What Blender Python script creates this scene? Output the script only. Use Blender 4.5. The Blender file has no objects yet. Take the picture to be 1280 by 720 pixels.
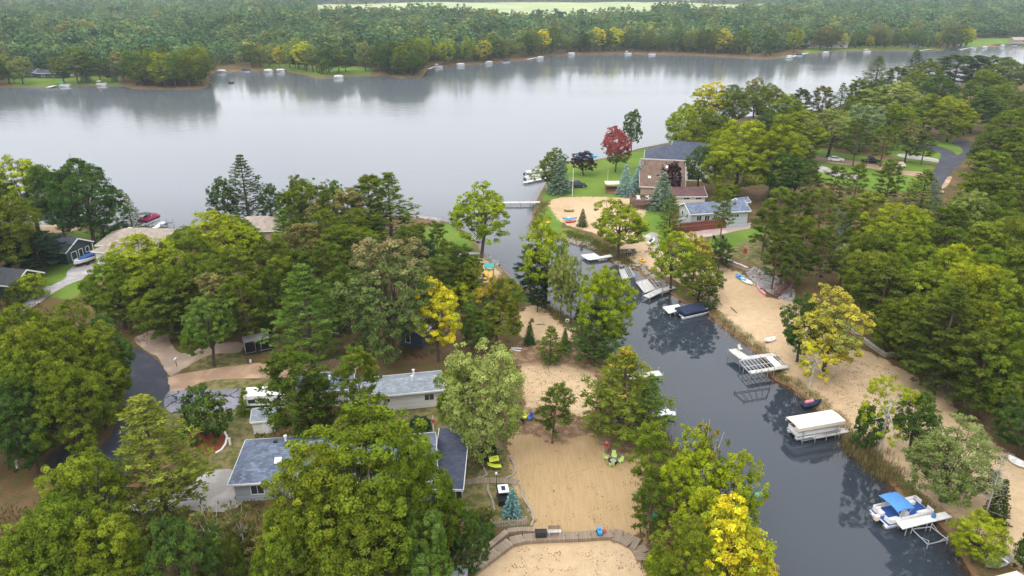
import bpy, bmesh, math, random
import numpy as np
from mathutils import Vector, Matrix
R = math.radians
rng = np.random.default_rng(11)
random.seed(11)
S = bpy.context.scene
C = S.collection
# ------------------------------------------------------------------ camera model
F, HC, YH = 900.0, 53.0, -20.0
PITCH = math.atan((360 - YH) / F)
CP, SP = math.cos(PITCH), math.sin(PITCH)
G = 1.0            # usual height of the land above the water


def P(px, py, z=0.0):
    dx = (px - 640) / F
    dy = -(py - 360) / F
    d = (dx, CP + dy * SP, -SP + dy * CP)
    t = (z - HC) / d[2]
    return (d[0] * t, d[1] * t)


def proj(x, y, z):
    dep = y * CP - (z - HC) * SP
    up = y * SP + (z - HC) * CP
    return 640 + F * x / dep, 360 - F * up / dep, dep


def crom(pts, n=4, closed=True):
    """Catmull-Rom smoothing of a 2-D outline."""
    pts = [np.array(p, float) for p in pts]
    m = len(pts)
    out = []
    rngi = range(m if closed else m - 1)
    for i in rngi:
        if closed:
            a, b, c, d = pts[(i - 1) % m], pts[i], pts[(i + 1) % m], pts[(i + 2) % m]
        else:
            a, b, c, d = pts[max(i - 1, 0)], pts[i], pts[i + 1], pts[min(i + 2, m - 1)]
        for k in range(n):
            t = k / n
            out.append(0.5 * ((2 * b) + (c - a) * t + (2 * a - 5 * b + 4 * c - d) * t * t + (3 * b - a - 3 * c + d) * t ** 3))
    if not closed:
        out.append(pts[-1])
    return [tuple(p) for p in out]


def sdf(poly, X, Y):
    """signed distance, positive inside"""
    poly = np.array(poly, float)
    X = np.asarray(X, float).ravel(); Y = np.asarray(Y, float).ravel()
    best = np.full(X.shape, 1e18)
    ins = np.zeros(X.shape, bool)
    n = len(poly)
    for i in range(n):
        ax, ay = poly[i]; bx, by = poly[(i + 1) % n]
        ex, ey = bx - ax, by - ay
        wx, wy = X - ax, Y - ay
        t = np.clip((wx * ex + wy * ey) / (ex * ex + ey * ey + 1e-12), 0, 1)
        dx, dy = wx - ex * t, wy - ey * t
        np.minimum(best, dx * dx + dy * dy, out=best)
        c = ((ay > Y) != (by > Y))
        if ey != 0:
            xi = ax + (Y - ay) * ex / ey
            ins ^= c & (X < xi)
    d = np.sqrt(best)
    return np.where(ins, d, -d)


def pw(pts, z=0.0):
    return [P(a, b, z) for a, b in pts]


# ------------------------------------------------------------------ shore line (photo pixels on the water plane)
NEAR_W = [(-500, 312), (-200, 300), (0, 287), (60, 282), (100, 280), (150, 286), (185, 287), (215, 288), (250, 285), (300, 279), (330, 281), (360, 283),
          (420, 280), (480, 274), (515, 270), (556, 277), (572, 283), (588, 294), (598, 306), (601, 317), (612, 322), (625, 333), (634, 343),
          (648, 355), (668, 372), (690, 384), (706, 395), (722, 403), (738, 412), (760, 436), (782, 464), (800, 492), (820, 525), (842, 560),
          (872, 600), (902, 642), (928, 690), (952, 740), (990, 820), (1040, 940)]
EAST = [(1420, 940), (1270, 820), (1225, 735), (1206, 704), (1196, 684), (1184, 664), (1162, 646), (1140, 632), (1126, 624), (1117, 608), (1100, 592), (1078, 577),
        (1062, 562), (1052, 545), (1036, 524), (1020, 511), (1005, 497), (988, 484), (970, 476), (962, 468), (955, 450), (938, 434), (920, 421), (903, 408),
        (890, 396), (878, 386), (862, 382), (848, 374), (838, 367), (836, 361), (812, 352), (802, 345), (797, 337), (770, 331), (762, 324), (752, 317), (737, 309),
        (718, 305), (704, 299), (690, 296), (674, 298), (664, 293), (664, 284), (667, 265), (671, 249), (676, 240), (684, 226), (692, 212), (701, 203),
        (716, 202), (742, 201), (770, 195), (795, 187), (815, 183), (840, 178), (850, 166), (868, 154), (915, 148), (975, 143), (1040, 137), (1078, 118), (1130, 108),
        (1280, 101), (1500, 96), (1800, 92)]
FAR = [(1800, 46), (1500, 51), (1290, 55.5), (1250, 57), (1218, 59), (1200, 62), (1150, 63), (1100, 63), (1050, 64), (1010, 67), (985, 71), (960, 73), (930, 72),
       (850, 68), (780, 67), (720, 68), (690, 69), (670, 73), (640, 76), (610, 79), (580, 81), (545, 84), (533, 88), (528, 96), (500, 97.5), (475, 94), (440, 94),
       (420, 96), (395, 97), (378, 93), (345, 87), (310, 88.5), (275, 89), (259, 93), (263, 104), (258, 110.5), (210, 112), (165, 111), (154, 107.5), (110, 107),
       (60, 109), (0, 109), (-300, 114), (-500, 118)]
WATER = pw(NEAR_W + EAST + FAR)
TERRACE = pw([(870, 318), (905, 330), (934, 345), (962, 352), (986, 362), (1010, 378), (1060, 412), (1110, 440), (1150, 450), (1182, 480), (1215, 512),
              (1262, 550), (1420, 640), (1900, 640), (1900, 140), (1300, 125), (1100, 135), (1000, 160), (960, 230), (940, 290), (890, 300)], 1.0)


def gz_arr(X, Y, sdw=None):
    X = np.asarray(X, float).ravel(); Y = np.asarray(Y, float).ravel()
    if sdw is None:
        sdw = -sdf(WATER, X, Y)
    top = np.where(Y > 430, 1.6, G)
    st = sdf(TERRACE, X, Y)
    u = np.clip((st + 0.6) / 2.2, 0, 1)
    top = top + 1.4 * u * u * (3 - 2 * u) * (Y < 420)
    return np.where(sdw > 0, top * (1 - np.exp(-np.maximum(sdw, 0) / 1.5)), -2.6 * (1 - np.exp(np.minimum(sdw, 0) / 4.5)))


def gz(x, y):
    return float(gz_arr([x], [y])[0])


def PG(px, py):
    """pixel -> point on the terrain"""
    z = G
    for _ in range(5):
        x, y = P(px, py, z)
        z = 0.5 * z + 0.5 * gz(x, y)
    x, y = P(px, py, z)
    return x, y, gz(x, y)


# ------------------------------------------------------------------ materials
MATS = {}


def nodes_of(m):
    m.use_nodes = True
    nt = m.node_tree
    return nt, nt.nodes, nt.links


def mat(name, col, rough=0.6, vary=0.18, scale=6.0, metal=0.0, bump=0.0, spec=0.4, coat=0.0):
    """plain painted / weathered surface: colour broken up by two noises"""
    if name in MATS:
        return MATS[name]
    m = bpy.data.materials.new(name)
    nt, N, L = nodes_of(m)
    b = N['Principled BSDF']
    tc = N.new('ShaderNodeTexCoord')
    n1 = N.new('ShaderNodeTexNoise'); n1.inputs['Scale'].default_value = scale; n1.inputs['Detail'].default_value = 6
    n2 = N.new('ShaderNodeTexNoise'); n2.inputs['Scale'].default_value = scale * 0.17; n2.inputs['Detail'].default_value = 3
    L.new(tc.outputs['Object'], n1.inputs['Vector']); L.new(tc.outputs['Object'], n2.inputs['Vector'])
    ad = N.new('ShaderNodeMath'); ad.operation = 'ADD'
    L.new(n1.outputs['Fac'], ad.inputs[0]); L.new(n2.outputs['Fac'], ad.inputs[1])
    mr = N.new('ShaderNodeMapRange')
    mr.inputs['From Min'].default_value = 0.7; mr.inputs['From Max'].default_value = 1.3
    mr.inputs['To Min'].default_value = 1 - vary; mr.inputs['To Max'].default_value = 1 + vary
    L.new(ad.outputs[0], mr.inputs['Value'])
    mx = N.new('ShaderNodeMix'); mx.data_type = 'RGBA'; mx.blend_type = 'MULTIPLY'; mx.inputs[0].default_value = 1
    mx.inputs[6].default_value = (*col, 1)
    L.new(mr.outputs['Result'], mx.inputs[7])
    L.new(mx.outputs[2], b.inputs['Base Color'])
    b.inputs['Roughness'].default_value = rough
    b.inputs['Metallic'].default_value = metal
    b.inputs['Specular IOR Level'].default_value = spec
    b.inputs['Coat Weight'].default_value = coat
    if bump:
        bp = N.new('ShaderNodeBump'); bp.inputs['Strength'].default_value = bump; bp.inputs['Distance'].default_value = 0.02
        L.new(n1.outputs['Fac'], bp.inputs['Height']); L.new(bp.outputs['Normal'], b.inputs['Normal'])
    MATS[name] = m
    return m


def striped(name, col, col2, scale, axis='X', rough=0.7, duty=0.08, vary=0.2):
    """boards / siding / planks: thin dark joints along one object axis plus board-to-board variation"""
    if name in MATS:
        return MATS[name]
    m = bpy.data.materials.new(name)
    nt, N, L = nodes_of(m)
    b = N['Principled BSDF']
    tc = N.new('ShaderNodeTexCoord')
    sx = N.new('ShaderNodeSeparateXYZ'); L.new(tc.outputs['Object'], sx.inputs[0])
    mu = N.new('ShaderNodeMath'); mu.operation = 'MULTIPLY'; mu.inputs[1].default_value = scale
    L.new(sx.outputs[axis], mu.inputs[0])
    fr = N.new('ShaderNodeMath'); fr.operation = 'FRACT'; L.new(mu.outputs[0], fr.inputs[0])
    fl = N.new('ShaderNodeMath'); fl.operation = 'FLOOR'; L.new(mu.outputs[0], fl.inputs[0])
    wn = N.new('ShaderNodeTexWhiteNoise'); wn.noise_dimensions = '1D'; L.new(fl.outputs[0], wn.inputs['W'])
    ns = N.new('ShaderNodeTexNoise'); ns.inputs['Scale'].default_value = 5; ns.inputs['Detail'].default_value = 6
    L.new(tc.outputs['Object'], ns.inputs['Vector'])
    ad = N.new('ShaderNodeMath'); ad.operation = 'ADD'; L.new(wn.outputs['Value'], ad.inputs[0]); L.new(ns.outputs['Fac'], ad.inputs[1])
    mr = N.new('ShaderNodeMapRange'); mr.inputs['From Min'].default_value = 0.2; mr.inputs['From Max'].default_value = 1.6
    mr.inputs['To Min'].default_value = 1 - vary; mr.inputs['To Max'].default_value = 1 + vary
    L.new(ad.outputs[0], mr.inputs['Value'])
    mx = N.new('ShaderNodeMix'); mx.data_type = 'RGBA'; mx.blend_type = 'MULTIPLY'; mx.inputs[0].default_value = 1
    mx.inputs[6].default_value = (*col, 1); L.new(mr.outputs['Result'], mx.inputs[7])
    lt = N.new('ShaderNodeMath'); lt.operation = 'LESS_THAN'; lt.inputs[1].default_value = duty; L.new(fr.outputs[0], lt.inputs[0])
    m2 = N.new('ShaderNodeMix'); m2.data_type = 'RGBA'
    L.new(lt.outputs[0], m2.inputs[0]); L.new(mx.outputs[2], m2.inputs[6]); m2.inputs[7].default_value = (*col2, 1)
    L.new(m2.outputs[2], b.inputs['Base Color'])
    b.inputs['Roughness'].default_value = rough
    MATS[name] = m
    return m


def shingle(name, col, vary=0.35, moss=None):
    """asphalt shingles: rows of tabs with tone changes, streaky weathering"""
    if name in MATS:
        return MATS[name]
    m = bpy.data.materials.new(name)
    nt, N, L = nodes_of(m)
    b = N['Principled BSDF']
    tc = N.new('ShaderNodeTexCoord')
    br = N.new('ShaderNodeTexBrick')
    br.inputs['Scale'].default_value = 1.0; br.inputs['Brick Width'].default_value = 0.45; br.inputs['Row Height'].default_value = 0.22
    br.inputs['Mortar Size'].default_value = 0.012
    br.inputs['Color1'].default_value = (1 + vary, 1 + vary, 1 + vary, 1); br.inputs['Color2'].default_value = (1 - vary, 1 - vary, 1 - vary, 1)
    br.inputs['Mortar'].default_value = (0.45, 0.45, 0.45, 1)
    L.new(tc.outputs['Object'], br.inputs['Vector'])
    ns = N.new('ShaderNodeTexNoise'); ns.inputs['Scale'].default_value = 0.7; ns.inputs['Detail'].default_value = 5
    L.new(tc.outputs['Object'], ns.inputs['Vector'])
    mr = N.new('ShaderNodeMapRange'); mr.inputs['From Min'].default_value = 0.3; mr.inputs['From Max'].default_value = 0.7
    mr.inputs['To Min'].default_value = 0.8; mr.inputs['To Max'].default_value = 1.2
    L.new(ns.outputs['Fac'], mr.inputs['Value'])
    mx = N.new('ShaderNodeMix'); mx.data_type = 'RGBA'; mx.blend_type = 'MULTIPLY'; mx.inputs[0].default_value = 1
    mx.inputs[6].default_value = (*col, 1); L.new(br.outputs['Color'], mx.inputs[7])
    m2 = N.new('ShaderNodeMix'); m2.data_type = 'RGBA'; m2.blend_type = 'MULTIPLY'; m2.inputs[0].default_value = 1
    L.new(mx.outputs[2], m2.inputs[6]); L.new(mr.outputs['Result'], m2.inputs[7])
    L.new(m2.outputs[2], b.inputs['Base Color'])
    b.inputs['Roughness'].default_value = 0.85
    MATS[name] = m
    return m


M_WHITE = mat('white_paint', (0.72, 0.71, 0.69), 0.45, 0.10)
M_CREAM = striped('cream_siding', (0.66, 0.60, 0.50), (0.38, 0.35, 0.30), 5, 'Z')
M_TAN = mat('tan_canvas', (0.66, 0.59, 0.48), 0.8, 0.08, bump=0.2)
M_ALU = mat('aluminium', (0.55, 0.56, 0.57), 0.38, 0.12, metal=0.75)
M_GALV = mat('galvanised', (0.42, 0.43, 0.44), 0.5, 0.2, metal=0.4)
M_DARK = mat('black_metal', (0.02, 0.02, 0.023), 0.5, 0.2)
M_RUBBER = mat('rubber', (0.018, 0.018, 0.02), 0.8)
M_GLASS = mat('window_glass', (0.03, 0.04, 0.05), 0.08, 0.1, spec=0.8)
M_NAVY = mat('navy_canvas', (0.012, 0.02, 0.055), 0.75, 0.15)
M_BLUECAN = mat('blue_canvas', (0.06, 0.20, 0.46), 0.75, 0.12)
M_BLUE = mat('royal_blue', (0.015, 0.075, 0.28), 0.6, 0.1)
M_SKYB = mat('sky_blue', (0.05, 0.30, 0.62), 0.5, 0.08)
M_RED = mat('red_paint', (0.42, 0.03, 0.03), 0.5)
M_PINK = mat('pink_plastic', (0.60, 0.22, 0.27), 0.45)
M_YEL = mat('yellow_plastic', (0.72, 0.38, 0.01), 0.4, 0.06)
M_LIME = mat('lime_plastic', (0.58, 0.66, 0.03), 0.5, 0.08)
M_PALELIME = mat('pale_lime_plastic', (0.46, 0.66, 0.22), 0.5, 0.08)
M_TEAL = mat('teal_plastic', (0.01, 0.30, 0.27), 0.45, 0.08)
M_MAG = mat('maroon_canvas', (0.22, 0.015, 0.06), 0.8, 0.12)
M_DOCK = striped('dock_boards', (0.46, 0.44, 0.41), (0.16, 0.15, 0.14), 4.5, 'X')
M_DOCKW = striped('white_dock_boards', (0.68, 0.67, 0.64), (0.4, 0.39, 0.38), 3.0, 'X', duty=0.05, vary=0.08)
M_WOODG = striped('grey_boards', (0.225, 0.170, 0.115), (0.08, 0.06, 0.05), 4.0, 'X')
M_WOODB = striped('brown_boards', (0.13, 0.075, 0.05), (0.04, 0.025, 0.02), 6.0, 'X')
M_WOODO = striped('orange_boards', (0.26, 0.12, 0.055), (0.09, 0.04, 0.02), 6.0, 'X')
M_REDWOOD = striped('redwood_boards', (0.17, 0.04, 0.028), (0.05, 0.015, 0.012), 6.0, 'X')
M_TIMBER = mat('weathered_timber', (0.30, 0.25, 0.20), 0.85, 0.3, 3)
M_STONE = mat('pale_stone', (0.29, 0.26, 0.225), 0.9, 0.3, 3, bump=0.4)
M_ROCK = mat('grey_rock', (0.27, 0.255, 0.25), 0.9, 0.45, 2.5, bump=0.5)
M_ROOF_BLUE = shingle('blue_grey_shingles', (0.105, 0.130, 0.185))
M_ROOF_DARK = shingle('dark_blue_shingles', (0.045, 0.055, 0.085), 0.25)
M_ROOF_GREY = shingle('grey_shingles', (0.20, 0.225, 0.25), 0.2)
M_ROOF_TAN = shingle('tan_shingles', (0.30, 0.245, 0.20), 0.15)
M_ROOF_BRN = shingle('brown_shingles', (0.145, 0.090, 0.064), 0.2)
M_ROOF_MAR = shingle('maroon_shingles', (0.105, 0.05, 0.045), 0.2)
M_ROOF_BLK = shingle('charcoal_shingles', (0.035, 0.038, 0.045), 0.25)
M_SIDE_BLUE = striped('pale_blue_siding', (0.37, 0.405, 0.44), (0.2, 0.22, 0.24), 5, 'Z')
M_SIDE_NAVY = striped('slate_blue_siding', (0.045, 0.065, 0.11), (0.02, 0.03, 0.05), 5, 'Z')
M_SIDE_GRN = striped('dark_green_siding', (0.025, 0.05, 0.05), (0.012, 0.022, 0.024), 5, 'Z')
M_SIDE_WHT = striped('white_siding', (0.66, 0.64, 0.60), (0.42, 0.41, 0.39), 5, 'Z', vary=0.08)
M_SIDE_TAN = striped('tan_siding', (0.34, 0.26, 0.19), (0.2, 0.15, 0.11), 5, 'Z')
M_SKIN = mat('skin', (0.45, 0.26, 0.18), 0.6, 0.05)
M_HAIR = mat('grey_hair', (0.20, 0.17, 0.14), 0.8)
M_SHIRT = mat('red_shirt', (0.42, 0.025, 0.035), 0.85, 0.12)
M_TROUS = mat('grey_trousers', (0.20, 0.17, 0.15), 0.85, 0.12)


# ------------------------------------------------------------------ mesh helper
class MB:
    def __init__(self):
        self.v = []; self.f = []

    def add(self, vs, fs):
        o = len(self.v)
        self.v += [tuple(p) for p in vs]
        self.f += [tuple(i + o for i in q) for q in fs]
        return self

    def box(self, c, s, rz=0.0, rx=0.0, ry=0.0, taper=1.0):
        M = Matrix.Translation(c) @ Matrix.Rotation(rz, 4, 'Z') @ Matrix.Rotation(ry, 4, 'Y') @ Matrix.Rotation(rx, 4, 'X')
        vs = []
        for k in (-1, 1):
            t = taper if k > 0 else 1
            for i, j in ((-1, -1), (1, -1), (1, 1), (-1, 1)):
                vs.append(M @ Vector((i * s[0] / 2 * t, j * s[1] / 2 * t, k * s[2] / 2)))
        return self.add(vs, [(3, 2, 1, 0), (4, 5, 6, 7), (0, 1, 5, 4), (1, 2, 6, 5), (2, 3, 7, 6), (3, 0, 4, 7)])

    def tube(self, pts, rad, n=6, cap=True):
        pts = [Vector(p) for p in pts]
        if not hasattr(rad, '__len__'):
            rad = [rad] * len(pts)
        vs = []; fs = []
        for i, p in enumerate(pts):
            d = (pts[min(i + 1, len(pts) - 1)] - pts[max(i - 1, 0)])
            if d.length < 1e-9: d = Vector((0, 0, 1))
            d.normalize()
            a = d.cross(Vector((0, 0, 1)) if abs(d.z) < 0.9 else Vector((1, 0, 0))).normalized()
            b = d.cross(a)
            for k in range(n):
                t = 2 * math.pi * k / n
                vs.append(p + (a * math.cos(t) + b * math.sin(t)) * rad[i])
        for i in range(len(pts) - 1):
            for k in range(n):
                fs.append((i * n + k, i * n + (k + 1) % n, (i + 1) * n + (k + 1) % n, (i + 1) * n + k))
        if cap:
            fs.append(tuple(range(n - 1, -1, -1))); fs.append(tuple(range((len(pts) - 1) * n, len(pts) * n)))
        return self.add(vs, fs)

    def prism(self, poly, z0, z1):
        n = len(poly)
        a = sum(poly[i][0] * poly[(i + 1) % n][1] - poly[(i + 1) % n][0] * poly[i][1] for i in range(n))
        if a < 0: poly = poly[::-1]
        vs = [(x, y, z0) for x, y in poly] + [(x, y, z1) for x, y in poly]
        fs = [tuple(range(n - 1, -1, -1)), tuple(range(n, 2 * n))] + [(i, (i + 1) % n, n + (i + 1) % n, n + i) for i in range(n)]
        return self.add(vs, fs)

    def profile(self, poly, x0, x1, inset=0.0):
        """poly in (y,z), extruded along x"""
        n = len(poly)
        cy = sum(p[0] for p in poly) / n; cz = sum(p[1] for p in poly) / n
        vs = [(x0, y, z) for y, z in poly] + [(x1, y, z) for y, z in poly]
        fs = [tuple(range(n)), tuple(range(2 * n - 1, n - 1, -1))] + [(i, n + i, n + (i + 1) % n, (i + 1) % n) for i in range(n)]
        return self.add(vs, fs)

    def loft(self, rings, cap=True, closed=True):
        n = len(rings[0]); vs = [p for r in rings for p in r]; fs = []
        for i in range(len(rings) - 1):
            for k in range(n if closed else n - 1):
                fs.append((i * n + k, i * n + (k + 1) % n, (i + 1) * n + (k + 1) % n, (i + 1) * n + k))
        if cap:
            fs.append(tuple(range(n - 1, -1, -1))); fs.append(tuple(range((len(rings) - 1) * n, len(rings) * n)))
        return self.add(vs, fs)

    def slab(self, quad, t):
        """four (or n) points of a plane, thickened downwards by t"""
        n = len(quad); q = [Vector(p) for p in quad]
        vs = q + [p - Vector((0, 0, t)) for p in q]
        fs = [tuple(range(n)), tuple(range(2 * n - 1, n - 1, -1))] + [(i, n + i, n + (i + 1) % n, (i + 1) % n) for i in range(n)]
        return self.add(vs, fs)

    def ball(self, c, r, seg=8, rings=6):
        if not hasattr(r, '__len__'): r = (r, r, r)
        rr = []
        for i in range(rings + 1):
            t = math.pi * i / rings
            s = max(math.sin(t), 0.02)
            rr.append([(c[0] + r[0] * s * math.cos(2 * math.pi * k / seg), c[1] + r[1] * s * math.sin(2 * math.pi * k / seg), c[2] - r[2] * math.cos(t)) for k in range(seg)])
        return self.loft(rr)

    def build(self, name, m, parent=None, smooth=False, bevel=0.0):
        me = bpy.data.meshes.new(name)
        me.from_pydata([tuple(p) for p in self.v], [], self.f)
        bm = bmesh.new(); bm.from_mesh(me)
        bmesh.ops.recalc_face_normals(bm, faces=bm.faces)
        if bevel:
            bmesh.ops.bevel(bm, geom=list(bm.edges), offset=bevel, segments=2, affect='EDGES', profile=0.7, clamp_overlap=True)
        bm.to_mesh(me); bm.free()
        me.materials.append(m)
        if smooth:
            me.polygons.foreach_set('use_smooth', [True] * len(me.polygons))
        o = bpy.data.objects.new(name, me)
        C.objects.link(o)
        if parent is not None:
            o.parent = parent
        return o


def tag(o, label=None, cat=None, group=None, kind=None):
    if label: o['label'] = label
    if cat: o['category'] = cat
    if group: o['group'] = group
    if kind: o['kind'] = kind
    return o


def thing(name, label, cat, loc, rz=0.0, group=None):
    o = bpy.data.objects.new(name, None)
    o.empty_display_size = 0.3
    C.objects.link(o)
    o.location = loc; o.rotation_euler = (0, 0, rz)
    return tag(o, label, cat, group)


def dup(root, loc=None, rz=None, label=None, scale=None):
    """copy a thing with its parts and sub-parts"""
    r = root.copy(); C.objects.link(r)
    if loc is not None: r.location = loc
    if rz is not None: r.rotation_euler = (0, 0, rz)
    if scale is not None: r.scale = scale
    if label: r['label'] = label
    for ch in KIDS(root):
        c = ch.copy(); C.objects.link(c); c.parent = r
        for g in KIDS(ch):
            d = g.copy(); C.objects.link(d); d.parent = c
    return r


def KIDS(o):
    return [x for x in o.children]


def seg(a, b, z=None):
    """two pixels on the ground/water -> centre, angle, length"""
    if z is None:
        x0, y0, z0 = PG(*a); x1, y1, z1 = PG(*b)
    else:
        x0, y0 = P(*a, z); x1, y1 = P(*b, z); z0 = z1 = z
    return ((x0 + x1) / 2, (y0 + y1) / 2, (z0 + z1) / 2), math.atan2(y1 - y0, x1 - x0), math.hypot(x1 - x0, y1 - y0)


def mesh_np(name, V, Fq, m, attrs=None, parent=None, link=True):
    """big numpy mesh of equal-sized faces"""
    V = np.asarray(V, np.float32); Fq = np.asarray(Fq, np.int32)
    me = bpy.data.meshes.new(name)
    nf, k = Fq.shape
    me.vertices.add(len(V)); me.vertices.foreach_set('co', V.ravel())
    me.loops.add(nf * k); me.loops.foreach_set('vertex_index', Fq.ravel())
    me.polygons.add(nf); me.polygons.foreach_set('loop_start', np.arange(nf, dtype=np.int32) * k)
    me.polygons.foreach_set('loop_total', np.full(nf, k, np.int32))
    me.update(calc_edges=True)
    for an, (dom, arr) in (attrs or {}).items():
        a = me.attributes.new(an, 'FLOAT', dom)
        a.data.foreach_set('value', np.asarray(arr, np.float32))
    me.materials.append(m)
    return me


def link_mesh(name, me, parent=None):
    o = bpy.data.objects.new(name, me); C.objects.link(o)
    if parent is not None: o.parent = parent
    return o
# ------------------------------------------------------------------ ground sheet with zones
def lines(a, b, step):
    return list(np.arange(a, b, step))


gx = sorted(set(np.round(lines(-4000, -1500, 250) + lines(-1500, -700, 60) + lines(-700, -160, 6) + lines(-160, 170, 1.1) + lines(170, 700, 6) + lines(700, 1500, 60) + lines(1500, 4001, 250), 3)))
gy = sorted(set(np.round(lines(-300, 20, 40) + lines(20, 46, 4) + lines(46, 275, 1.1) + lines(275, 400, 3.5) + lines(400, 660, 2.5) + lines(660, 1200, 45) + lines(1200, 2400, 60) + lines(2400, 4501, 300), 3)))
gx = np.array(gx); gy = np.array(gy)
GX, GY = np.meshgrid(gx, gy)
shp = GX.shape
fx, fy = GX.ravel(), GY.ravel()
SDW = -sdf(WATER, fx, fy)
GZ = gz_arr(fx, fy, SDW)
# gentle unevenness away from built places (kept off the flat yards)
nf = (np.sin(fx * 0.013 + 1) * np.cos(fy * 0.011) * 2.2 + 2.0)
GZ = GZ + np.where((fy > 640), np.clip((SDW - 40) / 200, 0, 1) * nf * 2, 0)

Z_SAND = [
    [(690, 249), (745, 246), (800, 250), (806, 268), (792, 286), (815, 300), (822, 312), (845, 322), (880, 332), (915, 338), (940, 352), (960, 372), (992, 376), (1004, 400), (1040, 425), (1085, 440),
     (1120, 458), (1165, 482), (1205, 520), (1262, 568), (1300, 590), (1320, 720), (1262, 706), (1222, 664), (1180, 640), (1150, 610), (1120, 582), (1080, 556), (1050, 530), (1020, 503), (985, 470),
     (965, 442), (935, 420), (905, 396), (884, 378), (850, 352), (812, 334), (780, 318), (765, 300), (738, 290), (712, 282), (694, 270)],
    [(648, 392), (668, 380), (690, 395), (704, 408), (716, 420), (700, 432), (668, 424), (648, 418), (640, 402)],
    [(655, 452), (690, 442), (735, 452), (745, 480), (742, 510), (725, 522), (700, 512), (690, 505), (662, 512), (652, 480)],
    [(612, 300), (628, 330), (618, 352), (602, 350), (590, 338), (594, 328)],
    [(646, 678), (700, 672), (765, 674), (792, 688), (806, 714), (815, 760), (560, 760), (600, 712)],
    [(55, 272), (95, 276), (96, 288), (52, 290)],
    [(1160, 468), (1210, 470), (1225, 500), (1195, 500)],
]
Z_RAKED = [[(636, 556), (650, 540), (700, 556), (740, 540), (770, 575), (802, 572), (806, 600), (800, 640), (812, 668), (700, 668), (666, 664), (668, 652), (655, 628), (640, 600)]]
Z_LAWN = [
    [(676, 246), (690, 214), (716, 203), (742, 202), (795, 188), (812, 186), (806, 215), (798, 240), (800, 249), (745, 246), (700, 249)],
    [(790, 266), (835, 264), (838, 300), (822, 314), (800, 300), (786, 284)],
    [(0, 345), (40, 335), (70, 320), (92, 300), (90, 288), (190, 288), (235, 290), (235, 300), (180, 330), (120, 350), (95, 372), (60, 372), (0, 372)],
    [(540, 280), (560, 279), (590, 298), (606, 320), (600, 332), (560, 330), (525, 300)],
    [(985, 206), (1020, 192), (1060, 198), (1112, 206), (1164, 214), (1168, 240), (1110, 246), (1050, 238), (1000, 226)],
    [(1112, 184), (1150, 180), (1200, 180), (1206, 194), (1176, 210), (1140, 208), (1112, 200)],
    [(880, 310), (900, 290), (945, 286), (960, 296), (930, 310), (905, 322)],
    [(625, 345), (650, 352), (665, 380), (640, 372)],
    [(672, 268), (690, 252), (706, 262), (704, 280), (690, 294), (672, 294)],
    [(704, 284), (735, 294), (762, 312), (756, 322), (720, 304), (700, 297)],
]
Z_DRY = [   # thin dry grass over sandy soil: olive tan
    [(240, 470), (330, 468), (420, 480), (420, 490), (230, 492), (215, 486)],
    [(218, 452), (245, 440), (300, 440), (300, 466), (240, 462)],
    [(480, 512), (555, 506), (620, 540), (640, 600), (612, 600), (585, 598), (560, 560), (500, 545)],
    [(540, 290), (575, 296), (580, 318), (540, 316)],
    [(880, 318), (940, 300), (985, 305), (1000, 345), (960, 345), (920, 330)],
    [(560, 605), (640, 600), (660, 640), (664, 660), (618, 662), (590, 660), (575, 640)],
    [(210, 500), (330, 515), (330, 560), (280, 590), (210, 540)],
]
Z_MULCH = [[(268, 540), (282, 541), (286, 552), (280, 562), (268, 567), (240, 560), (240, 540)]]
Z_SOIL = [[(650, 428), (690, 426), (740, 440), (760, 470), (740, 466), (690, 452), (655, 458), (640, 445)],
          [(640, 518), (700, 512), (770, 545), (808, 550), (806, 590), (770, 585), (740, 572), (700, 562), (660, 550)],
          [(1070, 410), (1130, 430), (1170, 470), (1215, 520), (1290, 560), (1330, 540), (1200, 430), (1120, 400)],
          [(800, 648), (830, 640), (860, 720), (815, 720), (803, 690)]]


def zone_sd(polys, smooth=3):
    out = np.full(fx.shape, -15.0)
    for p in polys:
        w = crom(pw(p, G), smooth)
        w = np.array(w)
        sel = (fx > w[:, 0].min() - 16) & (fx < w[:, 0].max() + 16) & (fy > w[:, 1].min() - 16) & (fy < w[:, 1].max() + 16)
        out[sel] = np.maximum(out[sel], sdf(w, fx[sel], fy[sel]))
    return np.clip(out, -15, 15)


FIELD = [[(385, 33.0), (640, 34.0), (800, 33.5), (960, 24.0), (1010, 8.0), (830, 4.4), (640, 4.8), (400, 6.0)]]
LAWNFAR = [[(1190, 60), (1260, 56), (1320, 52), (1320, 46), (1215, 48), (1190, 52)], [(1000, 66), (1075, 63.5), (1210, 61), (1210, 57), (1080, 58), (1010, 60)],
           [(20, 109), (150, 107), (150, 96), (60, 94), (10, 98)], [(325, 88), (390, 95), (460, 94), (470, 85), (420, 82), (330, 80)]]
zs = {'sd_sand': zone_sd(Z_SAND), 'sd_raked': zone_sd(Z_RAKED), 'sd_lawn': zone_sd(Z_LAWN), 'sd_dry': zone_sd(Z_DRY), 'sd_mulch': zone_sd(Z_MULCH), 'sd_soil': zone_sd(Z_SOIL)}
far_f = np.full(fx.shape, -200.0)
for p in FIELD:
    far_f = np.maximum(far_f, sdf(pw(p, 2.0), fx, fy))
far_l = np.full(fx.shape, -15.0)
selF = fy > 380
for p in LAWNFAR:
    far_l[selF] = np.maximum(far_l[selF], sdf(pw(p, 1.6), fx[selF], fy[selF]))
zs['sd_lawn'] = np.maximum(zs['sd_lawn'], np.clip(far_l, -15, 15))
zs['sd_field'] = np.clip(far_f, -150, 150)
zs['sd_shore'] = np.clip(SDW, -30, 60)

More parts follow.
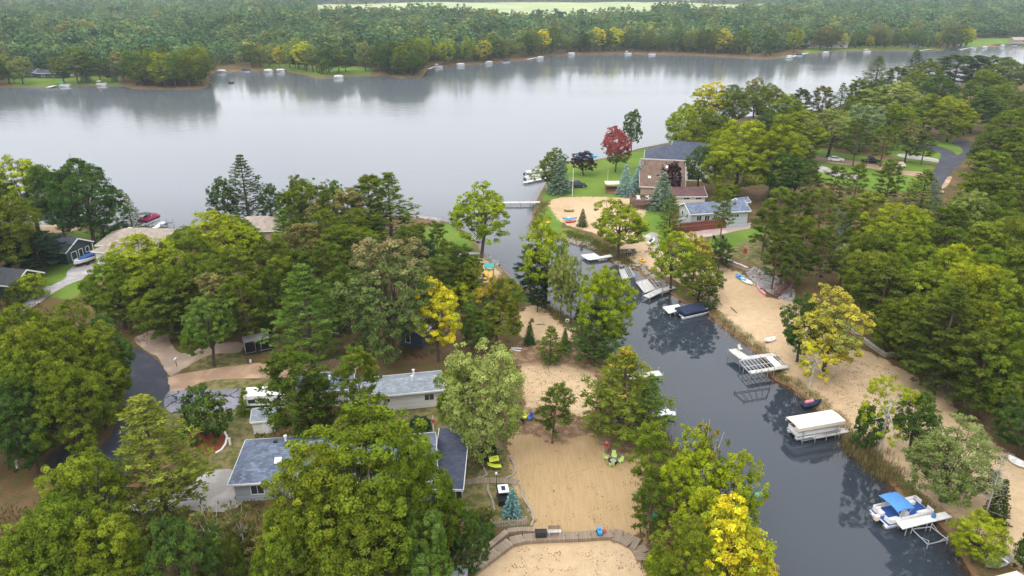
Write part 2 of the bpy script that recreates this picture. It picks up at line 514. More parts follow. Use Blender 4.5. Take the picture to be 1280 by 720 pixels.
nx = len(gx)
ii, jj = np.meshgrid(np.arange(len(gx) - 1), np.arange(len(gy) - 1))
v0 = (jj * nx + ii).ravel()
quads = np.stack([v0, v0 + 1, v0 + nx + 1, v0 + nx], 1)


def node_math(nt, op, a=None, b=None, clamp=False):
    n = nt.nodes.new('ShaderNodeMath'); n.operation = op; n.use_clamp = clamp
    for i, x in enumerate((a, b)):
        if x is None: continue
        if isinstance(x, (int, float)): n.inputs[i].default_value = x
        else: nt.links.new(x, n.inputs[i])
    return n.outputs[0]


def node_mix(nt, fac, a, b, blend='MIX'):
    n = nt.nodes.new('ShaderNodeMix'); n.data_type = 'RGBA'; n.blend_type = blend
    for i, x in ((0, fac), (6, a), (7, b)):
        if isinstance(x, (int, float)): n.inputs[i].default_value = x
        elif isinstance(x, tuple): n.inputs[i].default_value = (*x, 1)
        else: nt.links.new(x, n.inputs[i])
    return n.outputs[2]


def node_noise(nt, vec, scale, detail=5, rough=0.55):
    n = nt.nodes.new('ShaderNodeTexNoise'); n.inputs['Scale'].default_value = scale; n.inputs['Detail'].default_value = detail
    n.inputs['Roughness'].default_value = rough
    nt.links.new(vec, n.inputs['Vector'])
    return n.outputs['Fac']


def node_ramp(nt, x, a, b):
    n = nt.nodes.new('ShaderNodeMapRange'); n.interpolation_type = 'SMOOTHSTEP'
    n.inputs['From Min'].default_value = a; n.inputs['From Max'].default_value = b
    nt.links.new(x, n.inputs['Value'])
    return n.outputs['Result']


def ground_material():
    m = bpy.data.materials.new('ground_cover')
    nt, N, L = nodes_of(m)
    b = N['Principled BSDF']
    tc = N.new('ShaderNodeTexCoord'); v = tc.outputs['Object']

    def at(name):
        a = N.new('ShaderNodeAttribute'); a.attribute_name = name
        return a.outputs['Fac']
    nA = node_noise(nt, v, 0.9, 6); nB = node_noise(nt, v, 0.16, 4); nC = node_noise(nt, v, 5.0, 6, 0.7); nD = node_noise(nt, v, 0.045, 3)
    edge = node_math(nt, 'MULTIPLY', node_math(nt, 'SUBTRACT', nA, 0.5), 2.6)
    edge2 = node_math(nt, 'ADD', edge, node_math(nt, 'MULTIPLY', node_math(nt, 'SUBTRACT', nC, 0.5), 1.8))

    def mask(name, w=0.25):
        return node_ramp(nt, node_math(nt, 'ADD', at(name), edge2), -w, w)

    def tone(c, lo=0.72, hi=1.28, n=nC):
        mr = N.new('ShaderNodeMapRange'); mr.inputs['From Min'].default_value = 0.3; mr.inputs['From Max'].default_value = 0.7
        mr.inputs['To Min'].default_value = lo; mr.inputs['To Max'].default_value = hi; mr.clamp = False
        L.new(n, mr.inputs['Value'])
        return node_mix(nt, 1.0, c, mr.outputs['Result'], 'MULTIPLY')
    litter = node_mix(nt, node_ramp(nt, nA, 0.40, 0.62), (0.112, 0.064, 0.030), (0.078, 0.076, 0.022))
    litter = node_mix(nt, node_ramp(nt, nB, 0.48, 0.62), litter, (0.140, 0.088, 0.046))
    litter = tone(litter, 0.55, 1.45)
    lawn = node_mix(nt, node_ramp(nt, nB, 0.35, 0.65), (0.080, 0.150, 0.015), (0.118, 0.172, 0.022))
    lawn = tone(lawn, 0.78, 1.25)
    dry = node_mix(nt, node_ramp(nt, nA, 0.40, 0.60), (0.185, 0.150, 0.066), (0.085, 0.092, 0.026))
    dry = tone(dry, 0.7, 1.3)
    # sand: foot-pitted, slightly darker damp and weedy patches
    vor = N.new('ShaderNodeTexVoronoi'); vor.inputs['Scale'].default_value = 1.1; L.new(v, vor.inputs['Vector'])
    pit = node_math(nt, 'MULTIPLY', node_ramp(nt, vor.outputs['Distance'], 0.24, 0.12), node_ramp(nt, nB, 0.46, 0.62))
    sand = node_mix(nt, node_ramp(nt, nD, 0.35, 0.65), (0.455, 0.335, 0.205), (0.40, 0.285, 0.165))
    sand = tone(sand, 0.88, 1.12)
    sand = tone(sand, 0.90, 1.10, nA)
    sand = node_mix(nt, node_math(nt, 'MULTIPLY', node_ramp(nt, node_noise(nt, v, 0.11, 6, 0.65), 0.54, 0.70), 0.5), sand, (0.23, 0.165, 0.085))
    sand = node_mix(nt, node_math(nt, 'MULTIPLY', pit, 0.36), sand, (0.17, 0.105, 0.055))
    # raked strip: long streaks running with the strip
    mp = N.new('ShaderNodeMapping'); mp.inputs['Scale'].default_value = (2.6, 0.30, 1); mp.inputs['Rotation'].default_value = (0, 0, R(-8)); L.new(v, mp.inputs['Vector'])
    st = node_noise(nt, mp.outputs['Vector'], 1.3, 5, 0.65)
    raked = node_mix(nt, node_ramp(nt, st, 0.36, 0.64), (0.335, 0.228, 0.115), (0.375, 0.262, 0.138))
    raked = node_mix(nt, node_math(nt, 'MULTIPLY', node_ramp(nt, nB, 0.50, 0.70), 0.45), raked, (0.225, 0.165, 0.070))
    raked = tone(raked, 0.86, 1.14)
    soil = node_mix(nt, node_ramp(nt, nA, 0.42, 0.6), (0.165, 0.095, 0.055), (0.26, 0.175, 0.10))
    soil = tone(soil, 0.65, 1.35)
    mulch = tone((0.18, 0.055, 0.022), 0.7, 1.3)
    field = node_mix(nt, node_ramp(nt, node_noise(nt, v, 0.01, 3), 0.4, 0.6), (0.33, 0.36, 0.17), (0.26, 0.31, 0.14))
    col = litter
    col = node_mix(nt, mask('sd_dry', 0.5), col, dry)
    col = node_mix(nt, mask('sd_lawn', 0.2), col, lawn)
    col = node_mix(nt, mask('sd_sand', 0.3), col, sand)
    col = node_mix(nt, mask('sd_soil', 0.9), col, soil)
    col = node_mix(nt, mask('sd_raked', 0.25), col, raked)
    col = node_mix(nt, mask('sd_mulch', 0.1), col, mulch)
    col = node_mix(nt, node_ramp(nt, at('sd_field'), -3, 3), col, field)
    # wet rim and bank vegetation beside the water
    sh = at('sd_shore')
    bank = node_mix(nt, node_ramp(nt, nA, 0.42, 0.58), (0.13, 0.098, 0.042), (0.085, 0.095, 0.026))
    bk = node_math(nt, 'MULTIPLY', node_ramp(nt, node_math(nt, 'ADD', sh, edge2), 2.1, 1.5), node_ramp(nt, sh, 0.3, 0.9))
    col = node_mix(nt, node_math(nt, 'MULTIPLY', bk, 0.65), col, tone(bank, 0.6, 1.4))
    wet = node_math(nt, 'MULTIPLY', node_ramp(nt, sh, 0.75, 0.25), 1.0)
    col = node_mix(nt, wet, col, tone((0.175, 0.105, 0.052), 0.8, 1.2))
    bed = node_mix(nt, node_ramp(nt, nA, 0.4, 0.6), (0.23, 0.125, 0.048), (0.12, 0.075, 0.035))
    col = node_mix(nt, node_ramp(nt, sh, 0.0, -0.5), col, bed)
    L.new(col, b.inputs['Base Color'])
    b.inputs['Roughness'].default_value = 0.95
    b.inputs['Specular IOR Level'].default_value = 0.15
    bp = N.new('ShaderNodeBump'); bp.inputs['Strength'].default_value = 0.5; bp.inputs['Distance'].default_value = 0.08
    L.new(nC, bp.inputs['Height']); L.new(bp.outputs['Normal'], b.inputs['Normal'])
    return m


GMAT = ground_material()
me = mesh_np('ground', np.stack([fx, fy, GZ], 1), quads, GMAT, {k: ('POINT', a) for k, a in zs.items()})
me.polygons.foreach_set('use_smooth', [True] * len(me.polygons))
tag(link_mesh('ground', me), 'sandy and wooded land around the lake and its channel', 'ground', kind='structure')

# ------------------------------------------------------------------ lake
def water_material():
    m = bpy.data.materials.new('lake_water')
    nt, N, L = nodes_of(m)
    N.remove(N['Principled BSDF'])
    out = N['Material Output']
    tc = N.new('ShaderNodeTexCoord'); v = tc.outputs['Object']
    at = N.new('ShaderNodeAttribute'); at.attribute_name = 'depth'
    op = N.new('ShaderNodeAttribute'); op.attribute_name = 'open_water_sheen'
    mp = N.new('ShaderNodeMapping'); mp.inputs['Scale'].default_value = (0.35, 1.0, 1); mp.inputs['Rotation'].default_value = (0, 0, R(6)); L.new(v, mp.inputs['Vector'])
    w1 = node_noise(nt, mp.outputs['Vector'], 0.55, 3, 0.5)
    w2 = node_noise(nt, v, 2.2, 3, 0.5)
    calm = node_noise(nt, mp.outputs['Vector'], 0.012, 4, 0.6)
    amp = node_math(nt, 'MULTIPLY', op.outputs['Fac'], node_ramp(nt, calm, 0.25, 0.75))
    h = node_math(nt, 'ADD', node_math(nt, 'MULTIPLY', w1, 1.0), node_math(nt, 'MULTIPLY', w2, 0.22))
    bp = N.new('ShaderNodeBump'); bp.inputs['Distance'].default_value = 0.16
    L.new(h, bp.inputs['Height'])
    L.new(node_math(nt, 'ADD', node_math(nt, 'MULTIPLY', amp, 0.62), 0.012), bp.inputs['Strength'])
    gl = N.new('ShaderNodeBsdfGlossy'); gl.inputs['Color'].default_value = (1, 1, 1, 1)
    L.new(node_math(nt, 'ADD', node_math(nt, 'MULTIPLY', op.outputs['Fac'], 0.085), 0.006), gl.inputs['Roughness'])
    L.new(bp.outputs['Normal'], gl.inputs['Normal'])
    body = N.new('ShaderNodeBsdfDiffuse'); L.new(node_mix(nt, op.outputs['Fac'], (0.027, 0.035, 0.046), (0.105, 0.118, 0.132)), body.inputs['Color'])  # body colour turns paler towards the open lake, standing in for reflected sky
    tr = N.new('ShaderNodeBsdfTransparent'); tr.inputs['Color'].default_value = (0.92, 0.86, 0.72, 1)
    see = node_math(nt, 'POWER', 2.718, node_math(nt, 'MULTIPLY', at.outputs['Fac'], -1.9))
    m1 = N.new('ShaderNodeMixShader'); L.new(see, m1.inputs[0]); L.new(body.outputs[0], m1.inputs[1]); L.new(tr.outputs[0], m1.inputs[2])
    fr = N.new('ShaderNodeFresnel'); fr.inputs['IOR'].default_value = 1.39
    m2 = N.new('ShaderNodeMixShader'); L.new(fr.outputs[0], m2.inputs[0]); L.new(m1.outputs[0], m2.inputs[1]); L.new(gl.outputs[0], m2.inputs[2])
    L.new(m2.outputs[0], out.inputs['Surface'])
    return m


zq = GZ[quads]
keep = (zq.min(1) < 0.02)
wq = quads[keep]
used, inv = np.unique(wq, return_inverse=True)
wv = np.stack([fx[used], fy[used], np.zeros(len(used))], 1)
dep = np.maximum(-GZ[used], 0)
opn = np.clip((fy[used] - 108) / 88, 0, 1) ** 1.4  # distance ramp: stronger ripples, plus the sky sheen painted into the water colour
me = mesh_np('lake', wv, inv.reshape(-1, 4), water_material(), {'depth': ('POINT', dep), 'open_water_sheen': ('POINT', opn)})
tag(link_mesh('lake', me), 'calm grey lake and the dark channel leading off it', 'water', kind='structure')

# ------------------------------------------------------------------ roads, drives, paths
def asphalt(name, col, crack=0.0, streak=True):
    m = bpy.data.materials.new(name)
    nt, N, L = nodes_of(m); b = N['Principled BSDF']
    v = N.new('ShaderNodeTexCoord').outputs['Object']
    n1 = node_noise(nt, v, 9, 6, 0.7); n2 = node_noise(nt, v, 0.35, 4)
    mr = N.new('ShaderNodeMapRange'); mr.inputs['From Min'].default_value = 0.3; mr.inputs['From Max'].default_value = 0.7
    mr.inputs['To Min'].default_value = 0.75; mr.inputs['To Max'].default_value = 1.3; L.new(n1, mr.inputs['Value'])
    c = node_mix(nt, 1.0, col, mr.outputs['Result'], 'MULTIPLY')
    c = node_mix(nt, node_math(nt, 'MULTIPLY', node_ramp(nt, n2, 0.45, 0.68), 0.55), c, tuple(min(1, x * 2.0 + 0.01) for x in col))
    if crack:
        vo = N.new('ShaderNodeTexVoronoi'); vo.feature = 'DISTANCE_TO_EDGE'; vo.inputs['Scale'].default_value = 0.26
        wv_ = N.new('ShaderNodeVectorMath'); wv_.operation = 'ADD'
        nn = N.new('ShaderNodeTexNoise'); nn.inputs['Scale'].default_value = 0.8; L.new(v, nn.inputs['Vector'])
        sc = N.new('ShaderNodeVectorMath'); sc.operation = 'SCALE'; sc.inputs['Scale'].default_value = 1.6; L.new(nn.outputs['Color'], sc.inputs[0])
        L.new(v, wv_.inputs[0]); L.new(sc.outputs[0], wv_.inputs[1]); L.new(wv_.outputs[0], vo.inputs['Vector'])
        c = node_mix(nt, node_math(nt, 'MULTIPLY', node_ramp(nt, vo.outputs['Distance'], 0.04, 0.015), crack), c, (0.012, 0.012, 0.016))
    L.new(c, b.inputs['Base Color']); b.inputs['Roughness'].default_value = 0.8
    return m


def sheet(name, poly, m, label, z=None, lift=0.03, n=5, jitter=0.08, cat='road'):
    w = crom(pw(poly, G if z is None else z), n)
    r = np.random.default_rng(len(name) + len(poly))
    w = [(x + r.normal() * jitter, y + r.normal() * jitter) for x, y in w]
    zz = (G if z is None else z) + lift
    bm = bmesh.new()
    vs = [bm.verts.new((x, y, zz)) for x, y in w]
    f = bm.faces.new(vs)
    if f.normal.z < 0: f.normal_flip()
    bmesh.ops.triangulate(bm, faces=bm.faces)
    me = bpy.data.meshes.new(name); bm.to_mesh(me); bm.free()
    me.materials.append(m)
    o = link_mesh(name, me)
    return tag(o, label, cat, kind='structure')


A_DARK = asphalt('road_asphalt', (0.024, 0.025, 0.038))
A_OLD = asphalt('old_asphalt', (0.135, 0.135, 0.155), 1.0)
A_CONC = asphalt('concrete', (0.27, 0.25, 0.225))
A_DIRT = asphalt('dirt_track', (0.285, 0.185, 0.115))
A_GRAV = asphalt('pinkish_gravel', (0.25, 0.185, 0.135))
A_CHAR = asphalt('tar_patches', (0.025, 0.024, 0.026))
A_PAVE = asphalt('grey_paving', (0.26, 0.24, 0.235))
sheet('dirt_drive', [(168, 424), (182, 416), (206, 406), (232, 398), (262, 396), (262, 408), (232, 412), (214, 424), (222, 440), (238, 440), (262, 430), (300, 428), (300, 440), (262, 444), (228, 462), (214, 470), (206, 462), (196, 446), (182, 438)], A_GRAV, 'gravel drive leaving the bend of the asphalt road', lift=0.02)
sheet('sandy_drive', [(207, 474), (222, 468), (262, 462), (320, 454), (400, 452), (450, 440), (450, 460), (400, 470), (330, 472), (262, 476), (226, 490), (206, 494), (203, 484)], A_DIRT, 'sandy drive running past the black trailer', lift=0.024)
sheet('asphalt_road', [(120, 414), (150, 426), (176, 437), (194, 449), (206, 464), (212, 482), (210, 498), (196, 520), (176, 560), (160, 600), (150, 640), (120, 700), (60, 760), (20, 760), (66, 690), (96, 625), (116, 572), (140, 540), (152, 512), (158, 485), (154, 462), (138, 446), (110, 432)], A_DARK, 'dark asphalt road curving below the left hand oaks', lift=0.04)
sheet('tar_patch', [(62, 566), (84, 556), (104, 552), (118, 556), (112, 566), (96, 574), (76, 584), (62, 600), (56, 584)], A_CHAR, 'dark broken tar patch on the verge beside the road', lift=0.03, jitter=0.25)
sheet('old_drive', [(211, 490), (240, 488), (300, 486), (350, 486), (350, 504), (300, 512), (262, 514), (238, 514), (214, 516), (206, 506)], A_OLD, 'cracked grey asphalt drive leading to the white camper', lift=0.05, n=2)
sheet('concrete_drive', [(252, 592), (286, 586), (310, 604), (300, 634), (256, 640), (230, 636), (190, 644), (150, 652), (128, 650), (128, 640), (160, 632), (200, 622), (236, 608)], A_CONC, 'pale concrete drive in front of the blue roofed house', lift=0.05, n=2)
sheet('front_walk', [(155, 654), (168, 656), (162, 674), (154, 674)], A_PAVE, 'short grey walk below the big white pine', lift=0.05, n=1)
sheet('curved_driveway', [(95, 330), (108, 322), (122, 318), (128, 330), (112, 345), (90, 354), (70, 364), (50, 378), (20, 400), (4, 400), (30, 378), (58, 360), (80, 349), (84, 340)], A_PAVE, 'grey driveway curving down from the tan roofed house', lift=0.03)
TZ = G + 1.4
sheet('loop_road', [(1165, 262), (1163, 244), (1164, 228), (1162, 218), (1172, 206), (1174, 199), (1176, 192), (1160, 187), (1140, 183), (1140, 178), (1165, 181), (1190, 189), (1196, 194), (1203, 190), (1200, 184), (1190, 180), (1195, 175), (1215, 178), (1220, 184), (1212, 194), (1200, 205), (1186, 220), (1176, 236), (1174, 262)], A_DARK, 'asphalt road looping between lawns on the wooded hill', z=TZ, lift=0.04)
sheet('woods_road', [(1044, 266), (1060, 262), (1064, 285), (1062, 310), (1048, 330), (1036, 330), (1046, 300)], A_DARK, 'strip of asphalt showing between the pines', z=TZ, lift=0.035)
sheet('concrete_strip', [(1018, 206), (1030, 208), (1046, 214), (1070, 219), (1074, 224), (1050, 222), (1030, 216), (1012, 211)], A_CONC, 'pale concrete drive across the hill lawn', z=TZ, lift=0.03)
sheet('concrete_drive_upper', [(1125, 192), (1150, 195), (1172, 199), (1174, 203), (1150, 200), (1124, 196)], A_CONC, 'pale concrete drive joining the loop road', z=TZ, lift=0.03)
sheet('sandy_lane', [(1010, 193), (1040, 198), (1080, 203), (1120, 212), (1160, 216), (1163, 222), (1120, 217), (1080, 209), (1040, 204), (1010, 198)], A_DIRT, 'sandy lane past the white car on the hill', z=TZ, lift=0.022)
sheet('sandy_verge', [(1184, 222), (1190, 222), (1182, 236), (1177, 242), (1177, 234)], A_DIRT, 'sandy verge on the inside of the loop road', z=TZ, lift=0.026)
sheet('stone_path', [(568, 315), (600, 315), (601, 318), (568, 319)], A_PAVE, 'pale footpath across the lawn of the point', lift=0.02, n=1)
sheet('house_path', [(804, 296), (814, 290), (822, 292), (826, 302), (822, 312), (812, 304)], A_CONC, 'concrete landing between lawn and beach', lift=0.02, n=1)
sheet('patio', [(858, 292), (900, 284), (940, 278), (946, 283), (915, 290), (880, 297), (860, 300)], asphalt('pink_gravel', (0.33, 0.25, 0.22)), 'pinkish gravel strip below the red deck', lift=0.02)
# ------------------------------------------------------------------ foliage
def foliage_material(name, per_instance=False):
    m = bpy.data.materials.new(name)
    nt, N, L = nodes_of(m)
    N.remove(N['Principled BSDF']); out = N['Material Output']

    def at(n, typ='GEOMETRY'):
        a = N.new('ShaderNodeAttribute'); a.attribute_name = n; a.attribute_type = typ
        return a
    oi = N.new('ShaderNodeObjectInfo')
    if per_instance:
        cr = N.new('ShaderNodeValToRGB'); L.new(oi.outputs['Random'], cr.inputs[0])
        e = cr.color_ramp.elements
        stops = [(0.0, (0.048, 0.108, 0.052)), (0.25, (0.080, 0.142, 0.052)), (0.5, (0.125, 0.180, 0.060)), (0.72, (0.085, 0.158, 0.068)), (0.86, (0.175, 0.205, 0.06)), (0.955, (0.12, 0.16, 0.07)), (1.0, (0.26, 0.24, 0.05))]
        e[0].position, e[0].color = stops[0][0], (*stops[0][1], 1); e[1].position, e[1].color = 1.0, (*stops[-1][1], 1)
        for p, c in stops[1:-1]:
            k = e.new(p); k.color = (*c, 1)
        base = cr.outputs['Color']
        st = node_noise(nt, oi.outputs['Location'], 0.013, 4, 0.6)
        mr0 = N.new('ShaderNodeMapRange'); mr0.inputs['From Min'].default_value = 0.34; mr0.inputs['From Max'].default_value = 0.66
        mr0.inputs['To Min'].default_value = 0.62; mr0.inputs['To Max'].default_value = 1.5; L.new(st, mr0.inputs['Value'])
        base = node_mix(nt, 1.0, base, mr0.outputs['Result'], 'MULTIPLY')
    else:
        base = oi.outputs['Color']
        tc, ta, tb = at('turn_colour', 'OBJECT'), at('turn_amount', 'OBJECT'), at('turn_top', 'OBJECT')
        h, t = at('hgt'), at('turn')
        one = node_math(nt, 'SUBTRACT', 1.0, tb.outputs['Fac'])
        s = node_math(nt, 'ADD', node_math(nt, 'MULTIPLY', t.outputs['Fac'], one), node_math(nt, 'MULTIPLY', h.outputs['Fac'], tb.outputs['Fac']))
        s = node_math(nt, 'ADD', s, ta.outputs['Fac'])
        k = node_ramp(nt, s, 0.90, 1.10)
        base = node_mix(nt, k, base, tc.outputs['Color'])
    va = at('vary')
    mr = N.new('ShaderNodeMapRange'); mr.inputs['To Min'].default_value = 0.52; mr.inputs['To Max'].default_value = 1.5
    L.new(va.outputs['Fac'], mr.inputs['Value'])
    col = node_mix(nt, 1.0, base, mr.outputs['Result'], 'MULTIPLY')
    # warm / cool drift from leaf clump to leaf clump
    hs = N.new('ShaderNodeHueSaturation'); L.new(col, hs.inputs['Color'])
    mh = N.new('ShaderNodeMapRange'); mh.inputs['To Min'].default_value = 0.488; mh.inputs['To Max'].default_value = 0.518
    tt = at('turn'); L.new(tt.outputs['Fac'], mh.inputs['Value']); L.new(mh.outputs['Result'], hs.inputs['Hue'])
    col = hs.outputs['Color']
    d = N.new('ShaderNodeBsdfDiffuse'); L.new(col, d.inputs['Color'])
    tr = N.new('ShaderNodeBsdfTranslucent')
    L.new(node_mix(nt, 1.0, col, (1.15, 1.2, 0.6), 'MULTIPLY'), tr.inputs['Color'])
    mx = N.new('ShaderNodeMixShader'); mx.inputs[0].default_value = 0.15
    L.new(d.outputs[0], mx.inputs[1]); L.new(tr.outputs[0], mx.inputs[2])
    L.new(mx.outputs[0], out.inputs['Surface'])
    return m


M_LEAF = foliage_material('foliage')
M_LEAF_FAR = foliage_material('foliage_of_far_woods', True)
M_BARK = mat('bark', (0.085, 0.062, 0.045), 0.95, 0.4, 3, bump=0.4)
M_BARKR = mat('reddish_bark', (0.15, 0.085, 0.055), 0.95, 0.35, 3, bump=0.4)
M_BIRCH = mat('pale_bark', (0.50, 0.48, 0.43), 0.85, 0.35, 4)
M_DEAD = mat('grey_dead_wood', (0.34, 0.31, 0.28), 0.9, 0.25, 4)


def nrm(a):
    return a / (np.linalg.norm(a, axis=1, keepdims=True) + 1e-9)


class Leaves:
    def __init__(self, seed):
        self.r = np.random.default_rng(seed)
        self.p, self.n, self.d, self.l, self.w, self.v, self.t = [], [], [], [], [], [], []

    def add(self, p, n, d, l, w, v, t):
        k = len(p)
        self.p.append(p); self.n.append(n); self.d.append(d)
        for lst, x in ((self.l, l), (self.w, w), (self.v, v), (self.t, t)):
            lst.append(np.broadcast_to(np.asarray(x, float), (k,)))

    def clump(self, c, r, k, leaf, vary, turn, flat=0.62, out=None, nb=0.55):
        """k leaves filling a soft ball round c, facing outwards and up"""
        g = self.r
        dr = nrm(g.normal(size=(k, 3)) + np.array([0, 0, 0.35]))
        if out is not None: dr = nrm(dr + out * 0.5)
        p = c + dr * np.array([1, 1, flat]) * (r * g.random((k, 1)) ** 0.4)
        n = nrm(dr * 0.7 + np.array([0, 0, nb]) + g.normal(size=(k, 3)) * 0.45)
        d = nrm(g.normal(size=(k, 3)))
        l = leaf * (0.65 + 0.7 * g.random(k))
        self.add(p, n, d, l, l * 0.62, np.clip(vary * 0.6 + g.random(k) * 0.4, 0, 1), np.clip(turn + g.normal(size=k) * 0.06, 0, 1))

    def needles(self, c, r, k, ln, vary, turn, axis=None, flat=0.45):
        """tuft of needle sprays pointing outwards"""
        g = self.r
        dr = nrm(g.normal(size=(k, 3)) * np.array([1, 1, 0.75]) + np.array([0, 0, 0.45]))
        if axis is not None: dr = nrm(dr + axis * 0.9)
        p = c + dr * np.array([1, 1, flat]) * (r * (0.25 + 0.75 * g.random((k, 1))))
        n = nrm(np.array([0, 0, 0.9]) + g.normal(size=(k, 3)) * 0.5)
        l = ln * (0.7 + 0.6 * g.random(k))
        self.add(p, n, dr, l, l * 0.34, np.clip(vary * 0.6 + g.random(k) * 0.4, 0, 1), np.clip(turn + g.normal(size=k) * 0.06, 0, 1))

    def mesh(self, name, m=None):
        p = np.concatenate(self.p); n = np.concatenate(self.n); d = np.concatenate(self.d)
        l = np.concatenate(self.l)[:, None]; w = np.concatenate(self.w)[:, None]
        d = nrm(d - n * (d * n).sum(1, keepdims=True)); s = np.cross(n, d)
        k = len(p)
        V = np.stack([p - d * l * .5, p + s * w * .5 - n * l * 0.05, p + d * l * .5, p - s * w * .5 - n * l * 0.05], 1).reshape(-1, 3)
        z = p[:, 2]; h = (z - z.min()) / (z.max() - z.min() + 1e-6)
        return mesh_np(name, V, np.arange(k * 4).reshape(k, 4), m or M_LEAF, {'vary': ('FACE', np.concatenate(self.v)), 'turn': ('FACE', np.concatenate(self.t)), 'hgt': ('FACE', h)})


def trunk_mesh(name, tubes, m):
    mb = MB()
    for pts, rad, n in tubes: mb.tube(pts, rad, n, cap=True)
    me = bpy.data.meshes.new(name); me.from_pydata(mb.v, [], mb.f); me.materials.append(m)
    me.polygons.foreach_set('use_smooth', [True] * len(me.polygons)); me.update()
    return me


def broadleaf(seed, W=10., H=13., lobes=17, nleaf=20000, leaf=0.34, zlow=0.16, lobe_r=0.40, clump_r=0.085, per=26, keep=1.0, bark=None, squash=1.0, trunk_top=0.36, far=None, spread=0.56):
    L_ = Leaves(seed); g = L_.r
    rx = W / 2; zb = zlow * H; rz = (H - zb) / 2; zc = zb + rz
    cs = []
    ga = math.pi * (3 - 5 ** .5)
    for i in range(lobes):
        y = 1 - 1.9 * (i + 0.5) / lobes
        y = y + g.normal() * 0.08
        a = ga * i + g.normal() * 0.3
        q = math.sqrt(max(0.05, 1 - y * y))
        dirv = np.array([math.cos(a) * q, math.sin(a) * q, y])
        k = spread * (0.62 + 0.68 * g.random())
        cs.append((np.array([0, 0, zc]) + dirv * np.array([rx, rx, rz]) * k, lobe_r * rx * (0.75 + 0.55 * g.random())))
    clumps = []
    for ci, (c, r) in enumerate(cs):
        lt = g.random()
        for k in range(per):
            dv = g.normal(size=3); dv /= np.linalg.norm(dv)
            o = c - np.array([0, 0, zc - 0.15 * H]); o = o / (np.linalg.norm(o) + 1e-6)
            if dv @ o < -0.35 or g.random() > keep: continue
            q = c + dv * r * np.array([1, 1, squash]) * (0.7 + 0.42 * g.random())
            inside = any(j != ci and np.linalg.norm(q - c2) < r2 * 0.72 for j, (c2, r2) in enumerate(cs))
            if inside and g.random() < 0.75: continue
            clumps.append((q, clump_r * W * (0.6 + 0.75 * g.random()), dv, lt))
    k = max(4, int(nleaf / max(1, len(clumps))))
    for q, r, dv, lt in clumps:
        L_.clump(q, r, k, leaf * (0.8 + 0.45 * g.random()), g.random(), 0.5 * lt + 0.5 * g.random(), out=dv)
    crown = L_.mesh('crown', far)
    tb = []
    tt = trunk_top * H; r0 = 0.021 * H
    lean = g.normal(size=2) * 0.25
    tb.append(([(0, 0, -0.4), (0, 0, 0.25), (lean[0] * .4, lean[1] * .4, tt * .5), (lean[0], lean[1], tt), (lean[0] * 1.4, lean[1] * 1.4, tt + 0.22 * H)], [r0 * 1.5, r0 * 1.05, r0 * .9, r0 * .75, r0 * .3], 8))
    for c, r in cs:
        s = tt * (0.75 + 0.5 * g.random())
        b = np.array([lean[0], lean[1], s]); mid = b * 0.5 + c * 0.5 + np.array([0, 0, -0.06 * H]) + g.normal(size=3) * 0.2
        tb.append(([tuple(b), tuple(mid), tuple(c), tuple(c + (c - mid) * 0.5)], [r0 * .42, r0 * .30, r0 * .16, r0 * .05], 5))
    return crown, trunk_mesh('trunk', tb, bark or M_BARK)


def white_pine(seed, W=8., H=16., whorls=21, nb=6, dens=1.35, ln=0.37, droop=0.0, low=0.12, sparse=0.0, far=None, bark=None):
    L_ = Leaves(seed); g = L_.r
    tb = [([(0, 0, -0.4), (0, 0, 0.3), (0.1, 0, H * .5), (0, 0, H * .98)], [0.02 * H, 0.016 * H, 0.010 * H, 0.0015 * H], 8)]
    for i in range(whorls):
        t = low + (0.985 - low) * i / (whorls - 1)
        z = t * H
        prof = min(1.0, (1 - t) * 1.55 + 0.05) * (0.75 if t < low + .1 else 1)
        a0 = g.random() * 6.28
        for b in range(nb if t < .9 else 4):
            if g.random() < sparse: continue
            a = a0 + 6.283 * b / nb + g.normal() * 0.25
            ln_b = W / 2 * prof * (0.62 + 0.5 * g.random())
            up = 0.10 + 0.55 * t ** 2 - droop
            dv = np.array([math.cos(a), math.sin(a), 0.0]); sd = np.array([-dv[1], dv[0], 0])
            zz = lambda s: z + ln_b * (up * s + 0.10 * s * s)
            tb.append(([(0, 0, z), tuple(dv * ln_b * .5 + [0, 0, zz(.5)]), tuple(dv * ln_b * .96 + [0, 0, zz(.96)])], [0.0045 * H * (1.1 - t), 0.003 * H * (1.1 - t), 0.0008 * H], 4))
            nt = max(3, int(ln_b * 2.0))
            bv = g.random(); bt = g.random()
            for k in range(nt):
                s = 0.34 + 0.66 * (k + g.random()) / nt
                lat = g.normal() * 0.30 * ln_b * (1.15 - s) + g.normal() * .08
                c = dv * ln_b * s + sd * lat + np.array([0, 0, zz(s) + 0.05 * g.normal()])
                L_.needles(c, 0.50, int(13 * dens), ln, 0.5 * bv + 0.5 * g.random(), 0.5 * bt + .5 * s * g.random() + 0.1, axis=dv)
    L_.needles(np.array([0, 0, H]), 0.4, 30, ln, 0.5, 0.6)
    return L_.mesh('crown', far), trunk_mesh('trunk', tb, bark or M_BARK)


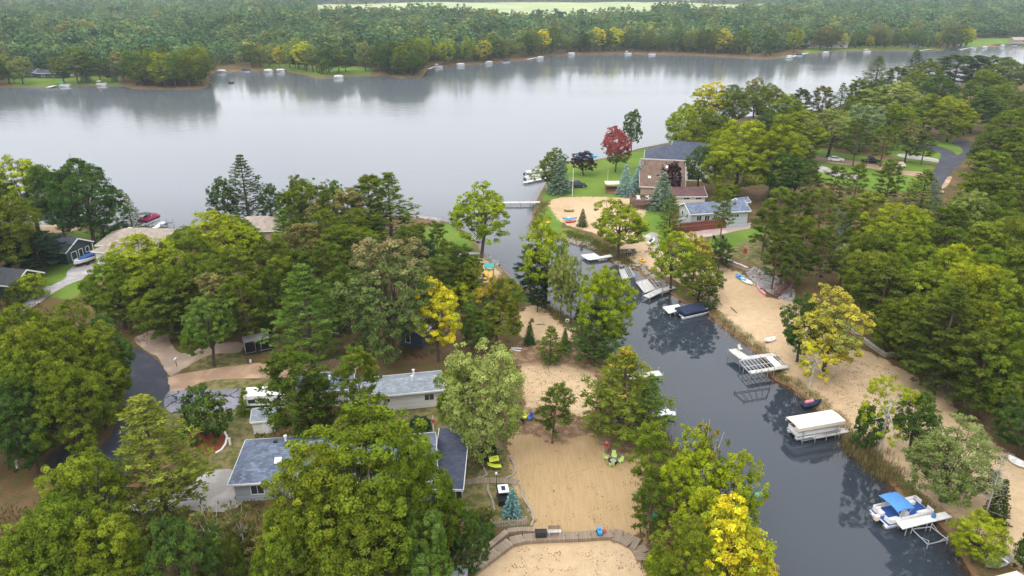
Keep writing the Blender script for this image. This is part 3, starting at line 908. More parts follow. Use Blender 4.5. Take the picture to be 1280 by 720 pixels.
def spruce(seed, W=5., H=10., whorls=26, nb=9, ln=0.34, dens=1.0, far=None):
    L_ = Leaves(seed); g = L_.r
    tb = [([(0, 0, -0.3), (0, 0, 0.3), (0, 0, H * .97)], [0.018 * H, 0.014 * H, 0.0015 * H], 7)]
    for i in range(whorls):
        t = 0.05 + 0.93 * i / (whorls - 1); z = t * H
        prof = (1 - t) ** 0.85 + 0.03
        a0 = g.random() * 6.28
        for b in range(nb if t < .8 else 6):
            a = a0 + 6.283 * b / nb + g.normal() * 0.15
            lb = W / 2 * prof * (0.8 + 0.3 * g.random())
            dv = np.array([math.cos(a), math.sin(a), 0.0]); sd = np.array([-dv[1], dv[0], 0])
            nt = max(2, int(lb * 3.0)); bv = g.random()
            for k in range(nt):
                s = 0.25 + 0.78 * (k + g.random()) / nt
                lat = g.normal() * 0.2 * lb * (1.1 - s)
                c = dv * lb * s + sd * lat + np.array([0, 0, z - 0.28 * lb * s + 0.14 * lb * s * s])
                L_.needles(c, 0.30 * W / 5, int(10 * dens), ln, 0.5 * bv + 0.5 * g.random(), 0.5 * s + .5 * g.random(), axis=dv, flat=0.5)
    return L_.mesh('crown', far), trunk_mesh('trunk', tb, M_BARK)


def red_pine(seed, W=7., H=14., nbr=44, ln=0.34, low=0.30, dens=1.25, keep=0.9):
    """open crowned pine: round tufts at the branch ends, trunk showing"""
    L_ = Leaves(seed); g = L_.r
    lean = g.normal() * 0.35
    tb = [([(0, 0, -0.4), (0, 0, 0.3), (lean * .4, 0, H * .5), (lean, 0, H * .95)], [0.018 * H, 0.014 * H, 0.010 * H, 0.002 * H], 8)]
    for i in range(nbr):
        t = low + (0.98 - low) * (i + g.random()) / nbr; z = t * H
        u = (t - low) / (1 - low)
        prof = math.sin(math.pi * (0.22 + 0.74 * u)) ** 0.7
        a = 2.4 * i + g.normal() * 0.3
        lb = W / 2 * prof * (0.6 + 0.5 * g.random())
        up = -0.05 + 0.6 * u
        dv = np.array([math.cos(a), math.sin(a), 0.0]); sd = np.array([-dv[1], dv[0], 0])
        base = np.array([lean * t, 0, 0])
        tb.append(([tuple(base + [0, 0, z]), tuple(base + dv * lb * .55 + [0, 0, z + lb * .55 * up * .7]), tuple(base + dv * lb + [0, 0, z + lb * up])], [0.005 * H * (1.15 - t), 0.0035 * H * (1.15 - t), 0.001 * H], 4))
        bt = g.random()
        for k in range(6):
            if g.random() > keep: continue
            s = 0.45 + 0.58 * (k + g.random()) / 6
            c = base + dv * lb * s + sd * g.normal() * 0.25 * lb * (1.2 - s) + np.array([0, 0, z + lb * s * up + g.normal() * .18])
            L_.needles(c, 0.52, int(34 * dens), ln, g.random(), 0.5 * bt + .5 * g.random(), flat=0.8)
    return L_.mesh('crown'), trunk_mesh('trunk', tb, M_BARKR)


def dead_tree(seed, H=8., W=5.):
    g = np.random.default_rng(seed)
    tb = [([(0, 0, -0.3), (0, 0, H * .4), (0.2, 0, H)], [0.02 * H, 0.014 * H, 0.003 * H], 7)]
    L_ = Leaves(seed)
    for i in range(46):
        t = 0.2 + 0.78 * g.random(); a = g.random() * 6.28; lb = W / 2 * (1.1 - t * .8) * (.6 + .6 * g.random())
        p0 = np.array([0.1 * t, 0, t * H]); p1 = p0 + np.array([math.cos(a) * lb, math.sin(a) * lb, lb * (.1 + .5 * g.random())])
        tb.append(([tuple(p0), tuple((p0 + p1) / 2 + [0, 0, .1]), tuple(p1)], [.035, .022, .008], 4))
        for k in range(2):
            q = p0 + (p1 - p0) * (.5 + .4 * g.random()); e = q + g.normal(size=3) * lb * .3
            tb.append(([tuple(q), tuple(e)], [.014, .006], 3))
    for i in range(60):
        L_.clump(np.array([g.normal() * W * .2, g.normal() * W * .2, H * (.3 + .6 * g.random())]), .3, 2, .14, g.random(), g.random())
    return L_.mesh('crown'), trunk_mesh('trunk', tb, M_DEAD)


LIB = {}


def lib(kind, items, W, H):
    LIB[kind] = []
    for a, b in items:
        v = np.empty(len(a.vertices) * 3, np.float32); a.vertices.foreach_get('co', v); v = v.reshape(-1, 3)
        LIB[kind].append((a, b, 2 * float(np.percentile(np.hypot(v[:, 0], v[:, 1]), 96)), float(np.percentile(v[:, 2], 99.7))))


lib('oak', [broadleaf(s, 10, 13, lobes=l, nleaf=46000, leaf=0.205, per=44, clump_r=0.058, lobe_r=0.34, spread=0.62, zlow=0.10) for s, l in ((1, 20), (2, 25), (3, 18), (4, 29))], 10, 13)
lib('maple', [broadleaf(s, 9, 13, lobes=16, nleaf=38000, leaf=0.19, per=46, lobe_r=0.40, spread=0.52, clump_r=0.058, zlow=0.07, trunk_top=0.28) for s in (11, 12, 13)], 9, 13)
lib('spiky', [broadleaf(s, 10, 14, lobes=30, nleaf=40000, leaf=0.23, per=34, lobe_r=0.26, clump_r=0.06, spread=0.70, squash=1.5, zlow=0.05) for s in (21,)], 10, 14)
lib('airy', [broadleaf(s, 7.5, 11, lobes=18, nleaf=19000, leaf=0.22, per=32, keep=0.85, lobe_r=0.36, clump_r=0.07, zlow=0.15, spread=0.62, trunk_top=0.4) for s in (31, 32, 33)], 7.5, 11)
lib('willow', [broadleaf(s, 10, 12, lobes=24, nleaf=27000, leaf=0.23, per=34, lobe_r=0.30, clump_r=0.06, zlow=0.08, spread=0.66, squash=1.4) for s in (41, 42)], 10, 12)
lib('birch', [broadleaf(s, 7, 10, lobes=16, nleaf=6500, leaf=0.22, per=20, keep=0.6, lobe_r=0.36, clump_r=0.07, zlow=0.15, spread=0.66, bark=M_BIRCH, trunk_top=0.5) for s in (51, 52)], 7, 10)
lib('shrub', [broadleaf(s, 4, 3.2, lobes=12, nleaf=5500, leaf=0.20, per=18, lobe_r=0.42, clump_r=0.10, zlow=0.0, trunk_top=0.2) for s in (61, 62, 63)], 4, 3.2)
lib('wpine', [white_pine(s, 8.5, 16) for s in (71, 72, 73)], 8.5, 16)
lib('softpine', [white_pine(s, 6, 12, whorls=17, nb=7, dens=0.9, ln=0.38, low=0.06, droop=0.03) for s in (75, 76)], 6, 12)
lib('spruce', [spruce(s, 5, 10) for s in (81, 82)], 5, 10)
lib('rpine', [red_pine(s, 7, 14) for s in (91, 92, 93)], 7, 14)
lib('bpine', [red_pine(s, 8, 13, nbr=60, low=0.20, keep=0.95, ln=0.40) for s in (95, 96, 97)], 8, 13)
lib('dead', [dead_tree(99)], 5, 8)

# colour code -> (leaf colour, turning colour, amount, top share, words)
TONE = {
    'G': ((0.080, 0.110, 0.013), (0.135, 0.150, 0.018), 0.35, 0.3, 'mid green'),
    'DG': ((0.040, 0.072, 0.015), (0.062, 0.088, 0.018), 0.35, 0.3, 'dark green'),
    'VD': ((0.020, 0.040, 0.018), (0.035, 0.05, 0.02), 0.3, 0.3, 'very dark green'),
    'BG': ((0.066, 0.108, 0.022), (0.09, 0.125, 0.026), 0.3, 0.3, 'bright green'),
    'OL': ((0.074, 0.104, 0.013), (0.110, 0.122, 0.018), 0.40, 0.2, 'olive green'),
    'DO': ((0.052, 0.076, 0.013), (0.078, 0.090, 0.018), 0.40, 0.2, 'dark olive'),
    'YG': ((0.150, 0.190, 0.014), (0.205, 0.215, 0.016), 0.40, 0.4, 'yellow-green'),
    'LG': ((0.145, 0.175, 0.036), (0.20, 0.205, 0.05), 0.35, 0.3, 'light green'),
    'PG': ((0.135, 0.170, 0.036), (0.185, 0.200, 0.055), 0.45, 0.4, 'pale green'),
    'WP': ((0.094, 0.111, 0.020), (0.142, 0.148, 0.030), 0.45, 0.4, 'pale olive green'),
    'WG': ((0.108, 0.142, 0.032), (0.165, 0.175, 0.056), 0.42, 0.4, 'pale grey-green'),
    'Y': ((0.40, 0.352, 0.020), (0.235, 0.24, 0.025), 0.40, 0.0, 'bright yellow'),
    'YS': ((0.30, 0.265, 0.040), (0.16, 0.16, 0.035), 0.45, 0.1, 'yellow'),
    'BR': ((0.080, 0.096, 0.020), (0.150, 0.125, 0.042), 0.38, 0.5, 'brown-tipped green'),
    'MP': ((0.074, 0.098, 0.026), (0.150, 0.120, 0.055), 0.34, 0.6, 'pinkish brown-tipped green'),
    'OR': ((0.105, 0.125, 0.020), (0.24, 0.165, 0.026), 0.32, 0.5, 'orange-tinged green'),
    'RD': ((0.085, 0.105, 0.020), (0.25, 0.045, 0.045), 0.62, 0.85, 'red-topped'),
    'PU': ((0.026, 0.012, 0.018), (0.04, 0.016, 0.02), 0.3, 0.2, 'dark purple'),
    'BS': ((0.165, 0.235, 0.225), (0.23, 0.31, 0.30), 0.35, 0.2, 'blue-grey'),
    'TS': ((0.055, 0.125, 0.125), (0.17, 0.28, 0.28), 0.45, 0.1, 'turquoise-blue'),
    'GS': ((0.115, 0.165, 0.105), (0.18, 0.22, 0.15), 0.35, 0.3, 'grey-green'),
    'SV': ((0.100, 0.136, 0.042), (0.155, 0.180, 0.078), 0.45, 0.5, 'silvery green'),
    'GR': ((0.20, 0.16, 0.12), (0.24, 0.2, 0.15), 0.3, 0.3, 'bare grey'),
}
KIND = {'oak': ('oak_tree', 'broad-crowned tree', 'tree'), 'maple': ('maple_tree', 'round-crowned tree', 'tree'), 'spiky': ('maple_tree', 'big spreading tree', 'tree'), 'airy': ('poplar_tree', 'thin-leaved tree', 'tree'),
        'willow': ('willow_tree', 'feathery tree', 'tree'), 'birch': ('birch_tree', 'sparse birch', 'tree'), 'shrub': ('shrub', 'bush', 'shrub'), 'wpine': ('pine_tree', 'plumed pine', 'pine'),
        'softpine': ('tamarack_tree', 'narrow feathery conifer', 'conifer'), 'spruce': ('spruce_tree', 'spruce', 'spruce'), 'rpine': ('pine_tree', 'open pine', 'pine'), 'bpine': ('pine_tree', 'bushy pine', 'pine'), 'dead': ('dead_tree', 'leafless tree', 'tree')}
TREES = []
LEAF_GAIN = 1.32
trng = np.random.default_rng(5)


def plant(kind, tone, x, y, z, h, w, label=None, group=None, px=None, seed=None):
    items = LIB[kind]
    idx = (len(TREES) if seed is None else seed) % len(items)
    cm, tm, W0, H0 = items[idx]
    nm, words, cat = KIND[kind]
    root = bpy.data.objects.new(nm, None); root.empty_display_size = 0.5; C.objects.link(root)
    root.location = (x, y, z - 0.05)
    root.rotation_euler = (0, 0, trng.random() * 6.283)
    root.scale = (w / W0, w / W0, h / H0)
    cr = bpy.data.objects.new('crown', cm); C.objects.link(cr); cr.parent = root
    tk = bpy.data.objects.new('trunk', tm); C.objects.link(tk); tk.parent = root
    base, turn, am, tp, tw = TONE[tone]
    base, turn = (tuple(c * LEAF_GAIN * ((0.62, 0.8)[q[0] > q[1]] if i == 2 and q[2] < 0.205 * q[1] else 0.96 if i == 0 and q[0] < q[1] else 1) for i, c in enumerate(q)) for q in (base, turn))
    j = np.clip(trng.normal(size=3) * 0.03 + 1 + trng.normal() * 0.08, 0.75, 1.3)
    cr.color = (base[0] * j[0], base[1] * j[1], base[2] * j[2], 1)
    cr['turn_colour'] = [float(turn[0] * j[0]), float(turn[1] * j[1]), float(turn[2] * j[2])]
    cr['turn_amount'] = float(am + trng.normal() * 0.03); cr['turn_top'] = float(tp)
    root['category'] = cat
    if group: root['group'] = group
    TREES.append(dict(o=root, tone=tw, words=words, label=label, px=px, group=group, w=w, h=h, kind=kind, dist=math.hypot(x, y)))
    if label: root['label'] = label
    return root


def tree_top(kind, tone, tx, ty, h, wpx, label=None, group=None, seed=None):
    """crown top seen at a pixel, height known"""
    z = G
    for _ in range(6):
        x, y = P(tx, ty, z + h)
        z = 0.5 * z + 0.5 * max(gz(x, y), 0.2)
    dep = proj(x, y, z + h * 0.6)[2]
    return plant(kind, tone, x, y, z, h, wpx * dep / F, label, group, (tx, ty), seed)


def tree_base(kind, tone, bx, by, ty, wpx, label=None, group=None, seed=None):
    """foot and top seen at pixels"""
    x, y, z = PG(bx, by)
    k = (360 - ty) / F
    h = HC + y * (k * CP - SP) / (CP + k * SP) - z
    dep = proj(x, y, z + h * 0.6)[2]
    return plant(kind, tone, x, y, z, h, wpx * dep / F, label, group, (bx, ty), seed)


T, B = tree_top, tree_base
# ---- left shore and left houses
B('airy', 'YG', 50, 294, 195, 84, 'tall yellow-green broadleaf tree at the edge of the left lawn by the lake', seed=0)
B('oak', 'DG', 118, 305, 200, 86, 'big dark green oak with bare lower trunk on the lawn behind the tan roofed house')
B('maple', 'G', 12, 298, 212, 62, 'mid green tree at the very left edge beside the lake')
B('oak', 'DG', 82, 302, 205, 62, 'dark green tree squeezed between two lakeside giants on the left lawn')
B('oak', 'OL', 14, 345, 240, 96, 'wide olive tree overhanging the dark roofed house from the left', seed=1)
B('bpine', 'VD', 52, 338, 292, 66, 'low very dark evergreen in front of the dark roofed house')
B('bpine', 'VD', 28, 340, 282, 50, 'small dark evergreen against the left end of the dark roofed house')
B('softpine', 'G', 166, 287, 242, 24, 'slim conical green tree beside the dock with the maroon covered boat')
B('softpine', 'DG', 131, 300, 243, 36, 'dark pointed conifer on the lawn right of the big oak')
B('shrub', 'DG', 150, 289, 279, 26, 'dark rounded hedge bush at the shore left of the dock')
B('shrub', 'DG', 180, 289, 282, 16, 'small green bush at the root of the left dock')
B('shrub', 'YG', 46, 372, 342, 34, 'yellow-green bush in front of the left cottage')
B('shrub', 'OL', 22, 380, 352, 30, 'olive bush at the left edge below the cottage')
for a in [(22, 378, 15, 92, 'G'), (88, 380, 15, 94, 'OL'), (45, 405, 15, 112, 'G'), (104, 420, 13, 74, 'G'), (6, 440, 14, 92, 'G'), (66, 446, 14, 96, 'G'), (14, 478, 12, 74, 'DG'), (120, 398, 12, 60, 'BG')]:
    T('oak', a[4], *a[:4], group='oaks massed left of the asphalt bend')
for a in [(272, 265, 14, 88, 'YG'), (222, 286, 14, 84, 'G'), (172, 298, 14, 90, 'YG'), (135, 318, 13, 74, 'G'), (300, 270, 12, 50, 'G'), (190, 330, 12, 84, 'G'), (245, 318, 13, 70, 'OL')]:
    T('oak', a[4], *a[:4], group='bright oaks below the tan roofed house')
B('maple', 'BG', 268, 458, 371, 64, 'lone round green tree between the gravel drive and the sandy drive', seed=0)
for a in [('bpine', 'OL', 290, 312, 13, 60), ('rpine', 'DO', 335, 300, 13, 50), ('bpine', 'BR', 262, 340, 12, 52), ('rpine', 'OL', 300, 345, 12, 56), ('rpine', 'DO', 232, 345, 11, 50), ('oak', 'DO', 330, 332, 12, 56), ('rpine', 'OL', 345, 322, 12, 50),
          ('bpine', 'DO', 200, 362, 9, 56)]:
    T(*a, group='pines and oaks of the left middle woods')
B('wpine', 'DG', 312, 280, 194, 56, 'tall dark pine with tiered plumes standing alone against the lake', seed=1)
B('maple', 'DG', 283, 279, 222, 38, 'dark round tree just left of the tall lakeside pine')
B('airy', 'DG', 340, 276, 229, 28, 'small thin dark tree just right of the tall lakeside pine')
for a in [('maple', 'G', 374, 220, 14, 52), ('rpine', 'OL', 392, 232, 14, 50), ('airy', 'BG', 414, 224, 14, 38), ('bpine', 'BR', 432, 238, 14, 60), ('rpine', 'OL', 405, 262, 14, 56), ('softpine', 'BG', 352, 262, 13, 48), ('bpine', 'BR', 375, 278, 13, 60),
          ('wpine', 'G', 345, 292, 13, 56), ('bpine', 'OL', 420, 285, 13, 60), ('rpine', 'DO', 400, 305, 13, 58), ('oak', 'OL', 440, 262, 13, 62), ('rpine', 'OL', 455, 286, 12, 50), ('bpine', 'DO', 372, 312, 12, 50), ('oak', 'DO', 430, 330, 12, 60), ('softpine', 'BR', 390, 250, 13, 40),
          ('rpine', 'DO', 500, 285, 13, 44), ('rpine', 'DO', 522, 280, 12, 40), ('bpine', 'OL', 362, 240, 13, 44)]:
    T(*a, group='mixed woods of the wooded point')
T('wpine', 'G', 484, 216, 17, 78, 'tall ragged green pine leaning over the lake at the right end of the wooded point', seed=2)
T('bpine', 'OL', 458, 219, 16, 52, 'olive pine with a flat top beside the ragged lakeside pine')
for a in [('rpine', 'DO', 545, 277, 10, 30), ('rpine', 'VD', 528, 300, 11, 40), ('rpine', 'DO', 556, 302, 11, 42), ('bpine', 'DO', 578, 308, 9, 46), ('rpine', 'DO', 540, 322, 10, 44), ('airy', 'OL', 588, 322, 8, 40)]:
    T(*a, group='dark pines on the grassy point')
T('spiky', 'MP', 480, 296, 19, 126, 'huge green tree with pinkish brown branch tips in the middle of the left woods')
T('wpine', 'BG', 376, 332, 16, 100, 'broad bright green pine beside the black trailer', seed=0)
B('airy', 'Y', 548, 452, 350, 62, 'bright yellow tree by the slate blue gable', seed=1)
T('shrub', 'YG', 572, 345, 5, 60, 'yellow-green bushy growth just above the bright yellow tree')
T('oak', 'OR', 620, 345, 12, 66, 'orange-tinged green tree overhanging the small beach clearing', seed=2)
T('oak', 'BG', 598, 372, 9, 50, 'dark green tree right of the yellow tree')
T('shrub', 'BG', 632, 350, 3.5, 46, 'bright green bush on the bank beside the teal and yellow slide')
T('willow', 'PG', 606, 433, 15, 106, 'big pale green feathery tree at the left edge of the raked sand', seed=0)
T('oak', 'G', 570, 450, 10, 60, 'green tree at the right end of the white mobile home')
B('airy', 'YG', 602, 322, 229, 78, 'yellow-green tree on the tip of the grassy point at the channel mouth', seed=2)
B('airy', 'YG', 682, 384, 274, 66, 'yellow-green tree on the west bank opposite the green kayaks', seed=0)
B('airy', 'LG', 700, 400, 318, 34, 'slender light green tree leaning over the channel water')
B('airy', 'LG', 713, 404, 322, 28, 'thin light green sapling at the water edge of the west bank')
B('rpine', 'VD', 662, 376, 308, 42, 'dark pine in the shade of the west bank yellow-green tree')
B('bpine', 'VD', 672, 390, 335, 34, 'small very dark evergreen on the west bank')
B('maple', 'YG', 752, 446, 332, 74, 'bright yellow-green tree leaning over the middle of the channel', seed=1)
B('wpine', 'DG', 744, 452, 380, 78, 'dark green pine under the bright yellow-green channel tree', seed=1)
B('wpine', 'OR', 775, 549, 436, 112, 'broad pine with orange branch tips beside the fire pit', seed=2)
T('softpine', 'BG', 816, 470, 10, 50, 'narrow green tamarack at the water beside the orange-tipped pine')
B('rpine', 'DO', 690, 554, 481, 50, 'lone dark pine standing on the raked sand')
B('spruce', 'DG', 662, 430, 402, 16, 'tiny dark pine at the edge of the small sand clearing')
B('softpine', 'G', 688, 454, 408, 36, 'young green pine in the leaf litter below the small sand clearing')
B('spruce', 'DG', 706, 430, 410, 12, 'little columnar dark evergreen beside the young pine')
B('shrub', 'DO', 706, 440, 425, 16, 'small olive bush right of the young pine')
B('shrub', 'VD', 724, 404, 380, 14, 'small dark evergreen at the thin sapling by the water')
# ---- channel, bottom
T('rpine', 'G', 822, 530, 10, 60, 'green pine on the bank right of the fire pit')
T('airy', 'YG', 870, 545, 12, 74, 'tall yellow-green tree on the west bank with thin upper branches', seed=1)
T('birch', 'OR', 888, 536, 12, 52, 'sparse birch with orange top leaves on the west bank')
T('airy', 'YG', 925, 570, 11, 72, 'yellow-green tree overhanging the teal barrel', seed=0)
T('airy', 'Y', 918, 626, 12, 104, 'bright yellow tree at the bottom of the picture beside the channel', seed=2)
T('airy', 'Y', 952, 668, 10, 60, 'smaller bright yellow tree reaching over the dark water')
T('rpine', 'DO', 818, 598, 8, 50, 'ragged olive pine at the right edge of the raked sand')
T('maple', 'G', 866, 650, 11, 92, 'big green tree at the bottom right of the raked sand', seed=2)
T('airy', 'YG', 880, 610, 10, 70, 'yellowish tree just behind the bright yellow channel tree')
T('shrub', 'YG', 835, 690, 5, 60, 'yellow-green bush at the bottom beside the sand')
# ---- bottom left
B('wpine', 'WP', 210, 652, 498, 134, 'large pale green pine with sweeping plumes beside the curved road', seed=0)
T('oak', 'G', 92, 567, 12, 100, 'bushy green tree beside the black tar patch', seed=3)
for a in [('oak', 'OL', 48, 628, 13, 116), ('oak', 'G', 122, 650, 12, 116), ('oak', 'OL', 70, 672, 11, 110), ('oak', 'G', 20, 668, 11, 100)]:
    T(*a, group='trees filling the bottom left corner')
T('maple', 'DG', 212, 648, 12, 92, 'dark bluish green round tree at the bottom below the big pale pine', seed=1)
T('airy', 'DO', 268, 668, 8, 60, 'thin olive tree right of the dark round tree at the bottom')
for a in [('birch', 'BR', 262, 640, 6, 56), ('birch', 'BR', 296, 632, 6, 40), ('shrub', 'BR', 310, 668, 3, 60)]:
    T(*a, group='half bare brush below the concrete drive')
for a in [('maple', 'G', 450, 517, 17, 190), ('maple', 'G', 388, 566, 16, 140), ('oak', 'G', 512, 548, 16, 98), ('oak', 'G', 350, 640, 12, 80), ('oak', 'BG', 530, 640, 11, 72), ('oak', 'OL', 440, 604, 14, 136), ('maple', 'G', 562, 622, 8, 64)]:
    T(*a, group='oaks crowded over the blue roofed house')
T('maple', 'DG', 588, 640, 8, 50, 'dark green tree beside the small grey fence')
T('bpine', 'DO', 362, 442, 13, 84, 'olive pine in front of the white camper', seed=0)
T('bpine', 'OL', 446, 436, 13, 66, 'olive pine in front of the white mobile home', seed=1)
T('bpine', 'DO', 390, 470, 9, 56, 'smaller dark pine hiding the left end of the mobile home')
B('shrub', 'DG', 258, 548, 484, 66, 'tall bluish green bush beside the cracked asphalt drive')
B('spruce', 'G', 309, 516, 484, 24, 'small conical green shrub in front of the white camper')
B('shrub', 'VD', 526, 538, 522, 30, 'clipped dark hedge behind the mobile home')
B('spruce', 'TS', 640, 644, 611, 24, 'small turquoise blue spruce beside the fence')
B('shrub', 'BR', 606, 650, 632, 24, 'reddish brown bush at the left end of the small fence')
B('shrub', 'BG', 612, 672, 653, 18, 'green bush in front of the small fence')
B('shrub', 'VD', 612, 572, 555, 24, 'dark bush under the pale green feathery tree')
# ---- east houses
B('birch', 'PG', 684, 238, 198, 42, 'sparse pale birch leaning over the white pontoon boats', seed=0)
B('maple', 'OL', 692, 238, 185, 36, 'olive green tree at the corner of the east lawn')
B('spruce', 'GS', 699, 241, 194, 32, 'grey-green spruce beside the dark blue car')
B('maple', 'PU', 729, 219, 189, 30, 'dark purple round tree on the east lawn', seed=0)
B('oak', 'RD', 769, 215, 158, 36, 'red-topped maple on the east lawn', seed=1)
B('maple', 'DG', 789, 190, 137, 23, 'dark green slim tree rising alone in front of the lake')
B('spruce', 'BS', 781, 244, 206, 23, 'blue-grey spruce left of the brown deck')
B('spruce', 'BS', 797, 239, 206, 23, 'blue-grey spruce touching the brown deck')
B('spruce', 'GS', 826, 262, 216, 36, 'grey-green spruce right of the brown deck')
B('maple', 'PU', 838, 249, 201, 26, 'dark purple tree in front of the brown roofed house', seed=1)
B('maple', 'DG', 872, 238, 183, 42, 'dense dark green tree right of the dark blue roof', seed=2)
B('oak', 'YG', 918, 246, 150, 92, 'big yellow-green cottonwood behind the blue-grey ranch house', seed=0)
B('oak', 'YG', 962, 246, 156, 78, 'second yellow-green cottonwood, right of the big one', seed=2)
B('oak', 'G', 898, 222, 166, 52, 'green tree in front of the yellow-green cottonwood')
B('maple', 'DG', 990, 250, 196, 50, 'green tree at the right flank of the yellow-green cottonwood')
B('rpine', 'OL', 902, 262, 230, 30, 'olive bush-like tree at the corner of the cream house')
B('softpine', 'G', 836, 296, 243, 36, 'green conifer in front of the red deck')
B('rpine', 'OL', 900, 300, 233, 28, 'thin olive pine in front of the blue-grey ranch house')
B('spruce', 'DG', 728, 283, 261, 14, 'small dark conical spruce on the east beach')
B('airy', 'YG', 772, 322, 250, 66, 'yellow-green tree on the east beach beside the parked trailer', seed=1)
B('airy', 'YG', 838, 364, 286, 56, 'yellow-green tree on the east beach near the metal docks', seed=0)
B('airy', 'YS', 866, 352, 290, 40, 'yellow leaved tree behind the metal docks')
B('airy', 'OL', 872, 382, 318, 58, 'olive tree leaning over the east bank above the navy covered boat', seed=2)
B('softpine', 'DG', 884, 386, 346, 30, 'dark little tree beside the navy covered pontoon')
B('bpine', 'DG', 898, 338, 300, 32, 'dark green young pine at the head of the beach')
# ---- channel east bank
B('airy', 'YS', 1028, 470, 366, 86, 'yellow tree above the metal lift docks', seed=1)
B('maple', 'DG', 996, 452, 368, 56, 'dark green tree just left of the yellow tree by the lift docks', seed=2)
B('birch', 'Y', 1012, 484, 425, 46, 'low drooping yellow branches at the foot of the yellow tree')
B('birch', 'YG', 1098, 564, 474, 66, 'thin white-stemmed birch behind the tan covered lift', seed=1)
B('maple', 'DG', 1136, 568, 492, 54, 'dark green bush-like tree behind the reeds')
B('shrub', 'DG', 1080, 560, 508, 40, 'dark shrub right of the tan covered lift')
B('willow', 'WG', 1176, 626, 527, 106, 'large pale airy tree above the blue pontoon boat', seed=1)
B('dead', 'GR', 1226, 662, 576, 40, 'bare grey dead tree beside a dark cedar')
B('spruce', 'DG', 1241, 654, 600, 32, 'dark cedar behind the bare grey tree')
B('willow', 'YG', 1216, 702, 648, 64, 'yellow-green willow bush above the aluminium boat', seed=0)
B('shrub', 'DG', 1284, 712, 660, 44, 'dark shrub in the bottom right corner')
B('shrub', 'DG', 1200, 526, 510, 14, 'small dark shrub on the sand below the stone wall')
B('maple', 'DG', 1272, 570, 496, 72, 'dense dark green tree at the right edge above the white boat')
B('shrub', 'BR', 1160, 575, 545, 40, 'brownish bush under the pale airy tree')
# ---- woods on the right
for a in [('oak', 'YG', 856, 130, 15, 40), ('airy', 'Y', 893, 102, 16, 46), ('oak', 'OL', 920, 107, 15, 40), ('oak', 'BR', 948, 98, 15, 36), ('maple', 'G', 966, 105, 15, 46), ('maple', 'G', 986, 119, 15, 46), ('bpine', 'DG', 1005, 111, 14, 28),
          ('bpine', 'BR', 1032, 108, 14, 28), ('wpine', 'DG', 1055, 104, 14, 24), ('bpine', 'OL', 1076, 99, 14, 28), ('wpine', 'OL', 1100, 70, 17, 34), ('wpine', 'DG', 1147, 63, 18, 30), ('maple', 'G', 1162, 74, 16, 38), ('bpine', 'DG', 1200, 69, 16, 48),
          ('bpine', 'DG', 1222, 69, 16, 26), ('bpine', 'DG', 1241, 70, 16, 34), ('oak', 'OL', 1266, 72, 16, 50), ('oak', 'G', 868, 150, 14, 44), ('oak', 'G', 895, 138, 14, 46), ('bpine', 'DO', 1125, 84, 14, 30), ('oak', 'DG', 1180, 92, 15, 40), ('oak', 'OL', 878, 126, 14, 36)]:
    T(*a[:4], a[4] * 1.08, a[5] * 1.1, group='woods along the far side of the right hand hill')
for a in [('oak', 'DG', 974, 138, 14, 56), ('oak', 'G', 1000, 140, 14, 66), ('maple', 'LG', 1045, 136, 14, 60), ('spiky', 'SV', 1084, 130, 14, 52), ('maple', 'LG', 1122, 104, 16, 76), ('oak', 'OL', 1162, 117, 14, 50), ('maple', 'G', 1150, 88, 14, 40), ('maple', 'DG', 1226, 110, 15, 66), ('oak', 'YG', 1196, 122, 14, 50),
          ('oak', 'OL', 1262, 104, 15, 50), ('oak', 'OL', 1278, 132, 15, 60), ('airy', 'BR', 1142, 150, 12, 30), ('oak', 'G', 1128, 132, 13, 46),
          ('maple', 'DG', 985, 190, 12, 44), ('oak', 'DG', 1095, 100, 14, 40), ('oak', 'OL', 1070, 120, 13, 40), ('oak', 'G', 1240, 88, 15, 46)]:
    T(*a[:4], a[4] * 1.08, a[5] * 1.08, group='broad crowns on the upper part of the right hand hill')
for a in [('rpine', 'DO', 1020, 206, 12, 30), ('rpine', 'DO', 1046, 208, 12, 34), ('rpine', 'OL', 1076, 203, 11, 28), ('bpine', 'OL', 1118, 200, 11, 36), ('wpine', 'OL', 1160, 212, 13, 66),
          ('oak', 'DO', 1260, 158, 14, 66), ('bpine', 'OL', 1278, 180, 14, 70), ('bpine', 'OL', 1246, 190, 14, 60), ('bpine', 'OL', 1224, 224, 13, 50), ('bpine', 'DO', 1250, 222, 14, 70), ('oak', 'OL', 1280, 210, 14, 60), ('rpine', 'DO', 1215, 250, 12, 44), ('bpine', 'OL', 1280, 160, 14, 56)]:
    T(*a, group='pines around the loop road')
for a in [('rpine', 'OL', 978, 234, 13, 46), ('rpine', 'DO', 1004, 238, 13, 46), ('rpine', 'OL', 1032, 238, 13, 44), ('bpine', 'WP', 1088, 240, 13, 56), ('rpine', 'OL', 1064, 246, 13, 36), ('oak', 'YG', 1118, 256, 13, 66), ('oak', 'YG', 1150, 260, 13, 60), ('bpine', 'DO', 1192, 258, 13, 56), ('maple', 'LG', 1222, 237, 14, 62), ('oak', 'OL', 1258, 240, 14, 66),
          ('rpine', 'DO', 962, 252, 12, 40), ('rpine', 'DO', 988, 272, 13, 44), ('rpine', 'OL', 1012, 272, 13, 46), ('rpine', 'DO', 1035, 282, 12, 40), ('oak', 'OL', 1095, 284, 13, 64), ('oak', 'G', 1135, 282, 13, 66), ('bpine', 'DO', 1185, 284, 13, 66), ('bpine', 'OL', 1235, 278, 14, 76), ('oak', 'OL', 1278, 270, 14, 60), ('rpine', 'DO', 975, 292, 11, 38), ('rpine', 'DO', 1000, 300, 11, 36)]:
    T(*a, group='trees on the slope below the loop road')
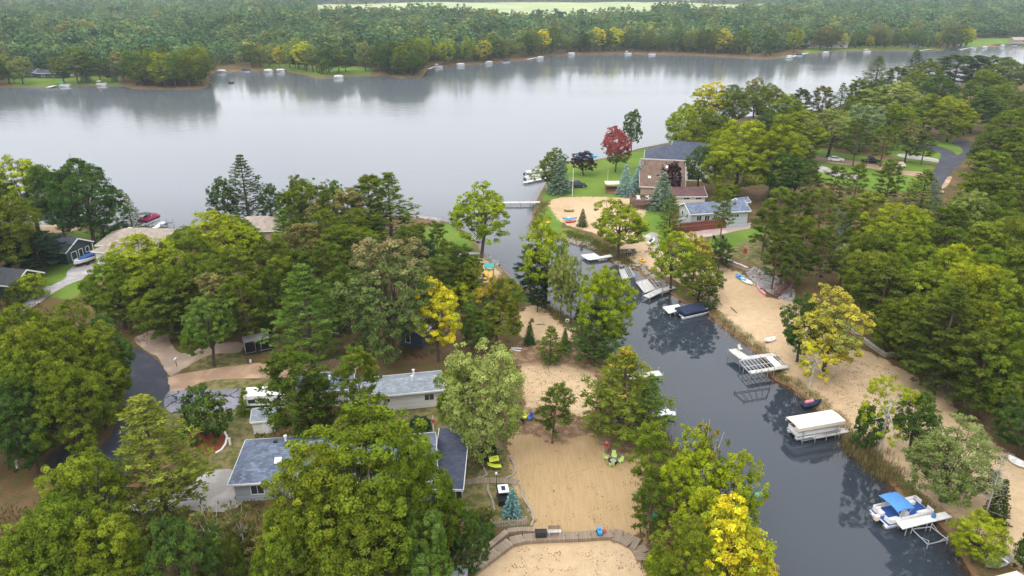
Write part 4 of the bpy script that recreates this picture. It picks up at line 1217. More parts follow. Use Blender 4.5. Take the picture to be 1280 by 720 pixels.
B('maple', 'LG', 1050, 356, 307, 40, 'light green young tree beside the picnic things at the edge of the woods', seed=0)
for a in [('oak', 'OL', 1100, 312, 12, 76), ('oak', 'G', 1150, 306, 13, 76), ('oak', 'YG', 1205, 305, 13, 72), ('oak', 'G', 1240, 306, 13, 72), ('bpine', 'OL', 1275, 312, 13, 66), ('bpine', 'DO', 1112, 338, 11, 70), ('maple', 'G', 1160, 332, 12, 76), ('maple', 'G', 1195, 352, 12, 64), ('oak', 'YG', 1232, 328, 13, 80), ('oak', 'G', 1268, 345, 13, 80),
          ('oak', 'G', 1140, 366, 11, 66), ('bpine', 'DO', 1175, 384, 12, 66), ('oak', 'G', 1225, 380, 13, 80), ('oak', 'G', 1262, 388, 12, 76), ('bpine', 'DO', 1240, 420, 12, 76), ('oak', 'G', 1278, 425, 12, 66), ('bpine', 'DO', 1120, 372, 9, 50)]:
    T(*a, group='dense trees of the lower right woods')
T('wpine', 'DO', 1200, 358, 16, 104, 'large dark olive pine with a bare trunk above the stone wall', seed=1)
B('shrub', 'VD', 1146, 460, 444, 22, 'low dark shrub at the upper end of the stone wall')

B('rpine', 'DO', 1066, 208, 150, 32, 'dark pine beside the sandy lane right of the white sedan')
B('rpine', 'OL', 1100, 209, 158, 34, 'olive pine on the sandy lane left of the roadside shelter')
B('rpine', 'DO', 1151, 206, 166, 26, 'dark pine on the lawn at the loop road')
B('maple', 'DG', 990, 205, 172, 40, 'dark green tree at the left end of the sandy lane')
# ---- front row of the far shore
frng = np.random.default_rng(21)
fpts = pw([(-90, 110)] + [p for p in FAR[::-1] if -20 <= p[0] <= 1300] + [(1380, 52)], 0.0)
seglen = [math.dist(fpts[i], fpts[i + 1]) for i in range(len(fpts) - 1)]
FAR_GAPS = [(0, 12), (48, 64), (84, 96), (268, 310), (352, 362), (432, 446), (536, 556), (572, 580), (640, 646), (694, 702), (946, 952), (972, 1022), (1058, 1066), (1212, 1300)]
d = 3.0; tot = sum(seglen)
nfar = 0
while d < tot:
    s = d; i = 0
    while s > seglen[i]: s -= seglen[i]; i += 1
    a, b = np.array(fpts[i]), np.array(fpts[i + 1])
    p = a + (b - a) * s / seglen[i]
    nrmv = np.array([-(b - a)[1], (b - a)[0]]) / seglen[i]
    if gz(*(p + nrmv * 6)) < 0.2: nrmv = -nrmv
    q = p + nrmv * (3.5 + 4.5 * frng.random())
    ppx = proj(q[0], q[1], 1.6)[0]
    d += 4.6 + 4.2 * frng.random()
    if any(l <= ppx <= h for l, h in FAR_GAPS) or gz(*q) < 0.6: continue
    kind = frng.choice(['oak', 'maple', 'oak', 'airy', 'rpine', 'bpine', 'shrub'])
    tone = frng.choice(['G', 'BG', 'DG', 'OL', 'BG', 'YG', 'LG', 'BR', 'LG'])
    if 0.0 < frng.random() < 0.05: tone = 'Y'; kind = 'airy'
    h = (11 + 9 * frng.random()) if kind != 'shrub' else 6
    if 176 < ppx < 256 or 470 < ppx < 530: h = 15 + 4 * frng.random(); kind = 'oak'; tone = frng.choice(['OL', 'G', 'YG', 'BG', 'G'])
    plant(kind, tone, q[0], q[1], 1.5, h, h * (0.62 + 0.3 * frng.random()), group='trees in the front row of the far shore')
    nfar += 1
for x0, x1, yb in ((168, 252, 105), (474, 526, 93)):
    for k in range(12):
        xx = x0 + (x1 - x0) * (k + .5) / 12
        wx, wy = P(xx, yb - 4 * (k % 3) + frng.normal(), 1.6)
        if gz(wx, wy) > 0.7: plant('oak', frng.choice(['G', 'OL', 'YG', 'BG', 'DG']), wx, wy, 1.5, 14 + 6 * frng.random(), 12 + 4 * frng.random(), group='trees in the front row of the far shore')
B('airy', 'Y', 350, 86, 57, 14, 'bright yellow tree in the front row of the far shore, left of the islet-like clump')
B('airy', 'Y', 604, 76, 50, 26, 'wide yellow tree on the far shore above the middle of the lake')
B('airy', 'YG', 557, 80, 49, 26, 'yellow-green tree on the far shore beside a sandy landing')
B('spruce', 'GS', 108, 103, 75, 14, 'grey-green spruce on the far lawn at the left')
B('spruce', 'GS', 144, 103, 70, 9, 'narrow grey-green spruce on the far shore near a white covered boat')
B('maple', 'PU', 78, 98, 75, 15, 'dark purple tree beside a house on the far left shore')
B('oak', 'SV', 1186, 60, 25, 26, 'large pale green tree on the far shore at the right')
B('airy', 'YG', 1206, 61, 36, 16, 'yellow-green tree on the far shore at the right end of the woods')
B('airy', 'YG', 12, 104, 67, 24, 'yellow-green tree standing at the far left shore')
B('airy', 'YG', 992, 66, 34, 22, 'yellow-topped tree beside the large far house')

# ---- the far woods: uncountable, one object scattering low trees over the land beyond the lake
protos = bpy.data.collections.new('far_tree_kinds')
for s, (w_, h_) in enumerate(((12, 12), (13, 13), (11, 13), (12, 11), (10, 12), (13, 12))):
    cm, tm = broadleaf(200 + s, w_, h_, lobes=8, nleaf=900, leaf=1.0, per=12, lobe_r=0.46, clump_r=0.10, zlow=0.02, far=M_LEAF_FAR)
    o = bpy.data.objects.new('far_broadleaf', cm); protos.objects.link(o)
for s in range(1):
    cm, tm = white_pine(210 + s, 6.5, 14, whorls=9, nb=5, dens=0.35, ln=1.25, far=M_LEAF_FAR)
    o = bpy.data.objects.new('far_conifer', cm); protos.objects.link(o)


def far_points():
    pts = []
    for y0, y1, sp in ((440, 900, 9.4), (900, 1500, 12.5), (1500, 2700, 17.5)):
        n_y = int((y1 - y0) / sp)
        for k in range(n_y):
            y = y0 + k * sp
            half = 0.80 * y + 60
            xs = np.arange(-half, half, sp) + (k % 2) * sp / 2
            pts.append(np.stack([xs + frng.normal(size=len(xs)) * sp * .25, np.full(len(xs), y) + frng.normal(size=len(xs)) * sp * .25, np.full(len(xs), sp / 8.8)], 1))
    p = np.concatenate(pts)
    sd = -sdf(WATER, p[:, 0], p[:, 1])
    zz = gz_arr(p[:, 0], p[:, 1], sd)
    fld = sdf(pw(FIELD[0], 2.0), p[:, 0], p[:, 1])
    lw = np.max([sdf(pw(q, 1.6), p[:, 0], p[:, 1]) for q in LAWNFAR], 0)
    pxl = np.array([proj(a, b, 1.6) for a, b, _ in p])
    gap = np.zeros(len(p), bool)
    for l, h in FAR_GAPS:
        gap |= (pxl[:, 0] > l) & (pxl[:, 0] < h) & (sd < 16)
    k = (sd > 9) & (fld < 0) & (lw < 2) & ~gap
    p = p[k]; sd = sd[k]
    z = 1.6 + (p[:, 1] > 640) * np.clip((sd - 40) / 200, 0, 1) * (np.sin(p[:, 0] * 0.013 + 1) * np.cos(p[:, 1] * 0.011) * 2.2 + 2.0) * 2
    # woods read as stands: patches of taller, shorter, denser growth
    stand = np.sin(p[:, 0] * 0.021) * np.sin(p[:, 1] * 0.017 + 1.3) + 0.5 * np.sin(p[:, 0] * 0.053 + p[:, 1] * 0.04)
    sc = (1.15 + 0.20 * stand + frng.normal(size=len(p)) * 0.27)
    sc = np.clip(sc, 0.55, 1.8) * np.clip(p[:, 2] ** 0.5, 1, 1.35)
    return np.stack([p[:, 0], p[:, 1], z - 0.3], 1), sc


fp, fs_ = far_points()
me = bpy.data.meshes.new('far_woods'); me.vertices.add(len(fp)); me.vertices.foreach_set('co', fp.astype(np.float32).ravel())
a = me.attributes.new('size', 'FLOAT', 'POINT'); a.data.foreach_set('value', fs_.astype(np.float32))
me.update()
fw = link_mesh('far_woods', me)
tag(fw, 'hazy mass of mixed woods stretching away beyond the far shore', 'woods', kind='stuff')
ng = bpy.data.node_groups.new('scatter_far_trees', 'GeometryNodeTree')
ng.interface.new_socket('Geometry', in_out='INPUT', socket_type='NodeSocketGeometry')
ng.interface.new_socket('Geometry', in_out='OUTPUT', socket_type='NodeSocketGeometry')
gi = ng.nodes.new('NodeGroupInput'); go = ng.nodes.new('NodeGroupOutput')
iop = ng.nodes.new('GeometryNodeInstanceOnPoints')
ci = ng.nodes.new('GeometryNodeCollectionInfo'); ci.inputs['Collection'].default_value = protos
ci.inputs['Separate Children'].default_value = True; ci.inputs['Reset Children'].default_value = True
rr = ng.nodes.new('FunctionNodeRandomValue'); rr.data_type = 'FLOAT_VECTOR'
rr.inputs[0].default_value = (0, 0, 0); rr.inputs[1].default_value = (0.06, 0.06, 6.283)
na = ng.nodes.new('GeometryNodeInputNamedAttribute'); na.data_type = 'FLOAT'; na.inputs['Name'].default_value = 'size'
ng.links.new(gi.outputs[0], iop.inputs['Points']); ng.links.new(ci.outputs[0], iop.inputs['Instance'])
iop.inputs['Pick Instance'].default_value = True
ng.links.new(rr.outputs[0], iop.inputs['Rotation']); ng.links.new(na.outputs[0], iop.inputs['Scale'])
ng.links.new(iop.outputs[0], go.inputs[0])
md = fw.modifiers.new('scatter', 'NODES'); md.node_group = ng

# woods going on past both sides of the view, scattered the same way
p2 = bpy.data.collections.new('side_tree_kinds')
for s, (w_, h_) in enumerate(((10, 13), (9, 14), (11, 12))):
    o = bpy.data.objects.new('side_broadleaf', broadleaf(300 + s, w_, h_, lobes=15, nleaf=9000, leaf=0.42, per=24, lobe_r=0.38, clump_r=0.07, zlow=0.08, far=M_LEAF_FAR)[0]); p2.objects.link(o)
sp_ = []
for k in range(9000):
    x, y = frng.uniform(-330, 330), frng.uniform(25, 330)
    a = proj(x, y, 1.0)
    if a[2] < 5 or -5.5 * F / a[2] < a[0] < 1280 + 5.5 * F / a[2] or any((x - u) ** 2 + (y - v) ** 2 < 60 for u, v, _ in sp_): continue
    if gz(x, y) > 0.95: sp_.append((x, y, gz(x, y) - .1))
me = bpy.data.meshes.new('side_woods'); me.from_pydata(sp_, [], [])
at_ = me.attributes.new('size', 'FLOAT', 'POINT'); at_.data.foreach_set('value', np.clip(1 + frng.normal(size=len(sp_)) * .18, .6, 1.4).astype(np.float32))
sw = link_mesh('side_woods', me); tag(sw, 'woods carrying on beyond both edges of the view', 'woods', kind='stuff')
ng2 = ng.copy()
for n_ in ng2.nodes:
    if n_.bl_idname == 'GeometryNodeCollectionInfo': n_.inputs['Collection'].default_value = p2
sw.modifiers.new('scatter', 'NODES').node_group = ng2
# ------------------------------------------------------------------ buildings
def loc_of(root, p):
    return (p[0] - root.location.x, p[1] - root.location.y, p[2] - root.location.z)


def place(o, loc, rz=0.0):
    o.location = loc; o.rotation_euler = (0, 0, rz)
    return o


def block(root, loc, rz, L, D, eave, rise, wallm, roofm, kind='gable', over=0.45, wins=(), doors=(), trim=M_WHITE, vents=(), chim=None, back=None, z0=0.0):
    """one roofed volume in the root's frame. ridge runs along local x; front faces -y"""
    hx, hy = L / 2 - over, D / 2 - over
    w = MB()
    if kind == 'gable':
        s = rise / (D / 2)
        top = eave + s * over
        w.profile([(-hy, z0), (hy, z0), (hy, top - 0.12), (0, eave + rise - 0.22), (-hy, top - 0.12)], -hx, hx)
    elif kind == 'shed':
        w.profile([(-hy, z0), (hy, z0), (hy, eave + rise * (1 - over / D) - 0.18), (-hy, eave + rise * over / D - 0.18)], -hx, hx)
    else:
        w.box((0, 0, (eave - 0.05 + z0) / 2), (2 * hx, 2 * hy, eave - 0.05 - z0))
    place(w.build('wall', wallm, root), loc, rz)
    r = MB(); t = MB(); H = eave + rise
    a, b = L / 2, D / 2
    if kind == 'gable':
        r.slab([(-a, -b, eave), (a, -b, eave), (a, -0.0, H), (-a, -0.0, H)], 0.16)
        r.slab([(-a, 0.0, H), (a, 0.0, H), (a, b, eave), (-a, b, eave)], 0.16)
        for sx in (-1, 1):
            for sy in (-1, 1):
                ln = math.hypot(b, rise); an = math.atan2(rise, b)
                t.box((sx * (a + 0.025), sy * b / 2, (eave + H) / 2 - 0.11), (0.05, ln, 0.26), rx=-sy * an)
        for sy in (-1, 1):
            t.box((0, sy * (b + 0.03), eave - 0.10), (L, 0.06, 0.22))
    elif kind == 'shed':
        r.slab([(-a, -b, eave), (a, -b, eave), (a, b, H), (-a, b, H)], 0.16)
        ln = math.hypot(2 * b, rise); an = math.atan2(rise, 2 * b)
        for sx in (-1, 1): t.box((sx * (a + 0.03), 0, (eave + H) / 2 - 0.10), (0.06, ln, 0.30), rx=an)
        t.box((0, -b - 0.03, eave - 0.1), (L, 0.06, 0.26))
    else:
        q = min(a, b) * 0.95
        f = [(-a, -b, eave), (a, -b, eave), (a, b, eave), (-a, b, eave)]
        rl, rr_ = (-(a - q), 0, H), (a - q, 0, H)
        r.slab([f[0], f[1], rr_, rl], 0.14); r.slab([f[2], f[3], rl, rr_], 0.14)
        r.slab([f[1], f[2], rr_], 0.14); r.slab([f[3], f[0], rl], 0.14)
        for sy in (-1, 1): t.box((0, sy * (b + 0.03), eave - 0.12), (L, 0.06, 0.22))
        for sx in (-1, 1): t.box((sx * (a + 0.03), 0, eave - 0.12), (0.06, D, 0.22))
    ro = place(r.build('roof', roofm, root), loc, rz)
    place(t.build('fascia', trim, root), loc, rz)
    ro['_z'] = H
    del ro['_z']

    def roof_z(x, y):
        if kind == 'shed': return eave + rise * (y + b) / (2 * b)
        zz = eave + rise * (1 - abs(y) / b)
        if kind == 'hip': zz = min(zz, eave + rise * (a - abs(x)) / (min(a, b) * 0.95))
        return zz
    for x, y, typ in vents:
        z = roof_z(x, y); m = MB()
        if typ == 'pipe': m.tube([(x, y, z - 0.1), (x, y, z + 0.7)], 0.12, 8); m.tube([(x, y, z + 0.7), (x, y, z + 0.78)], 0.2, 8); mm = M_WHITE; nm = 'roof_pipe'
        elif typ == 'box': m.box((x, y, z + 0.12), (0.4, 0.4, 0.3)); mm = M_DARK; nm = 'roof_vent'
        elif typ == 'sky': m.box((x, y, z + 0.06), (0.75, 0.75, 0.22), rx=math.atan2(rise, b) * (1 if y < 0 else -1)); mm = M_WHITE; nm = 'skylight'
        else: m.box((x, y, z + 0.35), (0.9, 0.8, 1.6)); m.box((x, y, z + 1.2), (1.05, 0.95, 0.14)); mm = M_STONE; nm = 'chimney'
        m.build(nm, mm, ro)
    for face, u, zc, ww, wh in wins:
        fm, pm = MB(), MB()
        if face in 'fb':
            y = -hy if face == 'f' else hy; sg = -1 if face == 'f' else 1
            x = u * 2 * hx
            for dx_ in (-1, 1): fm.box((x + dx_ * (ww / 2), y + sg * 0.03, zc), (0.09, 0.10, wh + 0.09))
            for dz_ in (-1, 1): fm.box((x, y + sg * 0.03, zc + dz_ * wh / 2), (ww - 0.09, 0.10, 0.09))
            fm.box((x, y + sg * 0.025, zc), (0.05, 0.06, wh - 0.09))
            pm.box((x, y + sg * 0.008, zc), (ww - 0.09, 0.03, wh - 0.09))
        else:
            x = -hx if face == 'l' else hx; sg = -1 if face == 'l' else 1
            y = u * 2 * hy
            for d_ in (-1, 1): fm.box((x + sg * 0.03, y + d_ * ww / 2, zc), (0.10, 0.09, wh + 0.09))
            for d_ in (-1, 1): fm.box((x + sg * 0.03, y, zc + d_ * wh / 2), (0.10, ww - 0.09, 0.09))
            pm.box((x + sg * 0.008, y, zc), (0.03, ww - 0.09, wh - 0.09))
        fo = place(fm.build('window', trim, root), loc, rz)
        pm.build('pane', M_GLASS, fo)
    for face, u, dw, dh, dm in doors:
        d_ = MB(); k = MB()
        if face == 'f':
            d_.box((u * 2 * hx, -hy - 0.02, z0 + dh / 2), (dw, 0.06, dh)); k.ball((u * 2 * hx + dw * .38, -hy - 0.08, z0 + 1.0), 0.05)
        else:
            sg = -1 if face == 'l' else 1
            d_.box((sg * (hx + 0.02), u * 2 * hy, z0 + dh / 2), (0.06, dw, dh)); k.ball((sg * (hx + 0.08), u * 2 * hy + dw * .38, z0 + 1.0), 0.05)
        do = place(d_.build('door', dm, root), loc, rz)
        k.build('handle', M_DARK, do)
    return ro


def eave_block(root, a, b, eave, D, rise, wallm, roofm, L=None, anchor='c', gz0=None, **kw):
    """front eave edge given by two pixels at eave height; body extends D away from the camera"""
    z = (root.location.z if gz0 is None else gz0)
    c, ang, ln = seg(a, b, z + eave)
    if L:
        ux, uy = math.cos(ang), math.sin(ang)
        if anchor == 'l': c = (c[0] + ux * (L - ln) / 2, c[1] + uy * (L - ln) / 2, c[2])
        if anchor == 'r': c = (c[0] - ux * (L - ln) / 2, c[1] - uy * (L - ln) / 2, c[2])
        ln = L
    nx_, ny_ = -math.sin(ang), math.cos(ang)
    c = (c[0] + nx_ * D / 2, c[1] + ny_ * D / 2, z)
    return block(root, loc_of(root, c), ang, ln, D, eave, rise, wallm, roofm, **kw)


def hroot(name, label, px, cat='house', group=None):
    x, y, z = PG(*px)
    return thing(name, label, cat, (x, y, z), 0, group)


# white mobile home
h = hroot('mobile_home', 'long white mobile home with weathered grey roof, half hidden by two pines', (490, 512))
eave_block(h, (436, 499), (556, 487), 2.7, 5.2, 0.85, M_SIDE_WHT, M_ROOF_GREY, wins=[('f', 0.36, 1.55, 1.3, 1.0), ('f', -0.12, 1.7, 0.8, 0.6), ('f', -0.38, 1.55, 1.2, 1.0)], vents=[(2.4, 1.6, 'pipe'), (2.1, -0.6, 'pipe'), (-2.0, 1.4, 'box')], doors=[('f', -0.26, 0.9, 2.0, M_WHITE)])
eave_block(h, (360, 492), (442, 486), 2.7, 5.0, 0.75, M_SIDE_WHT, M_ROOF_BLUE, wins=[('f', 0.2, 1.6, 1.2, 0.9), ('f', -0.25, 1.6, 1.2, 0.9)], vents=[(1.0, -0.8, 'pipe')])
# blue roofed house
h = hroot('ranch_house', 'rambling house with blue-grey hipped roof half buried under oak crowns', (330, 612))
eave_block(h, (284.5, 606), (420, 597), 2.7, 8.3, 2.1, M_SIDE_BLUE, M_ROOF_BLUE, L=18, anchor='l', kind='hip', wins=[('f', -0.36, 1.5, 1.4, 1.2), ('f', -0.1, 1.5, 1.4, 1.2)],
           vents=[(-4.6, 0.2, 'box'), (-3.2, -0.3, 'box'), (-1.4, -0.2, 'box'), (-4.0, -2.0, 'sky'), (-3.6, 0.8, 'pipe')], doors=[('l', 0.1, 0.95, 2.05, M_WHITE)])
eave_block(h, (500, 604), (548, 600), 3.0, 9.0, 2.3, M_SIDE_BLUE, M_ROOF_BLUE, L=8.5, anchor='r', kind='gable', wins=[('r', -0.3, 1.6, 1.0, 1.0), ('f', 0.3, 1.5, 1.2, 1.1)])
eave_block(h, (538, 611.5), (579, 612), 2.5, 9.2, 1.5, M_SIDE_BLUE, M_ROOF_DARK, kind='shed', over=0.35, wins=[('f', -0.22, 1.4, 1.0, 1.2), ('f', 0.16, 1.4, 0.9, 1.2)], doors=[('f', 0.4, 0.8, 2.0, M_DARK)])
# slate blue cottage behind the yellow tree
h = hroot('blue_cottage', 'small slate blue cottage with a white trimmed gable behind the yellow tree', (525, 436))
c0 = PG(524, 436)
block(h, (-0.6, 3.2, 0), R(72), 6.5, 4.6, 2.6, 1.4, M_SIDE_NAVY, M_ROOF_GREY, wins=[('l', 0.12, 1.5, 0.8, 1.5)])
# white garden shed
h = hroot('garden_shed', 'little white shed with pale blue-grey roof beside the pine and the camper', (327, 541), 'shed')
block(h, (0.2, 1.3, 0), R(8), 2.9, 3.2, 1.9, 0.75, M_SIDE_WHT, M_ROOF_GREY, over=0.18, doors=[('f', 0.1, 0.9, 1.7, M_WHITE)])
# left cottages
h = hroot('green_cottage', 'low house with dark blue roof and white trimmed dark green gable on the left lawn', (85, 328))
block(h, (-4.5, 3.4, 0), R(-14), 13.5, 7.4, 2.7, 1.9, M_SIDE_GRN, M_ROOF_DARK, wins=[('r', -0.22, 1.3, 1.3, 1.6), ('r', 0.05, 1.3, 1.0, 1.6), ('r', 0.32, 1.5, 0.9, 1.1)])
m = MB(); m.tube([(2.6, 5.2, 2.4), (2.7, 5.0, 1.2), (2.9, 4.8, 0.5), (4.2, 4.3, 0.12)], 0.07, 6); place(m.build('downpipe', M_WHITE, h), (0, 0, 0))
h = hroot('black_cottage', 'dark cottage with white gable trim and white door at the left edge', (20, 372))
block(h, (-3.2, 3.0, 0), R(-12), 10.5, 7.0, 2.8, 1.9, M_SIDE_GRN, M_ROOF_BLK, doors=[('r', -0.3, 1.1, 2.1, M_WHITE)])
m = MB()
for k in range(9): m.box((2.6 + k * 0.28, 1.1 + k * 0.18, 0.55), (0.07, 0.07, 1.1))
m.box((3.75, 1.85, 1.12), (2.8, 0.1, 0.09), rz=math.atan2(0.18, 0.28)); m.box((3.75, 1.85, 0.3), (2.8, 0.1, 0.09), rz=math.atan2(0.18, 0.28))
m.build('railing', M_WHITE, h)
# tan roofed house
h = hroot('tan_house', 'house with broad tan hipped roof above the blue covered speedboat', (150, 322))
eave_block(h, (112.5, 314), (152, 318), 2.7, 8.5, 1.8, M_SIDE_TAN, M_ROOF_TAN, L=11, anchor='l', kind='hip', wins=[('f', 0.0, 1.4, 1.6, 1.2)], doors=[('f', -0.35, 2.4, 2.2, M_WHITE)])
eave_block(h, (140, 306), (201, 304), 2.8, 9.5, 2.0, M_SIDE_TAN, M_ROOF_TAN, L=13, anchor='r', kind='hip', wins=[('r', 0.0, 1.5, 1.4, 1.2)], vents=[(-1.0, 0.4, 'sky')])
h = hroot('lakeside_house', 'tan roof of a house glimpsed among oaks behind the tall lakeside pine', (322, 300))
block(h, (0, 2, 0), R(4), 12, 8, 2.7, 2.2, M_SIDE_TAN, M_ROOF_TAN, kind='hip', wins=[('f', 0, 1.4, 1.4, 1.1)])
# bottom edge: brown roof and orange deck
h = hroot('brown_cabin', 'brown roof of a cabin cut off by the bottom edge below the oaks', (465, 760))
eave_block(h, (404, 742), (520, 734), 2.6, 3.6, 0.7, M_SIDE_TAN, M_ROOF_MAR, kind='shed', vents=[(1.2, 0.3, 'pipe')])
h = thing('sun_deck', 'reddish wooden deck with dark red railings at the bottom edge', 'deck', PG(535, 716))
m = MB(); m.box((0, 0, 0.45), (3.4, 3.0, 0.1)); m.build('floor', M_WOODO, h)
for k in range(4):
    m = MB(); m.box((0.3 + 0.45 * k, 1.2, 0.95), (0.09, 0.09, 0.95)); m.build('post', M_REDWOOD, h)
m = MB(); m.box((0.95, 1.2, 1.42), (1.7, 0.1, 0.08)); m.box((0.95, 1.2, 0.9), (1.7, 0.06, 0.06)); m.build('rail', M_REDWOOD, h)

# brick red-brown lodge, dark blue house, cream house, blue-grey ranch, brown deck
h = hroot('brown_lodge', 'big house with a wide plain brown roof slope and stone chimney on the east lawn', (825, 250))
eave_block(h, (799, 233), (852, 235), 2.6, 14, 5.6, M_SIDE_TAN, M_ROOF_BRN, L=12, anchor='l', vents=[(-5.4, -1.0, 'chimney'), (1.2, -1.8, 'sky'), (-3.4, -4.6, 'sky'), (-1.2, -4.0, 'box')])
h = hroot('blue_roofed_house', 'house with long dark slate blue hipped roof at the lake behind the brown lodge', (840, 200))
eave_block(h, (805, 198), (876, 201), 6.0, 12, 3.0, M_SIDE_WHT, M_ROOF_DARK, L=20, anchor='l', kind='hip', wins=[('l', 0, 1.6, 1.4, 1.3)])
eave_block(h, (842, 196), (882, 200), 6.2, 11, 3.6, M_SIDE_WHT, M_ROOF_DARK, L=11, anchor='r', kind='gable', wins=[('r', 0.1, 2, 1.2, 1.2)])
h = hroot('cream_house', 'low cream house with maroon roof behind the blue-grey ranch house', (855, 259))
eave_block(h, (812, 246), (884.5, 245.5), 2.5, 8, 1.5, M_CREAM, M_ROOF_MAR, L=11.5, anchor='r', wins=[('f', 0.05, 1.9, 1.5, 0.6), ('f', 0.34, 1.9, 1.5, 0.6)])
h = hroot('ranch_house', 'blue-grey ranch house with white gable and raised red deck above the beach', (900, 282))
eave_block(h, (863, 268), (939, 263.5), 3.9, 7.6, 1.6, M_SIDE_BLUE, M_ROOF_BLUE, wins=[('f', -0.36, 2.7, 1.3, 1.2), ('f', -0.22, 2.7, 1.3, 1.2), ('f', -0.08, 2.7, 1.0, 1.2), ('f', 0.3, 2.8, 1.2, 0.8), ('l', -0.2, 2.7, 1.0, 1.2), ('l', 0.2, 2.7, 1.0, 1.2)])
eave_block(h, (926, 254), (938, 252.5), 4.3, 3.2, 0.9, M_SIDE_BLUE, M_ROOF_BLUE, L=3.2)
m = MB(); c, ang, ln = seg((846, 282), (905, 276), G + 1.3)
m.box((0, 0, 1.25), (ln, 2.4, 0.14)); place(m.build('deck_floor', M_WOODO, h), loc_of(h, (c[0], c[1], h.location.z)), ang)
m = MB(); m.box((0, -1.22, 0.62), (ln, 0.06, 1.2)); m.box((-ln / 2 + 0.03, 0, 0.62), (0.06, 2.3, 1.2)); place(m.build('deck_skirt', M_REDWOOD, h), loc_of(h, (c[0], c[1], h.location.z)), ang)
m = MB(); m.box((0, -1.18, 2.25), (ln, 0.09, 0.09)); m.box((0, -1.18, 1.75), (ln, 0.05, 0.7))
place(m.build('deck_railing', M_REDWOOD, h), loc_of(h, (c[0], c[1], h.location.z)), ang)
m = MB()
for k in range(8): m.box((-ln / 2 - 0.2 - 0.3 * k, -1.2 - 0.10 * k, 1.2 - 0.16 * k), (0.34, 1.3, 0.10))
m.box((-ln / 2 - 1.3, -2.15, 1.25), (2.7, 0.06, 0.7), ry=R(25), rz=R(18)); place(m.build('stairs', M_REDWOOD, h), loc_of(h, (c[0], c[1], h.location.z)), ang)
h = thing('sun_deck', 'raised brown deck with white seats between spruces and lodge', 'deck', PG(806, 262))
m = MB(); m.box((0, 2.6, 1.5), (6.2, 5.4, 0.16)); m.build('floor', M_WOODB, h)
m = MB()
for k in range(17): m.box((-3.05 + k * 0.38, -0.05, 0.78), (0.12, 0.06, 1.4)); m.box((-3.05, 0.1 + k * 0.3, 0.78), (0.06, 0.12, 1.4))
m.build('lattice', M_WOODB, h)
m = MB()
for yy in (-0.05, 5.25): m.box((0, yy, 2.45), (6.2, 0.1, 0.1)); m.box((0, yy, 2.0), (6.2, 0.04, 0.6))
m.box((-3.1, 2.6, 2.45), (0.1, 5.3, 0.1)); m.box((-3.1, 2.6, 2.0), (0.04, 5.3, 0.6)); m.build('railing', M_WOODB, h)
m = MB(); m.box((3.6, 0.6, 1.0), (1.4, 2.6, 0.12)); m.box((3.9, -0.6, 0.5), (3.2, 0.12, 1.0)); m.build('lower_deck', M_WOODB, h)
# pavilion
h = thing('garden_pavilion', 'small open pavilion with flat cream roof on the east lawn', 'pavilion', PG(765, 240))
m = MB(); m.box((0, 0, 2.55), (4.0, 3.4, 0.16)); m.box((0, 0, 2.72), (3.0, 2.5, 0.2), taper=0.6); m.build('roof', M_TAN, h)
for sx in (-1, 1):
    for sy in (-1, 1):
        m = MB(); m.box((sx * 1.7, sy * 1.4, 1.25), (0.14, 0.14, 2.45)); m.build('post', M_WOODB, h)
m = MB(); m.box((0, 0, 0.1), (3.9, 3.3, 0.2)); m.build('floor', M_WOODO, h)
m = MB(); m.box((0, 1.4, 0.75), (3.2, 0.08, 0.9)); m.box((-1.7, 0, 0.75), (0.08, 2.6, 0.9)); m.build('back_panel', M_REDWOOD, h)
# tan shelter on the hill
h = thing('roadside_shelter', 'small tan roofed shelter with white posts beside the hill lawn', 'shelter', PG(1116, 216))
block(h, (0, 0, 0), R(6), 4.6, 3.6, 2.5, 0.7, M_SIDE_TAN, M_ROOF_TAN, over=0.3)
h = hroot('black_shed', 'black shed tucked behind the light green young tree', (1068, 345), 'shed')
block(h, (0, 1.2, 0), R(10), 3.0, 3.0, 2.4, 0.8, M_SIDE_GRN, M_ROOF_BLK, over=0.2, wins=[('f', 0.2, 1.5, 0.5, 0.5)])

